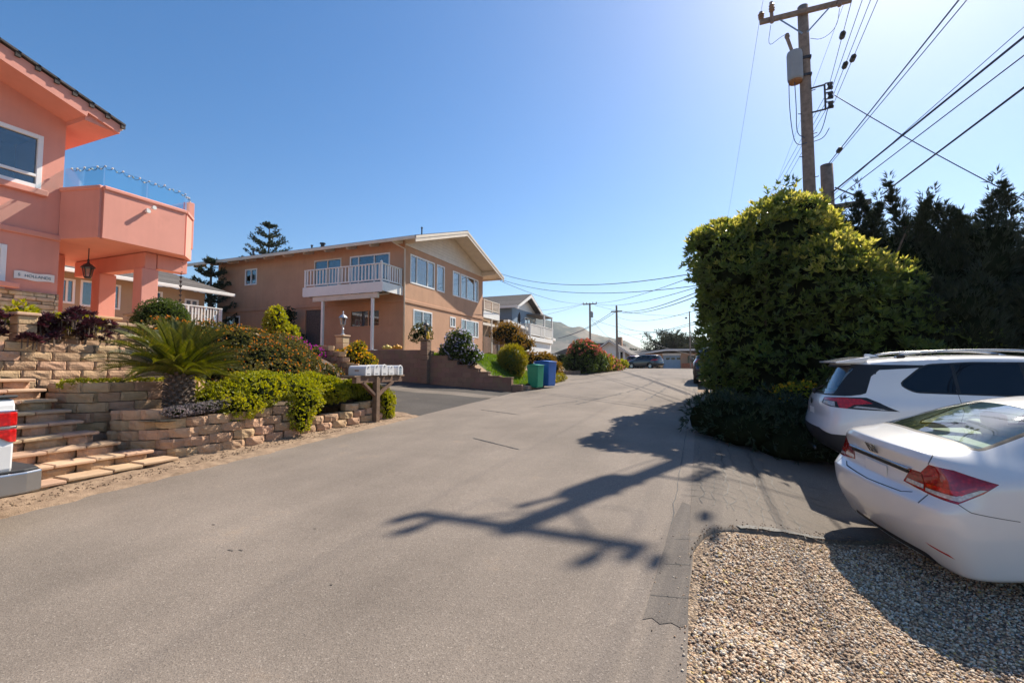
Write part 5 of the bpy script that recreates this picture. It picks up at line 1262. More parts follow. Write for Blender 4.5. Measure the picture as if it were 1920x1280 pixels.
# sago palm on the middle bed: every frond a part, leaflets meshed along a drooping rib
CY = thing('sago_palm', 'spiky sago palm with arching fronds on the lower planting bed', 'palm', (-8.02, 5.1, .84))
tz = 1.55
mb = MB().lathe([(.13, .80), (.155, .95), (.16, 1.15), (.145, 1.40), (.09, 1.56)], (-8.02, 5.1, 0), 16)
mb.build('trunk', M['bark'], CY)
for i in range(110):
    a = i * 2.4; z = .84 + .66 * (i / 110); r_ = .15 if z < 1.3 else .135
    MB().bar((-8.02 + r_ * math.cos(a) * .85, 5.1 + r_ * math.sin(a) * .85, z), (-8.02 + (r_ + .075) * math.cos(a), 5.1 + (r_ + .075) * math.sin(a), z + .05), .05, .03).build('leaf_base', M['bark'], CY)
def frond_mesh(seed, Ln, droop):
    rr = random.Random(seed); V = []; F = []; n = 46; pts = []
    x = z = 0; ang = 0
    for i in range(n + 1):
        t = i / n; ang = -droop * t ** 1.5; pts.append(Vector((x, 0, z))); x += math.cos(ang) * Ln / n; z += math.sin(ang) * Ln / n
    for i in range(n):                       # rib: a flat strip
        t = i / n; w0 = .013 * (1 - t * .75); a, b_ = pts[i], pts[i + 1]; k = len(V)
        V += [(a.x, -w0, a.z), (a.x, w0, a.z), (b_.x, w0, b_.z), (b_.x, -w0, b_.z), (a.x, 0, a.z - .014), (b_.x, 0, b_.z - .014)]; F += [(k, k + 1, k + 2, k + 3), (k, k + 3, k + 5, k + 4), (k + 1, k + 4, k + 5, k + 2)]
    for i in range(3, n):
        t = i / n; ll = Ln * .20 * math.sin(PI * min(1, .22 + t * .80)) ** .7 * rr.uniform(.9, 1.08)
        for s in (-1, 1):
            p = pts[i]; d = Vector((.62 + .3 * t, s * .80, .34 + rr.uniform(-.05, .05))).normalized(); wv = Vector((.010, 0, .002)); k = len(V); q = p + d * ll - Vector((0, 0, ll * .12)); md = p + d * ll * .5
            V += [tuple(p - wv), tuple(p + wv), tuple(md + wv), tuple(md - wv), tuple(q)]; F += [(k, k + 1, k + 2, k + 3), (k + 3, k + 2, k + 4)]
    me = bpy.data.meshes.new('frond'); me.from_pydata(V, [], F); me.materials.append(M['lf_cycad']); return me
FR = [frond_mesh(s, L_, dr) for s, L_, dr in ((1, 1.02, .6), (2, 1.12, .8), (3, .95, .45), (4, 1.08, .95))]
for i in range(70):
    a = i * 2.39996; f = i / 70; el = R(82 - 76 * f ** .8) + rnd.uniform(-.08, .08)
    o = bpy.data.objects.new('frond', FR[i % 4]); COL.objects.link(o); o.parent = CY
    o.location = Vector((-8.02 + .08 * math.cos(a), 5.1 + .08 * math.sin(a), tz - .02 - .05 * f)) - OFF[CY.name]
    o.rotation_euler = (rnd.uniform(-.15, .15), -el, a); o.scale = (rnd.uniform(.92, 1.08),) * 3
# lantana slope
lb = []
for _ in range(60):
    x = rnd.uniform(-10.8, -8.7); y = rnd.uniform(6.3, 10.0)
    if y > 9.0 and x > -9.3: continue
    lb.append((x, y, bed(x, y) + rnd.uniform(.05, .40) - .25 * (y - 8.5 > 0) * (y - 8.5), rnd.uniform(.35, .55), rnd.uniform(.35, .55), rnd.uniform(.25, .38)))
bush('lantana', 'sprawling lantana mound with orange flowers behind the sago palm', 'shrub', lb, 'lf_lantana', 17000, .06, .036, 7, 1.0, .35, None, 0, flowers=[('fl_orange', 3400, .032, 5, None)], corek=.6, folded=False)
bush('bougainvillea', 'magenta flowering shrub at the top right of the orange lantana', 'shrub', [(-11.0, 10.1, 2.18, .5, .5, .3), (-10.9, 10.7, 2.02, .4, .45, .26), (-11.3, 9.2, 2.25, .35, .35, .25)], 'lf_green', 900, .05, .03, 6, 1, .3, None, 2, flowers=[('fl_magenta', 420, .045, 5, None)])
yb = []
for _ in range(26):
    x = rnd.uniform(-8.3, -7.25); y = rnd.uniform(5.5, 7.15); yb.append((x, y, .95 + .28 * sstep(-7.2, -8.2, x) * .6 + .28 * sstep(5.4, 6.4, y) - .05, rnd.uniform(.26, .42), rnd.uniform(.3, .42), rnd.uniform(.16, .26)))
yb += [(-7.04, 6.75, .75, .14, .28, .30), (-7.0, 6.7, .55, .10, .18, .22), (-7.1, 6.9, .95, .2, .4, .25)]
bush('groundcover', 'bright yellow green groundcover spilling over the block wall right of the sago palm', 'plant', yb, 'lf_lime', 11000, .06, .022, 7, .8, .45, .42, 0, corek=.6)
yb = [(x, y, z, .38, .38, .2) for x, y, z in ((-7.5, 8.0, 1.05), (-7.6, 8.6, 1.12), (-7.9, 8.2, 1.22), (-7.45, 9.2, 1.0), (-8.2, 8.0, 1.3), (-7.8, 9.2, 1.1))] + [(-7.0, 9.25, .8, .14, .3, .3), (-6.98, 9.3, .55, .1, .22, .2)]
bush('groundcover', 'bright yellow green groundcover behind the mailbox post', 'plant', yb, 'lf_lime', 6500, .055, .022, 7, .8, .45, .42, 0, corek=.6)
bush('groundcover', 'small mauve succulent groundcover on the wall top below the sago palm', 'plant', [(-7.5, 4.75 + .22 * k, .93 + .02 * k, .22, .2, .07) for k in range(6)], 'lf_grey', 1500, .035, .02, 5, .9, .4, .85, 0, corek=.7)
gc = [(-8.9 - .2 * (k % 2), 4.1 + .22 * k, 1.36, .2, .2, .06) for k in range(9)]
bush('groundcover', 'thin green groundcover along the top of the middle wall', 'plant', gc, 'lf_lime', 900, .05, .02, 5, .9, .4, 1.3, 0, corek=0)
bush('clipped_bush', 'round clipped green bush on the capped wall before the pink porch', 'bush', [(-11.45, 6.85, 2.78, .50, .50, .42), (-11.45, 6.75, 2.6, .5, .5, .3), (-11.5, 7.0, 2.7, .42, .42, .42)], 'lf_green', 5200, .04, .016, 6, .9, .18, 2.3, 2, corek=.86)
# dark purple rosette plants at the head of the steps
def rosette_mesh(seed, r_):
    rr = random.Random(seed); V = []; F = []
    for i in range(34):
        a = i * 2.39996; f = i / 34; el = R(78 - 70 * f); ll = r_ * (.35 + .65 * f); w_ = ll * .34
        d = Vector((math.cos(a) * math.cos(el), math.sin(a) * math.cos(el), math.sin(el))); s = Vector((-math.sin(a), math.cos(a), 0)); k = len(V); u = s.cross(d)
        V += [tuple(d * .01), tuple(d * ll * .7 + s * w_ * .5 + u * .01), tuple(d * ll), tuple(d * ll * .7 - s * w_ * .5 + u * .01)]; F += [(k, k + 1, k + 2, k + 3)]
    me = bpy.data.meshes.new('rosette'); me.from_pydata(V, [], F); me.materials.append(M['lf_purple']); return me
RM = [rosette_mesh(s, r_) for s, r_ in ((1, .16), (2, .13), (3, .18), (4, .11))]
def aeonium(label, cx, cy, z0, n, rx, ry, hz, seed):
    rr = random.Random(seed); t = thing('purple_succulent', label, 'plant', (cx, cy, z0), 0, 'purple rosette plants at the stair top'); stm = MB()
    for i in range(n):
        x = cx + rr.uniform(-rx, rx); y = cy + rr.uniform(-ry, ry); z = z0 + .10 + hz * rr.random() ** .8 * (1 - .5 * abs(y - cy) / ry)
        o = bpy.data.objects.new('rosette', RM[i % 4]); COL.objects.link(o); o.parent = t; o.location = Vector((x, y, z)) - OFF[t.name]
        o.rotation_euler = (rr.uniform(-.5, .5), rr.uniform(.0, .8), rr.uniform(0, 6)); o.scale = (rr.uniform(.75, 1.15),) * 3
        stm.tube([(cx + (x - cx) * .96, cy + (y - cy) * .96, z - .16), (x, y, z)], .008, 4)
    stm.build('stem', M['bark'], t); return t
aeonium('dark purple succulent rosettes right of the stubby stone pillar', -10.2, 4.62, 2.0, 80, .35, .52, .58, 3)
aeonium('smaller dark purple succulent rosettes left of the stubby stone pillar', -10.25, 3.45, 2.0, 36, .3, .35, .5, 4)
aeonium('small purple succulent hanging over the wall before the stone pillar', -9.86, 3.95, 1.93, 6, .06, .12, .08, 6)
bush('yellow_shrub', 'yellow green leafy shrub behind the purple rosettes', 'shrub', [(-10.75, 4.15, 2.52, .2, .22, .2), (-10.8, 4.95, 2.45, .22, .4, .14)], 'lf_lime', 260, .10, .035, 6, .8, .4, 2.3, 3, corek=.6)
# shrubs by the brown house
bush('lime_shrub', 'bright lime green shrub standing against the shaded stucco wall', 'shrub', [(-15.0, 13.0, 3.35, .42, .42, .5), (-14.7, 13.2, 2.85, .5, .5, .45), (-15.1, 13.1, 3.75, .25, .25, .25)], 'lf_lime', 900, .11, .06, 5, .9, .35, 2.3, 3, corek=.6)
bush('succulent_shrub', 'yellow orange flowering succulent shrub beside the tan lamp pillar', 'shrub', [(-10.25, 11.9, 1.95, .45, .45, .35), (-9.95, 12.0, 1.75, .4, .4, .32), (-10.6, 11.6, 1.85, .3, .3, .3), (-10.2, 12.0, 2.25, .25, .25, .2)], 'lf_gold', 1100, .08, .03, 6, .9, .3, 1.2, 3, flowers=[('fl_yellow', 300, .05, 5, None), ('fl_orange', 30, .05, 5, None)])
bush('flower_bush', 'white and lilac flowering bush behind the driveway wall pillar', 'bush', [(-9.75, 17.95, 2.75, .62, .5, .55), (-9.6, 17.8, 2.35, .75, .5, .4), (-9.1, 17.8, 2.1, .5, .4, .35), (-10.2, 17.8, 2.4, .4, .4, .3)], 'lf_green', 1600, .10, .05, 6, .9, .3, 1.6, 3, flowers=[('fl_white', 520, .06, 5, None)])
tp = bush('rose_standard', 'slim standard tree with tangled round head before the house corner', 'small tree', [(-12.35, 19.0, 3.35, .5, .42, .4), (-12.65, 18.95, 3.15, .35, .3, .35), (-12.1, 18.95, 3.15, .35, .35, .35)], 'lf_lantana', 650, .075, .04, 6, 1, .4, None, 0, corek=.45)
MB().tube([(-12.2, 19.0, 2.2), (-12.2, 19.0, 3.2)], .03, 6).build('trunk', M['bark'], tp)
bush('dark_shrub', 'dark shrub in shade beside the front door under the balcony', 'shrub', [(-20.6, 18.6, 3.3, .6, .5, .9), (-19.9, 18.4, 3.0, .7, .5, .6), (-20.4, 18.5, 4.4, .35, .35, .5)], 'lf_juniper', 800, .10, .05, 6, .9, .35, 2.3, 3, corek=.7)
bush('foundation_plants', 'low sparse plants at the foot of the sunny stucco wall', 'plant', [(-13.1, 24.5, 2.5, .35, .5, .35), (-13.0, 26.0, 2.45, .3, .4, .25), (-13.0, 28.0, 2.4, .3, .4, .2)], 'lf_lantana', 420, .12, .04, 6, .9, .5, 2.2, 2, corek=.4)
bush('golden_bush', 'tall round golden green grassy bush on the lawn behind the bins', 'bush', [(-7.9, 19.6, 2.0, .62, .62, .62), (-7.9, 19.6, 1.6, .5, .5, .5)], 'lf_gold', 2600, .16, .018, 6, .5, .3, 1.2, 2, corek=.82, core_mat='lf_green')
bush('amber_bush', 'amber leaved bush behind the golden round bush', 'bush', [(-7.75, 23.2, 1.9, .85, .85, .55), (-7.5, 23.6, 1.6, .8, .8, .5), (-8.1, 22.8, 2.0, .5, .5, .4)], 'lf_amber', 1500, .10, .05, 6, .9, .35, 1.0, 2, corek=.75)
bush('russet_tree', 'spreading russet and yellow shrub in front of the tan annex', 'shrub', [(-11.0, 26.4, 3.9, .9, .9, .55), (-10.7, 26.8, 3.3, .9, .9, .6), (-11.4, 26.2, 3.6, .6, .6, .5), (-10.3, 27.6, 3.1, .7, .7, .6)], 'lf_amber', 1500, .10, .05, 6, .9, .4, 2.0, 3, corek=.7)
bush('juniper', 'low olive mat of groundcover on the kerb right of the bins', 'shrub', [(-6.9, 20.6 + .5 * k, zr(20.6 + .5 * k) + .18, .42, .42, .24) for k in range(7)], 'lf_gold', 1700, .09, .03, 6, .8, .35, .8, 0, corek=.8, core_mat='lf_green')
bush('red_tipped_bush', 'large boxy green bush with coral red tips by the far driveway', 'bush', [(-7.4, 31.6, 2.5, 1.15, 1.2, 1.05), (-7.6, 31.2, 1.9, 1.2, 1.2, .8), (-7.0, 32.6, 2.1, 1.0, 1.0, .9)], 'lf_green', 2400, .13, .06, 6, .9, .3, 1.2, 3, corek=.78, flowers=[('fl_coral', 620, .16, 5, lambda P: P[:, 2] > 2.35 + .4 * nrg.random(len(P)))])
bush('flowering_bush', 'green bush with pale pink flowers right of the red bush', 'bush', [(-6.6, 34.0, 1.95, .8, 1.0, .85), (-6.3, 35.6, 1.8, .7, 1.0, .7), (-6.2, 36.8, 1.7, .6, .9, .6)], 'lf_gold', 1700, .12, .06, 6, .9, .35, 1.3, 2, corek=.78, core_mat='lf_green', flowers=[('fl_pink', 160, .14, 4, None)])
bush('lime_bush', 'small lime yellow bush at the street crest before the far pole', 'bush', [(-6.2, 39.8, 1.95, .65, .65, .42)], 'lf_lime', 500, .12, .06, 5, .9, .35, 1.5, 2, corek=.7)
bush('dark_hedge', 'clipped dark green hedge at the back of the far driveway', 'hedge', [(-13 + 1.2 * k, 37.5, 2.1, .9, .7, .75) for k in range(5)], 'lf_juniper', 2200, .09, .04, 5, .9, .25, 1.3, 0, corek=.88)
FW = thing('far_kerb_wall', 'low dark brick wall along the far driveway', 'wall', (-8, 27, 1.3))
for k in range(14): MB().bar((-9.6 + .16 * k, 25.0 + .36 * k, gz(-9, 26) + .05), (-9.6 + .16 * (k + .93), 25.0 + .36 * (k + .93), gz(-9, 26) + .05), .25, .42).build('brick', M['brownwall'], FW, bevel=.01)
# grass on the lawn
gp_ = []
for _ in range(15000):
    x = rnd.uniform(-11.4, -6.75); y = rnd.uniform(17.5, 21.6); gp_.append((x, y, lawn_z(x, y)))
P = np.array(gp_); D = nrm(np.array([[0, 0, 1.]]) + nrg.normal(size=(len(P), 3)) * .35); V, F = simple_leaves(P, D, nrg.uniform(.08, .18, len(P)), .02)
tag(npmesh('grass', V, F, M['lf_grass']), kind='stuff')
# trees behind
def araucaria(label, x, y, z0, h, seed):
    rr = random.Random(seed); t = thing('norfolk_pine', label, 'tree', (x, y, z0), 0, 'tiered pines behind the houses')
    MB().tube([(x, y, z0), (x, y, z0 + h)], [.2, .03], 8).build('trunk', M['bark'], t); P = []; D = []; br = MB()
    z = .10 * h
    while z < h:
        f = z / h; ll = (h * .27) * (1 - f) ** .5 + .12; nb_ = 6 if f < .9 else 4
        for k in range(nb_):
            a = 2 * PI * k / nb_ + rr.uniform(-.3, .3) + z; pts = []
            for s in range(9):
                q = s / 8; pts.append((x + ll * q * math.cos(a), y + ll * q * math.sin(a), z0 + z + ll * (.28 * q + .22 * q * q)))
            br.tube(pts, [.035 * (1 - .8 * s / 8) for s in range(9)], 4, False)
            for p in pts[1:]:
                for _ in range(9):
                    P.append((p[0] + rr.gauss(0, .09), p[1] + rr.gauss(0, .09), p[2] + rr.gauss(0, .05))); D.append((math.cos(a) * .7 + rr.gauss(0, .5), math.sin(a) * .7 + rr.gauss(0, .5), .7))
        z += .62 + .2 * rr.random()
    br.build('branches', M['bark'], t); V, F = rosettes(np.array(P), nrm(np.array(D)), 4, .20, .05, .55, False); npmesh('crown', V, F, M['lf_pine'], t)
araucaria('tiered dark pine whose top shows above the brown house roof', -30.0, 25.2, 2, 10.3, 3)
araucaria('tiered dark pine filling the gap between the tan and brown houses', -26.5, 18.4, 2.2, 5.6, 4)
araucaria('second tiered pine close behind the gap beside the tan house', -28.6, 18.0, 2.2, 4.6, 7)
def cypress(label, x, y, z0, h, r_, seed):
    rr = random.Random(seed); t = thing('cypress', label, 'tree', (x, y, z0), 0, 'cypresses beyond the long garage house'); br = MB(); P = []; D = []
    br.tube([(x, y, z0), (x, y, z0 + h * .5)], [.35, .2], 8)
    for k in range(46):
        a = rr.uniform(0, 2 * PI); el = rr.uniform(.15, 1.2); ll = r_ * rr.uniform(.65, 1.1) * (1.0 if el < .8 else .75); p0 = Vector((x, y, z0 + h * rr.uniform(.2, .5))); d = Vector((math.cos(a) * math.cos(el), math.sin(a) * math.cos(el), math.sin(el) * .6)); pts = [p0 + d * ll * q + Vector((0, 0, .25 * ll * q * q)) for q in (0, .33, .66, 1)]
        br.tube(pts, [.12, .08, .05, .02], 4, False)
        for _ in range(130):
            q = rr.uniform(.3, 1.05); p = p0 + d * ll * q + Vector((rr.gauss(0, .3), rr.gauss(0, .3), .25 * ll * q * q + rr.gauss(0, .16))); P.append(tuple(p)); D.append(tuple(d + Vector((rr.gauss(0, .4), rr.gauss(0, .4), .35))))
    br.build('branches', M['bark'], t); V, F = rosettes(np.array(P), nrm(np.array(D)), 3, .42, .10, .5, False); npmesh('crown', V, F, M['lf_far'], t)
cypress('broad dark cypress with upswept tips behind the white garage', -4.6, 84, 1.2, 7.6, 5.2, 5)
cypress('second cypress partly hidden by the tall hedge', -.5, 88, 1.2, 6.4, 4.6, 6)
cypress('third cypress behind the hedge edge', 4.5, 86, 1.2, 6.2, 4.6, 9)
st_ = thing('marker_stake', 'thin white marker stake leaning at the hedge foot', 'stake', (.28, 17.5, .45))
MB().bar((.30, 17.5, .45), (.36, 17.5, 1.25), .05, .03, (0, 1, 0)).build('stake', M['white'], st_)
# ============================================================ vehicles
def paint(name, c, rough=.28, metal=.0):
    m, nt, p = nodes_of(name); L = nt.links
    n = tex(nt, 'ShaderNodeTexNoise', 1.7, Detail=5, Roughness=.6)
    col = ramp(nt, n.outputs['Fac'], [(.3, tuple(x * .94 for x in c)), (.7, c)]).outputs[0]
    L.new(col, p.inputs['Base Color']); p.inputs['Roughness'].default_value = rough; p.inputs['Metallic'].default_value = metal
    p.inputs['Coat Weight'].default_value = 1; p.inputs['Coat Roughness'].default_value = .03
    return m
M['carwhite'] = paint('carwhite', (.74, .73, .71)); M['carpearl'] = paint('carpearl', (.74, .735, .73))
M['cardark'] = paint('cardark', (.012, .016, .035)); M['carsilver'] = paint('carsilver', (.42, .44, .46), .3, .5); M['carred'] = paint('carred', (.40, .015, .02)); M['carblack'] = paint('carblack', (.012, .014, .02))
M['chrome'] = pm('chrome', (.75, .75, .76), .03, 4, .10, 60, .0, metal=1)
M['chromedull'] = pm('chromedull', (.50, .50, .50), .06, 4, .26, 60, .02, metal=1)
M['badge'] = pm('badge', (.16, .16, .17), .06, 4, .2, 60, .0, metal=1); M['gap'] = pm('gap', (.10, .10, .10), .1, 4, .6, 60, 0)
M['rubber'] = pm('rubber', (.02, .02, .02), .2, 8, .85, 60, .2)
M['cladding'] = pm('cladding', (.028, .029, .031), .15, 8, .62, 150, .1)
M['carglass'] = glassmat('carglass', (.78, .90, .82), 1.5)
M['darkglass'] = pm('darkglass', (.006, .009, .014), .2, 3, .03, 40, 0, spec=.6)
M['seat'] = pm('seat', (.55, .52, .45), .1, 8, .85, 60, .1); M['cabin'] = pm('cabin', (.16, .15, .14), .1, 8, .9, 60, .1)
def lampmat(name, c, rough=.08):
    m, nt, p = nodes_of(name); L = nt.links
    w_ = tex(nt, 'ShaderNodeTexVoronoi', 34); col = ramp(nt, w_.outputs['Distance'], [(0, tuple(x * 1.25 for x in c)), (.6, tuple(x * .7 for x in c))]).outputs[0]
    L.new(col, p.inputs['Base Color']); p.inputs['Roughness'].default_value = rough; p.inputs['Coat Weight'].default_value = 1; p.inputs['Coat Roughness'].default_value = .02; return m
M['lampred'] = lampmat('lampred', (.62, .012, .010)); M['lampdark'] = lampmat('lampdark', (.36, .008, .012)); M['lampclear'] = lampmat('lampclear', (.62, .58, .54)); M['lampamber'] = lampmat('lampamber', (.30, .022, .012))

class Shell:
    """a body shell: cross-section rings along x closed by rear and front caps, smoothed by subdivision, then cut into panels"""
    def __init__(s, rings, rear, front, level=3, crease=()):
        NR = len(rings[0]['side']); s.bm = bm = bmesh.new(); cl = bm.edges.layers.float.new('crease_edge')
        allr = []
        for g in rings:
            side = g['side']; y0 = side[0][1]; tx, tz = g['top']; bx, bz = g.get('bot', (g['x'], side[-1][2]))
            xm = (tx + side[0][0]) / 2 if 'tm' not in g else g['tm'][0]; zm = (tz * .7 + side[0][2] * .3) if 'tm' not in g else g['tm'][1]
            half = [(tx, 0, tz), (xm, y0 * .55, zm)] + [tuple(p) for p in side] + [(side[-1][0], side[-1][1] * .55, bz), (bx, 0, bz)]
            full = half + [(p[0], -p[1], p[2]) for p in half[-2:0:-1]]
            allr.append([bm.verts.new(p) for p in full])
        n = len(allr[0]); s.NR = NR
        for a, b in zip(allr, allr[1:]):
            for i in range(n): bm.faces.new((a[i], a[(i + 1) % n], b[(i + 1) % n], b[i]))
        def cap(ring, spec, flip):
            rows = []
            rows.append([ring[2], ring[1], ring[0], ring[n - 1], ring[n - 2]])
            for i in range(1, NR - 1):
                L_, R_ = ring[2 + i], ring[n - 2 - i]; (xm, zm), (xc, zc) = spec[i]
                rows.append([L_, bm.verts.new((xm, L_.co.y * .58, zm)), bm.verts.new((xc, 0, zc)), bm.verts.new((xm, -L_.co.y * .58, zm)), R_])
            k = 1 + NR
            rows.append([ring[k], ring[k + 1], ring[k + 2], ring[k + 3], ring[k + 4]])
            for a, b in zip(rows, rows[1:]):
                for j in range(4):
                    f = (a[j], a[j + 1], b[j + 1], b[j]); bm.faces.new(f[::-1] if flip else f)
            return rows
        s.rear = cap(allr[0], rear, False); s.front = cap(allr[-1], front, True); s.rings = allr
        def setc(a, b, v):
            e = bm.edges.get((a, b))
            if e: e[cl] = v
        for r_, v in crease:                    # crease a lengthwise row, rear cap row included
            for sd in (2 + r_, n - 2 - r_):
                for a, b in zip(allr, allr[1:]): setc(a[sd], b[sd], v)
        s.setc = setc
        bmesh.ops.recalc_face_normals(bm, faces=bm.faces)
        s.level = level
    def smooth(s):
        me = bpy.data.meshes.new('body'); s.bm.to_mesh(me); s.bm.free(); o = bpy.data.objects.new('body', me); COL.objects.link(o)
        m = o.modifiers.new('s', 'SUBSURF'); m.levels = s.level; m.render_levels = s.level
        dg = bpy.context.evaluated_depsgraph_get(); me2 = bpy.data.meshes.new_from_object(o.evaluated_get(dg)); bpy.data.objects.remove(o)
        s.bm = bmesh.new(); s.bm.from_mesh(me2)
        for nm in list(s.bm.edges.layers.float.keys()): s.bm.edges.layers.float.remove(s.bm.edges.layers.float[nm])
        s.tagl = s.bm.faces.layers.int.new('panel'); s.panels = {}
        return s
    def cut(s, name, poly, A, B, filt, inner_of=None):
        """cut polygon (in the projection a=A.co, b=B.co) out of the faces that pass filt; returns an id"""
        A = Vector(A); B = Vector(B); bm = s.bm; pid = len(s.panels) + 1; s.panels[pid] = name
        lo = [min(p[i] for p in poly) - .02 for i in (0, 1)]; hi = [max(p[i] for p in poly) + .02 for i in (0, 1)]
        par = 0 if inner_of is None else inner_of
        def cand():
            out = []
            for f in bm.faces:
                if f[s.tagl] != par or not filt(f.normal, f.calc_center_median()): continue
                pa = [A.dot(v.co) for v in f.verts]; pb = [B.dot(v.co) for v in f.verts]
                if max(pa) < lo[0] or min(pa) > hi[0] or max(pb) < lo[1] or min(pb) > hi[1]: continue
                out.append(f)
            return out
        for i in range(len(poly)):
            p, q = poly[i], poly[(i + 1) % len(poly)]; e = (q[0] - p[0], q[1] - p[1]); nn = (-e[1], e[0])
            no = (A * (nn[0] / A.length_squared) + B * (nn[1] / B.length_squared)).normalized(); co = A * (p[0] / A.length_squared) + B * (p[1] / B.length_squared)
            # only faces whose span meets the edge itself
            fs = []
            elo = [min(p[k], q[k]) - .004 for k in (0, 1)]; ehi = [max(p[k], q[k]) + .004 for k in (0, 1)]
            for f in cand():
                pa = [A.dot(v.co) for v in f.verts]; pb = [B.dot(v.co) for v in f.verts]
                if max(pa) < elo[0] or min(pa) > ehi[0] or max(pb) < elo[1] or min(pb) > ehi[1]: continue
                fs.append(f)
            if not fs: continue
            ge = list({e_ for f in fs for e_ in f.edges}); gv = list({v for f in fs for v in f.verts})
            bmesh.ops.bisect_plane(bm, geom=fs + ge + gv, plane_co=co, plane_no=no, dist=1e-5)
        for f in cand():
            c = f.calc_center_median(); x, y = A.dot(c), B.dot(c); ins = False
            for i in range(len(poly)):
                (x1, y1), (x2, y2) = poly[i], poly[(i + 1) % len(poly)]
                if (y1 > y) != (y2 > y) and x < (x2 - x1) * (y - y1) / (y2 - y1) + x1: ins = not ins
            if ins: f[s.tagl] = pid
        return pid
    def part(s, ids, name, mat, parent, push=0, remove=True):
        if isinstance(ids, int): ids = [ids]
        fs = [f for f in s.bm.faces if f[s.tagl] in ids]
        if not fs: return None
        vm = {}; V = []; F = []
        for f in fs:
            idx = []
            for v in f.verts:
                if v not in vm: vm[v] = len(V); V.append(tuple(v.co + v.normal * push))
                idx.append(vm[v])
            F.append(idx)
        me = bpy.data.meshes.new(name); me.from_pydata(V, [], F); me.materials.append(M[mat] if isinstance(mat, str) else mat)
        for p in me.polygons: p.use_smooth = True
        o = link(name, me, parent)
        if remove: bmesh.ops.delete(s.bm, geom=fs, context='FACES_ONLY')
        return o
    def body(s, mat, parent, name='body'):
        me = bpy.data.meshes.new(name); s.bm.to_mesh(me); s.bm.free(); me.materials.append(M[mat] if isinstance(mat, str) else mat)
        for p in me.polygons: p.use_smooth = True
        return link(name, me, parent)
def rounded(poly, r, n=3):
    out = []
    for i in range(len(poly)):
        p0, p, p1 = Vector(poly[i - 1]), Vector(poly[i]), Vector(poly[(i + 1) % len(poly)])
        a = p + (p0 - p).normalized() * min(r, (p0 - p).length * .45); b = p + (p1 - p).normalized() * min(r, (p1 - p).length * .45)
        for k in range(n + 1):
            t = k / n; q = a * (1 - t) ** 2 + p * 2 * t * (1 - t) + b * t * t; out.append((q.x, q.y))
    return out
def grow(poly, d):
    c = Vector((sum(p[0] for p in poly) / len(poly), sum(p[1] for p in poly) / len(poly))); out = []
    n = len(poly); area = sum(poly[i][0] * poly[(i + 1) % n][1] - poly[(i + 1) % n][0] * poly[i][1] for i in range(n)); sg = 1 if area > 0 else -1
    for i in range(n):
        a, b, c_ = Vector(poly[i - 1]), Vector(poly[i]), Vector(poly[(i + 1) % n])
        n1 = Vector(((b - a).y, -(b - a).x)); n2 = Vector(((c_ - b).y, -(c_ - b).x))
        m = (n1.normalized() if n1.length else Vector((0, 0))) + (n2.normalized() if n2.length else Vector((0, 0)))
        if m.length: m = m.normalized()
        out.append((b.x + m.x * d * sg, b.y + m.y * d * sg))
    return out
def circ(cx, cz, r, n=24): return [(cx + r * math.cos(2 * PI * k / n), cz + r * math.sin(2 * PI * k / n)) for k in range(n)]
def wheel(parent, x, y, r, wd, side):
    t = MB().lathe([(r * .62, -wd / 2), (r * .93, -wd / 2), (r, -wd * .3), (r, wd * .3), (r * .93, wd / 2), (r * .62, wd / 2)], (x, y, r), 32, 'y', False).build('wheel', M['rubber'], parent, smooth=False)
    f = MB().lathe([(r * .64, -.02), (r * .64, wd * .42), (r * .58, wd * .44), (r * .56, wd * .2), (r * .1, wd * .15)], (0, 0, 0), 28, 'y')
    for k in range(5):
        for dd in (-.13, .13):
            a = 2 * PI * k / 5; f.bar((r * .12 * math.cos(a), wd * .36, r * .12 * math.sin(a)), (r * .59 * math.cos(a + dd), wd * .42, r * .59 * math.sin(a + dd)), r * .075, .02, (0, 1, 0))
    f.lathe([(r * .16, wd * .2), (r * .16, wd * .42), (r * .1, wd * .44)], (0, 0, 0), 14, 'y')
    f.v = [(p[0] + x, y + p[1] * side, p[2] + r) for p in f.v]
    f.build('rim', M['chromedull'], t)
    return t
UX, UY, UZ = (1, 0, 0), (0, 1, 0), (0, 0, 1)
S2 = 1 / math.sqrt(2)
def side_f(sg, lo=.35): return lambda n, c: n.y * sg > lo and c.y * sg > .2

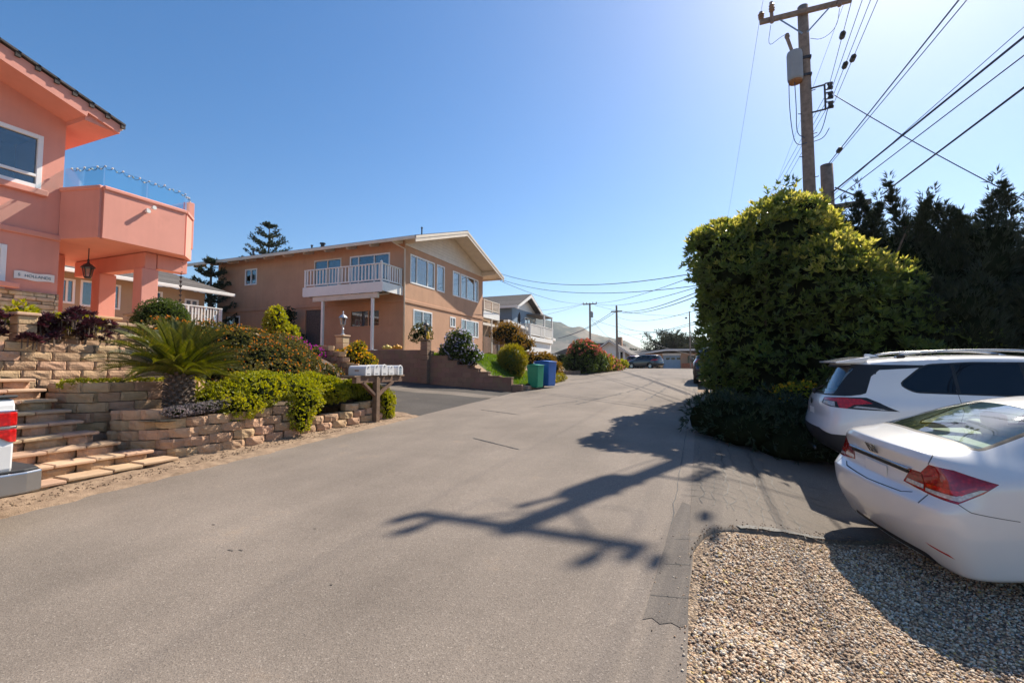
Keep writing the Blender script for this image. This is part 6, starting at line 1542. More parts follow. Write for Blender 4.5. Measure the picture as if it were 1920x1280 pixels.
def make_sedan(label, loc, rotz, mat, level=3, group=None, detail=True, category='car'):
    t = thing('sedan' if detail else 'parked_car', label, category, loc, rotz, group, local=True)
    def ring(x, top, *side, **kw): return dict(x=x, top=top, side=side, **kw)
    rings = [
        ring(.15, (.10, 1.095), (.18, .57, 1.085), (.19, .68, 1.01), (.22, .775, .895), (.17, .80, .745), (.12, .845, .66), (.15, .845, .38), (.26, .80, .12), bot=(.22, .11), tm=(.12, 1.092)),
        ring(.45, (.29, 1.115), (.34, .62, 1.095), (.46, .74, 1.01), (.48, .845, .90), (.46, .868, .75), (.46, .876, .65), (.46, .87, .38), (.48, .84, .115)),
        ring(.78, (.42, 1.132), (.50, .615, 1.11), (.77, .735, 1.03), (.80, .855, .92), (.80, .874, .76), (.80, .877, .65), (.80, .872, .38), (.82, .85, .13)),
        ring(1.1, (.78, 1.285), (.87, .56, 1.24), (1.1, .73, 1.04), (1.1, .86, .93), (1.1, .875, .76), (1.1, .877, .65), (1.1, .872, .42), (1.1, .82, .20)),
        ring(1.5, (1.24, 1.412), (1.34, .54, 1.362), (1.5, .735, 1.03), (1.5, .862, .93), (1.5, .875, .76), (1.5, .877, .65), (1.5, .872, .42), (1.5, .82, .20)),
        ring(2.1, (2.1, 1.445), (2.1, .56, 1.395), (2.1, .74, 1.0), (2.1, .862, .92), (2.1, .873, .76), (2.1, .875, .65), (2.1, .87, .42), (2.1, .82, .20)),
        ring(2.75, (2.8, 1.39), (2.75, .545, 1.335), (2.75, .74, .98), (2.75, .86, .90), (2.75, .87, .76), (2.75, .873, .65), (2.75, .87, .42), (2.75, .82, .20)),
        ring(3.4, (3.5, 1.03), (3.4, .63, .985), (3.4, .73, .95), (3.4, .85, .87), (3.4, .868, .75), (3.4, .872, .65), (3.4, .868, .42), (3.4, .82, .20)),
        ring(4.0, (4.05, .93), (4.0, .60, .90), (4.0, .71, .86), (4.0, .82, .79), (4.0, .85, .72), (4.0, .86, .62), (4.0, .85, .42), (3.98, .80, .20)),
        ring(4.4, (4.46, .76), (4.36, .50, .76), (4.33, .62, .73), (4.28, .72, .69), (4.26, .76, .62), (4.28, .78, .55), (4.28, .77, .40), (4.22, .74, .20))]
    rear = {1: ((.10, 1.03), (.075, 1.04)), 2: ((.15, .90), (.13, .905)), 3: ((.12, .745), (.10, .745)), 4: ((.035, .685), (.0, .69)), 5: ((.045, .40), (.015, .40))}
    front = {1: ((4.44, .72), (4.50, .72)), 2: ((4.46, .67), (4.53, .67)), 3: ((4.49, .60), (4.55, .60)), 4: ((4.50, .52), (4.56, .52)), 5: ((4.48, .38), (4.53, .38))}
    s = Shell(rings, rear, front, level, crease=((1, .25), (2, .30), (6, .6)))
    R_ = s.rear
    for j in range(4): s.setc(R_[0][j], R_[0][j + 1], .92); s.setc(R_[1][j], R_[1][j + 1], .5); s.setc(R_[4][j], R_[4][j + 1], .75); s.setc(R_[3][j], R_[3][j + 1], .75); s.setc(R_[6][j], R_[6][j + 1], .6)
    s.smooth()
    # wheel arches
    for sg in (-1, 1):
        for wx in (1.06, 3.70):
            a = s.cut('arch', circ(wx, .31, .36), UX, UZ, side_f(sg, .05)); s.part(a, 'void', mat, t); bpy.data.objects.remove(bpy.data.objects[[o.name for o in t.children if o.name.startswith('void')][0]])
            MB().lathe([(.385, -.26), (.385, .0)], (wx, sg * .84 if sg < 0 else sg * .84, .31), 24, 'y').build('wheel_well', M['black'], t) if False else None
            wl = MB(); k = 18
            for i in range(k):
                a0 = -.35 + (PI + .7) * i / k; a1 = -.35 + (PI + .7) * (i + 1) / k
                p = [(wx + .385 * math.cos(a_), yy, .31 + .385 * math.sin(a_)) for a_ in (a0, a1) for yy in (sg * .862, sg * .55)]
                wl.quad(p[0], p[2], p[3], p[1])
            wl.quad((wx - .385, sg * .56, .2), (wx + .385, sg * .56, .2), (wx + .36, sg * .56, .7), (wx - .36, sg * .56, .7))
            wl.build('wheel_well', M['black'], t); wheel(t, wx, sg * .755, .315, .205, sg)
    # glass
    rg = rounded([(.54, -.575), (.49, 0), (.54, .575), (1.26, .475), (1.26, -.475)], .06)
    up = lambda n, c: n.z > .2 and c.z > 1.05
    b_ = s.cut('rear_glass_edge', grow(rg, .03), UX, UY, up); g_ = s.cut('rear_glass', rg, UX, UY, up, b_); s.part(g_, 'rear_window', 'carglass' if detail else 'darkglass', t, -.004); s.part(b_, 'window_seal', 'black', t, -.001)
    wg = rounded([(2.82, -.50), (3.40, -.60), (3.40, .60), (2.82, .50)], .06); g_ = s.cut('windscreen', wg, UX, UY, up); s.part(g_, 'windscreen', 'carglass' if detail else 'darkglass', t, -.003)
    for sg in (-1, 1):
        op = rounded([(.98, 1.085), (1.28, 1.26), (1.55, 1.325), (2.1, 1.345), (2.62, 1.30), (3.22, 1.015), (2.1, 1.035)], .05)
        b_ = s.cut('side_trim', grow(op, .022), UX, UZ, side_f(sg, .2))
        for (x0, x1) in ((.9, 1.99), (2.07, 3.3)):
            g_ = s.cut('side_glass', [(x0, 1.0), (x1, 1.0), (x1, 1.5), (x0, 1.5)] if False else clip_x(op, x0, x1), UX, UZ, side_f(sg, .2), b_); s.part(g_, 'side_window', 'carglass' if detail else 'darkglass', t, -.004)
        s.part(b_, 'window_trim', 'black', t, -.001)
    if detail:
        # tail lamps wrap the corner: seen along the diagonal
        for sg in (-1, 1):
            A = (S2, sg * S2, 0); f = lambda n, c: (-n.x + n.y * sg) > .45 and c.y * sg > .2 and c.x < .8
            P_ = [(0.335, .785), (0.395, .915), (0.475, .915), (0.535, 1.0), (0.692, .985), (0.945, .905), (0.864, .83), (0.724, .735), (0.540, .755)]
            b_ = s.cut('tail_lamp', P_, A, UZ, f)
            for nm, q, mt in (('lamp_lens', [(0.540, .845), (0.502, .915), (0.556, .985), (0.680, .97), (0.897, .905), (0.832, .885), (0.724, .84)], 'lampdark'), ('lamp_lens', [(0.518, .81), (0.518, .838), (0.724, .832), (0.799, .87), (0.832, .87), (0.745, .80)], 'lampred'), ('lamp_lens', [(0.373, .835), (0.411, .905), (0.481, .905), (0.497, .83)], 'lampamber'),
                    ('lamp_clear', [(0.357, .795), (0.371, .825), (0.497, .82), (0.497, .785)], 'lampclear'), ('lamp_clear', [(0.513, .775), (0.513, .80), (0.713, .79), (0.848, .858), (0.881, .858), (0.734, .755)], 'lampclear')):
                i_ = s.cut(nm, q, A, UZ, f, b_); s.part(i_, nm, mt, t, .002)
            s.part(b_, 'tail_lamp', 'lampdark', t, -.002)
            rf = s.cut('reflector', rounded([(.50, .335), (.66, .30), (.70, .272), (.54, .312)], .008), A, UZ, f); s.part(rf, 'reflector', 'lampred', t, .001)
            # gap between lid and wing, bumper seam, fuel-side seam
            for q in ([(.528, 1.0), (.536, 1.0), (.56, 1.07), (.552, 1.075)], [(.47, .68), (.53, .755), (.537, .752), (.477, .675)], [(.73, .74), (.80, .69), (1.05, .63), (1.05, .624), (.80, .683), (.725, .735)]):
                i_ = s.cut('panel_gap', q, A, UZ, f); s.part(i_, 'panel_gap', 'gap', t, -.002)
        back = lambda n, c: n.x < -.2 and c.x < .4
        for nm, q, mt, ps in (('lid_seam', [(-.48, .735), (-.40, .712), (0, .702), (.40, .712), (.48, .735), (.48, .728), (.40, .704), (0, .696), (-.40, .706), (-.48, .728)], 'black', -.002),
                ('lower_valance', rounded([(-.62, .10), (.62, .10), (.50, .20), (-.50, .20)], .03), 'cladding', -.004)):
            i_ = s.cut(nm, q, UY, UZ, back); s.part(i_, nm, mt, t, ps)
        MB().prism([(-.42, .905), (.42, .905), (.435, .925), (-.435, .925)], 'x', .112, .16).build('chrome_strip', M['chromedull'], t, bevel=.006)
        MB().prism([(-.40, .875), (.40, .875), (.40, .904), (-.40, .904)], 'x', .122, .16).build('handle_recess', M['black'], t)
        MB().box(.108, .116, -.155, .155, .745, .862).build('number_plate', M['white'], t, bevel=.004)
        # badge: rounded frame with an upright H inside
        bd = MB(); bx = .064
        fr = [(-.052, 1.018), (.052, 1.018), (.040, .948), (-.040, .948)]
        for a, b in zip(fr, fr[1:] + fr[:1]): bd.bar((bx - .004, a[0], a[1]), (bx - .004 + (.012 if b[1] < 1 and a[1] < 1 else 0), b[0], b[1]), .010, .008, (1, 0, 0))
        bd.bar((bx - .004, -.032, 1.012), (bx + .004, -.016, .952), .012, .01, (1, 0, 0)); bd.bar((bx - .004, .032, 1.012), (bx + .004, .016, .952), .012, .01, (1, 0, 0)); bd.bar((bx, -.024, .980), (bx, .024, .980), .012, .01, (1, 0, 0))
        bd.v = [(.066 + (p[0] - bx) + (1.02 - p[2]) * .50 - .006, p[1] * 1.15, 1.0 + (p[2] - .983) * 1.15) for p in bd.v]
        bd.build('badge', M['badge'], t)
        for sg in (-1, 1): MB().lathe([(.018, 0), (.018, .003)], (.86, -.5, 1.2), 8).build('x', M['black'], t) if False else None
        # cabin
        MB().box(.85, 1.35, -.60, .60, .98, 1.04).build('parcel_shelf', M['seat'], t, bevel=.02)
        for y in (-.36, .36):
            MB().prism([(1.35, .55), (1.42, 1.12), (1.54, 1.12), (1.56, .55)], 'y', y - .30, y + .30).build('rear_seat', M['seat'], t, bevel=.03, seg=2)
            MB().box(1.40, 1.50, y - .12, y + .12, 1.10, 1.24).build('headrest', M['seat'], t, bevel=.04, seg=2)
            MB().prism([(2.10, .5), (1.98, 1.16), (2.10, 1.16), (2.30, .5)], 'y', y - .25, y + .25).build('front_seat', M['seat'], t, bevel=.04, seg=2); MB().box(1.98, 2.08, y - .12, y + .12, 1.16, 1.33).build('headrest', M['seat'], t, bevel=.04, seg=2)
        MB().box(3.0, 3.5, -.68, .68, .80, .98).build('dashboard', M['cabin'], t, bevel=.05); MB().box(.6, 3.5, -.70, .70, .25, .45).build('cabin_floor', M['cabin'], t)
    else:
        for sg in (-1, 1):
            A = (S2, sg * S2, 0); f = lambda n, c: (-n.x + n.y * sg) > .45 and c.y * sg > .2 and c.x < .8
            i_ = s.cut('tail_lamp', [(.50, .80), (.56, .95), (.95, .92), (.83, .78)], A, UZ, f); s.part(i_, 'tail_lamp', 'lampred', t, .002)
    for sg in (-1, 1):
        MB().box(2.86, 3.0, sg * .86 if sg > 0 else -1.02, 1.02 if sg > 0 else -.86, .98, 1.10).build('door_mirror', mat if not isinstance(mat, str) else M[mat], t, bevel=.03, seg=2)
        i_ = s.cut('headlamp', rounded([(3.95, .72), (4.25, .78), (4.40, .70), (4.20, .62)], .03), UX, UZ, side_f(sg, .2)); s.part(i_, 'headlamp', 'lampclear', t, .002)
    s.body(mat, t)
    return t
def clip_x(poly, x0, x1):
    for lim, sgn in ((x0, 1), (x1, -1)):
        out = []
        for i in range(len(poly)):
            p, q = poly[i], poly[(i + 1) % len(poly)]; ip = (p[0] - lim) * sgn >= 0; iq = (q[0] - lim) * sgn >= 0
            if ip: out.append(p)
            if ip != iq: u = (lim - p[0]) / (q[0] - p[0]); out.append((lim, p[1] + (q[1] - p[1]) * u))
        poly = out
    return poly

def make_suv(label, loc, rotz, mat, level=3, group=None, detail=True, category='suv'):
    t = thing('suv' if detail else 'parked_suv', label, category, loc, rotz, group, local=True)
    def ring(x, top, *side, **kw): return dict(x=x, top=top, side=side, **kw)
    rings = [
        ring(.2, (.36, 1.60), (.46, .55, 1.585), (.24, .735, 1.13), (.17, .815, 1.0), (.15, .865, .83), (.11, .875, .66), (.14, .87, .46), (.28, .80, .27), bot=(.24, .25), tm=(.38, 1.60)),
        ring(.8, (.72, 1.665), (.82, .585, 1.635), (.62, .79, 1.14), (.52, .885, 1.0), (.48, .915, .83), (.46, .92, .66), (.46, .915, .46), (.50, .86, .25)),
        ring(1.2, (1.2, 1.69), (1.2, .60, 1.655), (1.1, .805, 1.14), (1.0, .905, 1.0), (.95, .925, .83), (.93, .927, .66), (.93, .92, .46), (.93, .86, .24)),
        ring(1.8, (1.8, 1.70), (1.8, .61, 1.66), (1.75, .815, 1.12), (1.7, .905, .99), (1.65, .92, .83), (1.65, .922, .66), (1.65, .918, .46), (1.65, .86, .24)),
        ring(2.4, (2.4, 1.69), (2.4, .61, 1.645), (2.4, .815, 1.10), (2.4, .90, .97), (2.4, .912, .83), (2.4, .915, .66), (2.4, .912, .46), (2.4, .86, .24)),
        ring(2.85, (2.9, 1.62), (2.85, .59, 1.575), (2.85, .81, 1.08), (2.85, .895, .96), (2.85, .91, .83), (2.85, .915, .66), (2.85, .912, .46), (2.85, .86, .24)),
        ring(3.45, (3.55, 1.17), (3.45, .68, 1.13), (3.45, .785, 1.06), (3.45, .885, .95), (3.45, .91, .82), (3.45, .915, .66), (3.45, .912, .46), (3.45, .86, .24)),
        ring(4.05, (4.12, 1.06), (4.05, .64, 1.03), (4.05, .76, .98), (4.05, .855, .89), (4.05, .89, .78), (4.05, .90, .64), (4.05, .89, .45), (4.03, .83, .24)),
        ring(4.45, (4.52, .93), (4.40, .52, .93), (4.36, .64, .89), (4.30, .75, .82), (4.28, .79, .72), (4.30, .81, .60), (4.30, .80, .44), (4.24, .76, .25))]
    rear = {1: ((.15, 1.14), (.12, 1.15)), 2: ((.085, 1.0), (.055, 1.0)), 3: ((.085, .83), (.06, .83)), 4: ((.03, .66), (.0, .66)), 5: ((.05, .46), (.03, .46))}
    front = {1: ((4.50, .88), (4.55, .88)), 2: ((4.53, .80), (4.58, .80)), 3: ((4.54, .70), (4.59, .70)), 4: ((4.55, .60), (4.60, .60)), 5: ((4.53, .42), (4.57, .42))}
    s = Shell(rings, rear, front, level, crease=((0, .3), (1, .35), (2, .35), (6, .6)))
    R_ = s.rear
    for j in range(4): s.setc(R_[0][j], R_[0][j + 1], .8); s.setc(R_[1][j], R_[1][j + 1], .6); s.setc(R_[3][j], R_[3][j + 1], .5); s.setc(R_[4][j], R_[4][j + 1], .5)
    s.smooth()
    for sg in (-1, 1):
        for wx in (.98, 3.66):
            ar = s.cut('arch_trim', circ(wx, .36, .455), UX, UZ, side_f(sg, .05)); a = s.cut('arch', circ(wx, .36, .40), UX, UZ, side_f(sg, .05), ar)
            o = s.part(a, 'void', mat, t)
            if o: bpy.data.objects.remove(o)
            s.part(ar, 'arch_cladding', 'cladding', t, .010)
            wl = MB(); k = 18
            for i in range(k):
                a0 = -.35 + (PI + .7) * i / k; a1 = -.35 + (PI + .7) * (i + 1) / k
                p = [(wx + .41 * math.cos(a_), yy, .36 + .41 * math.sin(a_)) for a_ in (a0, a1) for yy in (sg * .90, sg * .58)]; wl.quad(p[0], p[2], p[3], p[1])
            wl.quad((wx - .4, sg * .59, .2), (wx + .4, sg * .59, .2), (wx + .36, sg * .59, .78), (wx - .36, sg * .59, .78)); wl.build('wheel_well', M['black'], t); wheel(t, wx, sg * .79, .36, .22, sg)
        sk = s.cut('sill_cladding', [(.55, .18), (4.1, .18), (4.1, .44), (.55, .47)], UX, UZ, side_f(sg, .05)); s.part(sk, 'sill_cladding', 'cladding', t, .004)
        op = rounded([(1.00, 1.30), (1.14, 1.205), (3.28, 1.115), (2.72, 1.50), (2.4, 1.56), (1.8, 1.575), (1.34, 1.555), (1.24, 1.50)], .06, 3)
        b_ = s.cut('side_trim', grow(op, .02), UX, UZ, side_f(sg, .2))
        for (x0, x1) in ((.9, 1.58), (1.62, 2.28), (2.36, 3.4)):
            g_ = s.cut('side_glass', clip_x(op, x0, x1), UX, UZ, side_f(sg, .2), b_); s.part(g_, 'side_window', 'darkglass', t, -.003)
        s.part(b_, 'window_trim', 'black', t, -.001)
        if detail:
            for q in ([(1.585, 1.20), (1.592, 1.20), (1.60, .95), (1.55, .80), (1.42, .62), (1.41, .62), (1.543, .80), (1.592, .95)], [(2.34, 1.14), (2.347, 1.14), (2.36, .5), (2.352, .5)]):
                i_ = s.cut('door_gap', q, UX, UZ, side_f(sg, .2)); s.part(i_, 'door_gap', 'black', t, -.002)
            MB().box(1.66, 1.86, sg * .90 if sg > 0 else -.945, .945 if sg > 0 else -.90, .995, 1.02).build('door_handle', M[mat] if isinstance(mat, str) else mat, t, bevel=.008)
    # rear glass and the black band beside it
    back = lambda n, c: n.x < -.1 and c.x < .75 and c.z > 1.0
    rg = rounded([(-.62, 1.155), (.62, 1.155), (.56, 1.545), (-.56, 1.545)], .05)
    b_ = s.cut('hatch_trim', rounded([(-.78, 1.135), (.78, 1.135), (.62, 1.575), (-.62, 1.575)], .05), UY, UZ, back); g_ = s.cut('rear_glass', rg, UY, UZ, back, b_); s.part(g_, 'rear_window', 'carglass' if detail else 'darkglass', t, -.004); s.part(b_, 'hatch_trim', 'black', t, -.001)
    for sg in (-1, 1):
        f = side_f(sg, .15)
        q = s.cut('quarter_band', [(.28, 1.135), (.36, 1.135), (.80, 1.50), (1.30, 1.525), (1.30, 1.56), (.50, 1.585)], UX, UZ, f); s.part(q, 'quarter_band', 'black', t, -.001)
    up = lambda n, c: n.z > .2 and c.z > 1.05
    g_ = s.cut('windscreen', rounded([(2.94, -.54), (3.46, -.64), (3.46, .64), (2.94, .54)], .06), UX, UY, up); s.part(g_, 'windscreen', 'darkglass', t, -.003)
    for sg in (-1, 1):
        A = (S2, sg * S2, 0); f = lambda n, c: (-n.x + n.y * sg) > .3 and c.y * sg > .2 and c.x < 1.2 and c.z > .8
        b_ = s.cut('tail_lamp', [(.42, 1.02), (.44, 1.105), (.74, 1.12), (.98, 1.12), (1.12, 1.05), (1.30, .94), (1.0, .955), (.62, .985)], A, UZ, f)
        if detail:
            for nm, q, mt in (('lamp_lens', [(.44, 1.07), (.45, 1.10), (.74, 1.112), (.94, 1.10), (1.06, 1.04), (.90, 1.02), (.84, .965), (.76, .975), (.70, 1.06)], 'lampred'), ('lamp_clear', [(.46, 1.02), (.47, 1.06), (.67, 1.055), (.70, .99)], 'lampclear'), ('lamp_clear', [(.90, .985), (.93, 1.005), (1.10, .985), (1.20, .955)], 'lampclear')):
                i_ = s.cut(nm, q, A, UZ, f, b_); s.part(i_, nm, mt, t, .003)
            s.part(b_, 'tail_lamp', 'black', t, .001)
        else: s.part(b_, 'tail_lamp', 'lampred', t, .002)
    low = lambda n, c: c.x < .75 and c.z < .72 and n.z > -.8
    c_ = s.cut('rear_cladding', [(-1, .2), (1, .2), (1, .60), (.80, .60), (.55, .66), (-.55, .66), (-.80, .60), (-1, .60)], UY, UZ, lambda n, c: c.x < .52 and c.z < .7 and (n.x < -.05 or abs(n.y) > .3) and n.z > -.75)
    s.part(c_, 'rear_cladding', 'cladding', t, .006)
    if detail:
        MB().box(-.0, .03, -.42, .42, .30, .36).build('skid_plate', M['chromedull'], t, bevel=.02)
        MB().prism([(.30, 1.628), (.30, 1.60), (.62, 1.60), (.72, 1.665), (.72, 1.69), (.60, 1.675)], 'y', -.56, .56).build('spoiler', M[mat], t, bevel=.014, seg=2)
        MB().prism([(.78, 1.675), (.80, 1.735), (.86, 1.73), (.98, 1.685)], 'y', -.022, .022).build('roof_fin', M[mat], t, bevel=.008)
        for sg in (-1, 1):
            y = sg * .56
            MB().tube(smoothp([(1.0, y, 1.67), (1.12, y, 1.725), (1.5, y, 1.752), (2.2, y, 1.745), (2.55, y, 1.70), (2.68, y, 1.655)], 2), .018, 8).build('roof_rail', M['chromedull'], t, smooth=True)
            MB().box(1.02, 1.12, y - .025, y + .025, 1.655, 1.71).box(2.5, 2.6, y - .025, y + .025, 1.63, 1.70).build('rail_foot', M['black'], t, bevel=.01)
            A = (S2, sg * S2, 0); f = lambda n, c: (-n.x + n.y * sg) > .3 and c.y * sg > .2 and c.x < .8
        MB().lathe([(.0, -.004), (.052, -.002), (.055, .004)], (.062, 0, 1.02), 16, 'x').build('badge', M['black'], t)
        MB().box(.066, .074, -.155, .155, .80, .92).build('number_plate', M['white'], t, bevel=.004)
        MB().box(.05, .075, -.42, -.58 if False else -.30, .72, .735).build('boot_lettering', M['darkmetal'], t) if False else None
        MB().box(.052, .09, .35, .47, .735, .752).build('model_script', M['darkmetal'], t); MB().bar((.13, .1, 1.17), (.20, -.22, 1.26), .02, .02).build('wiper', M['black'], t); MB().lathe([(.03, -.03), (.05, 0), (.03, .02)], (.12, .02, 1.165), 10, 'x').build('wiper_hub', M['black'], t)
        for y in (-.38, .38):
            MB().box(1.2, 1.34, y - .24, y + .24, .9, 1.25).build('rear_seat', M['cabin'], t, bevel=.04); MB().box(1.2, 1.3, y - .12, y + .12, 1.26, 1.42).build('headrest', M['cabin'], t, bevel=.03)
    for sg in (-1, 1):
        MB().box(2.92, 3.06, sg * .88 if sg > 0 else -1.06, 1.06 if sg > 0 else -.88, 1.06, 1.22).build('door_mirror', M[mat] if isinstance(mat, str) else mat, t, bevel=.03, seg=2)
        i_ = s.cut('headlamp', rounded([(3.95, .84), (4.2, .93), (4.46, .88), (4.25, .78)], .03), UX, UZ, side_f(sg, .2)); s.part(i_, 'headlamp', 'lampclear', t, .002)
    s.body(mat, t)
    return t
def tilt(o, roll): o.rotation_mode = 'XYZ'; o.rotation_euler[0] = roll
SE = make_sedan('white sedan parked nose in on the gravel edge, nearest car on the right', (1.48, 5.64, -.17), R(15.2), 'carwhite', 3)
SE.rotation_euler = (.085, -.04, R(15.2))
SV = make_suv('white SUV with black lower cladding parked between hedge and white sedan', (1.60, 8.76, .075), R(-1), 'carpearl', 3)
SV.rotation_euler = (.02, -.015, R(-1))
make_suv('dark SUV parked on the road edge beyond the hedge', (.62, 22.1, .88), R(90), 'cardark', 2, detail=False)
make_sedan('silver car in the far driveway partly hidden by the red bush', (-10.3, 31.6, 1.45), R(200), 'carsilver', 2, detail=False)
make_suv('dark red car parked at the far end of the street', (-8.3, 60.0, 1.53), R(60), 'carred', 2, detail=False)
make_suv('black SUV parked across the end of the street near the white garage', (-4.2, 57.5, 1.53), R(150), 'carblack', 2, detail=False)
# pickup tail cut by the left edge of the frame
TK = thing('pickup_truck', 'white pickup tail with red lamp and chrome bumper at the left frame edge', 'pickup', (-6.75, 2.3, .09), 0, local=True)
prof = [(0, .55), (-.02, .75), (.0, .90), (-.03, 1.10), (-.07, 1.22), (-.10, 1.25), (-1.9, 1.25), (-1.9, .50)]
L0 = 5.6
# bed sides: outer skin with a soft shoulder, swept along the truck
def sweep(name, sec, y0, y1, mat, n=1, bevel=.0):
    V = []; F = []; k = len(sec)
    for y in (y0, y1):
        for (x, z) in sec: V.append((x, y, z))
    F = [(i, (i + 1) % k, k + (i + 1) % k, k + i) for i in range(k)] + [tuple(range(k)), tuple(range(2 * k - 1, k - 1, -1))]
    return MB().add(V, F).build(name, M[mat], TK, bevel=bevel, seg=2)
sec = [(.86, .48), (.90, .60), (.905, .80), (.885, .96), (.90, 1.06), (.895, 1.17), (.86, 1.225), (.78, 1.235), (.78, .48)]
sweep('bed_side', sec, -2.0, -.02, 'carwhite', bevel=.02); sweep('bed_side', [(-x, z) for x, z in sec], -2.0, -.02, 'carwhite', bevel=.02)
MB().box(-.77, .77, -.06, .0, .56, 1.22).build('tailgate', M['carwhite'], TK, bevel=.025, seg=2)
MB().box(.76, .885, -1.9, -.0, 1.236, 1.262).build('bed_rail_cap', M['cladding'], TK, bevel=.012); MB().box(-.885, -.76, -1.9, -.0, 1.236, 1.262).build('bed_rail_cap', M['cladding'], TK, bevel=.012)
MB().box(-.78, .78, -2.0, -.06, .5, .56).build('bed_floor', M['cladding'], TK)
def lampsec(z0, z1, d0, d1): return None
for sg in (1, -1):
    for nm, z0, z1, yf, mt in (('tail_lamp', .985, 1.105, -.27, 'lampred'), ('lamp_strip', .955, .983, -.27, 'chromedull'), ('tail_lamp', .835, .953, -.20, 'lampred'), ('lamp_strip', 1.107, 1.125, -.27, 'chrome')):
        V = []; n = 7
        x_o = lambda z: .905 - .02 * abs(z - .98) / .1 * .5
        top = [(.918, yf), (.920, -.06), (.905, -.012), (.87, .006), (.70, .008)] ; bot = [(.918, yf + (.06 if mt == 'lampred' and z0 < .9 else .0)), (.920, -.06), (.905, -.012), (.87, .006), (.70, .008)]
        V = [(sg * x, y, z1) for x, y in top] + [(sg * .80, -.1, z1)] + [(sg * x, y, z0 + (.06 if i_ == 0 and z0 < .9 else 0)) for i_, (x, y) in enumerate(bot)] + [(sg * .80, -.1, z0)]
        k = 6; MB().add(V, [tuple(range(k)), tuple(range(2 * k - 1, k - 1, -1))] + [(i, (i + 1) % k, k + (i + 1) % k, k + i) for i in range(k)]).build(nm, M[mt], TK, bevel=.006)
bs = [(-.02, .40), (.19, .42), (.215, .50), (.205, .575), (.17, .60), (-.02, .60)]
MB().prism([(.60, -.02), (.93, -.30), (.955, -.28), (.955, .06), (.90, .19), (.70, .235), (-.70, .235), (-.90, .19), (-.955, .06), (-.955, -.28), (-.93, -.30), (-.60, -.02)], 'z', .36, .555).build('rear_bumper', M['chromedull'], TK, bevel=.03, seg=3)
MB().prism([(.60, .0), (.90, -.20), (.93, .05), (.88, .17), (.70, .21), (-.70, .21), (-.88, .17), (-.93, .05), (-.90, -.20), (-.60, 0)], 'z', .556, .575).build('bumper_step', M['cladding'], TK, bevel=.006)
MB().prism([(-.92, .50), (-.86, 1.10), (.86, 1.10), (.92, .50)], 'y', -5.4, -2.0).build('body', M['carwhite'], TK, bevel=.05, seg=3)
MB().prism([(-3.95, 1.1), (-3.3, 1.78), (-2.25, 1.80), (-2.05, 1.1)], 'x', -.80, .80).build('cab', M['carwhite'], TK, bevel=.06, seg=3)
for sg in (-1, 1): MB().prism([(-3.75, 1.15), (-3.25, 1.68), (-2.35, 1.70), (-2.2, 1.15)], 'x', sg * .80 - .01, sg * .80 + .012).build('side_window', M['darkglass'], TK)
for sg in (-1, 1):
    for y in (-1.25, -4.55):
        q = MB().lathe([(.24, -.13), (.37, -.13), (.39, -.08), (.39, .08), (.37, .13), (.24, .13)], (sg * .80, y, .39), 28, 'x', False).build('wheel', M['rubber'], TK); MB().lathe([(.24, sg * .12), (.22, sg * .05), (.06, sg * .08), (.05, sg * .12)], (sg * .80, y, .39), 20, 'x').build('rim', M['chromedull'], q)
        MB().lathe([(.47, 0), (.47, .02)], (sg * .80 + (.088 if sg > 0 else -.108), y, .45), 28, 'x').build('wheel_arch', M['black'], TK)

# ============================================================ buildings at the end of the street
WH = thing('white_house', 'pale house with white gable and green grey roof above the street crest', 'house', (-13, 72, 1.5))
for k in range(10):
    pass
gx0, gx1, gy = -14.6, -10.2, 70.0
ze, zr_ = 4.1, 5.6; xm = (gx0 + gx1) / 2
MB().prism([(gx0, 1.0), (gx1, 1.0), (gx1, ze), (xm, zr_), (gx0, ze)], 'y', gy, gy + 9).build('wall', M['white'], WH)
for sg, xe in ((-1, gx0 - .7), (1, gx1 + .9)):
    zz = lambda x: zr_ + .08 - (zr_ - ze) / ((gx1 - gx0) / 2) * abs(x - xm)
    MB().prism([(xe, zz(xe)), (xm, zz(xm)), (xm, zz(xm) + .14), (xe, zz(xe) + .14)], 'y', gy - .8, gy + 9.5).build('roof', M['greyroof'], WH)
    MB().prism([(xe, zz(xe) - .12), (xm, zz(xm) - .12), (xm, zz(xm) + .05), (xe, zz(xe) + .05)], 'y', gy - .86, gy - .8).build('barge_board', M['white'], WH)
MB().box(xm + .2, xm + 1.1, gy + 4, gy + 5, 5, 6.5).build('chimney', M['tanst'], WH, bevel=.02)
MB().prism([(-22, 3.9), (-22.2, 4.0), (-18, 5.5), (-11.5, 5.6), (-11.5, 3.9)], 'y', gy + 3, gy + 10).build('rear_roof', M['greyroof'], WH)
MB().box(-21, gx0, gy + 4, gy + 9, 1, 4).build('side_wing', M['white'], WH)
for x in (gx1 - 1.3, gx1 - .7): MB().box(x, x + .35, gy - .04, gy + .02, 2.5, 4.0).build('window', M['darkglass'], WH)
GH = thing('garage_house', 'long low flat roofed house with pale blue garage door beyond the crest', 'house', (-3, 70, 1.5))
gy = 72.0
MB().box(-7.6, -5.0, gy, gy + 8, 1.0, 3.75).box(-2.6, 9, gy, gy + 8, 1.0, 3.75).box(-5, -2.6, gy + .4, gy + 8, 1.0, 3.75).build('wall', M['tanst'], GH)
MB().box(-5.0, -2.6, gy + .1, gy + .2, 1.3, 3.45).build('garage_door', pm('garagedoor', (.34, .42, .50), .06, 2, .6, 30, .1), GH, bevel=.02)
for k in range(3): MB().box(-4.6 + .75 * k, -4.1 + .75 * k, gy + .06, gy + .11, 2.85, 3.15).build('door_light', M['darkglass'], GH)
MB().box(-5.1, -2.5, gy - .02, gy + .05, 3.46, 3.78).build('garage_lintel', M['white'], GH)
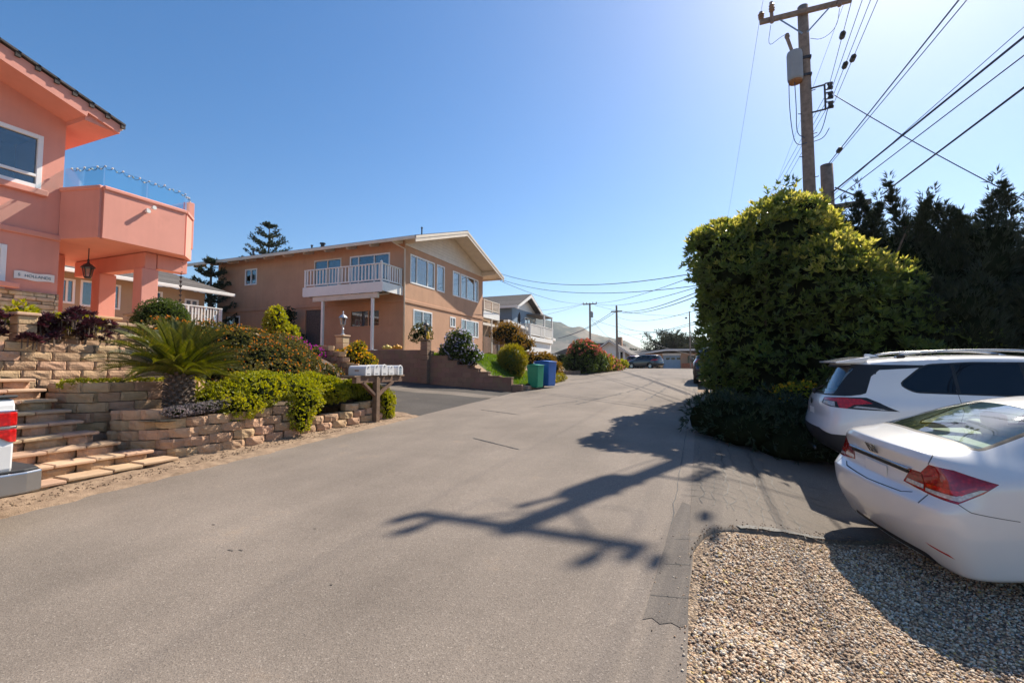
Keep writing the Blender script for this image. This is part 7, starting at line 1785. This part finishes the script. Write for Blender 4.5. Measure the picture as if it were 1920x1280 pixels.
MB().prism([(-8.4, 3.6), (-8.4, 3.78), (-4.5, 4.35), (9.5, 4.25), (9.5, 4.05), (-4.5, 4.12)], 'y', gy - 1.2, gy + 8.5).build('roof', M['white'], GH)
MB().prism([(-8.4, 3.79), (-4.5, 4.36), (9.5, 4.26), (9.5, 4.32), (-4.5, 4.44), (-8.4, 3.85)], 'y', gy - 1.1, gy + 8.5).build('roof_gravel', M['greyroof'], GH)
for x0, x1 in ((-1.6, -.6), (1.0, 2.4), (3.4, 4.6)): MB().box(x0, x1, gy - .03, gy + .02, 2.2, 3.4).build('window', M['darkglass'], GH)
MB().box(-2.4, 6, gy - 2.2, gy - 1.9, 1.3, 2.3).build('brick_planter', pm('brickred', (.42, .13, .06), .25, 8, .9, 40, .4), GH)
LR = thing('low_house', 'long grey roofed house low behind the parked red car', 'house', (-14, 80, 1.5))
MB().box(-15, -8, 79, 86, 1, 3.4).build('wall', M['blue'], LR); MB().prism([(78, 3.3), (83, 4.7), (88, 3.3)], 'x', -15.6, -7.4).build('roof', M['greyroof'], LR)
# houses scattered far off below the hills, only roofs and walls to be seen
for k, (x, y, wd, hgt, mt) in enumerate(((-26, 98, 9, 4.4, 'white'), (-40, 110, 10, 5, 'tan2'), (-52, 90, 10, 5.2, 'cream'), (12, 95, 12, 4.5, 'tan2'))):
    t = thing('distant_house', ('white distant house behind the far poles', 'tan distant house far left behind the blue house', 'cream distant house hidden behind the blue house roof', 'tan distant house behind the tall hedge')[k], 'house', (x, y, 1.4))
    MB().box(x - wd / 2, x + wd / 2, y, y + 8, 1.0, hgt - 1).build('wall', M[mt], t); MB().prism([(y - .5, hgt - 1.05), (y + 4, hgt + .4), (y + 8.5, hgt - 1.05)], 'x', x - wd / 2 - .5, x + wd / 2 + .5).build('roof', M['greyroof'], t)
bush('distant_tree', 'small grey green tree far off before the pale hill', 'tree', [(-20, 150, 5.5, 3.6, 3, 1.9), (-23, 150, 4.5, 2.6, 3, 1.5)], 'lf_far', 420, .9, .35, 5, .9, .3, 1.4, 2, corek=.75)

# ============================================================ the air
bpy.ops.mesh.primitive_cube_add(size=1, location=(-300, 700, 110))
hz = bpy.context.object; hz.name = 'haze'; hz.scale = (3600, 2600, 236); hz.location = (-400, 900, 113)
m = bpy.data.materials.new('haze'); m.use_nodes = True; n_ = m.node_tree
for x in list(n_.nodes):
    if x.type == 'BSDF_PRINCIPLED': n_.nodes.remove(x)
pv = n_.nodes.new('ShaderNodeVolumePrincipled'); pv.inputs['Color'].default_value = (.82, .88, .96, 1); pv.inputs['Density'].default_value = .00019; pv.inputs['Anisotropy'].default_value = .3
n_.links.new(pv.outputs[0], [x for x in n_.nodes if x.type == 'OUTPUT_MATERIAL'][0].inputs['Volume'])
hz.data.materials.append(m); tag(hz, kind='stuff')

for o in bpy.data.objects:
    if o.type == 'MESH' and o.parent is not None and o.name.split('.')[0] in ('crown', 'flowers', 'plumes', 'shoots', 'inner_hull', 'sun_tinted_growth', 'stem'): o['kind'] = 'stuff'
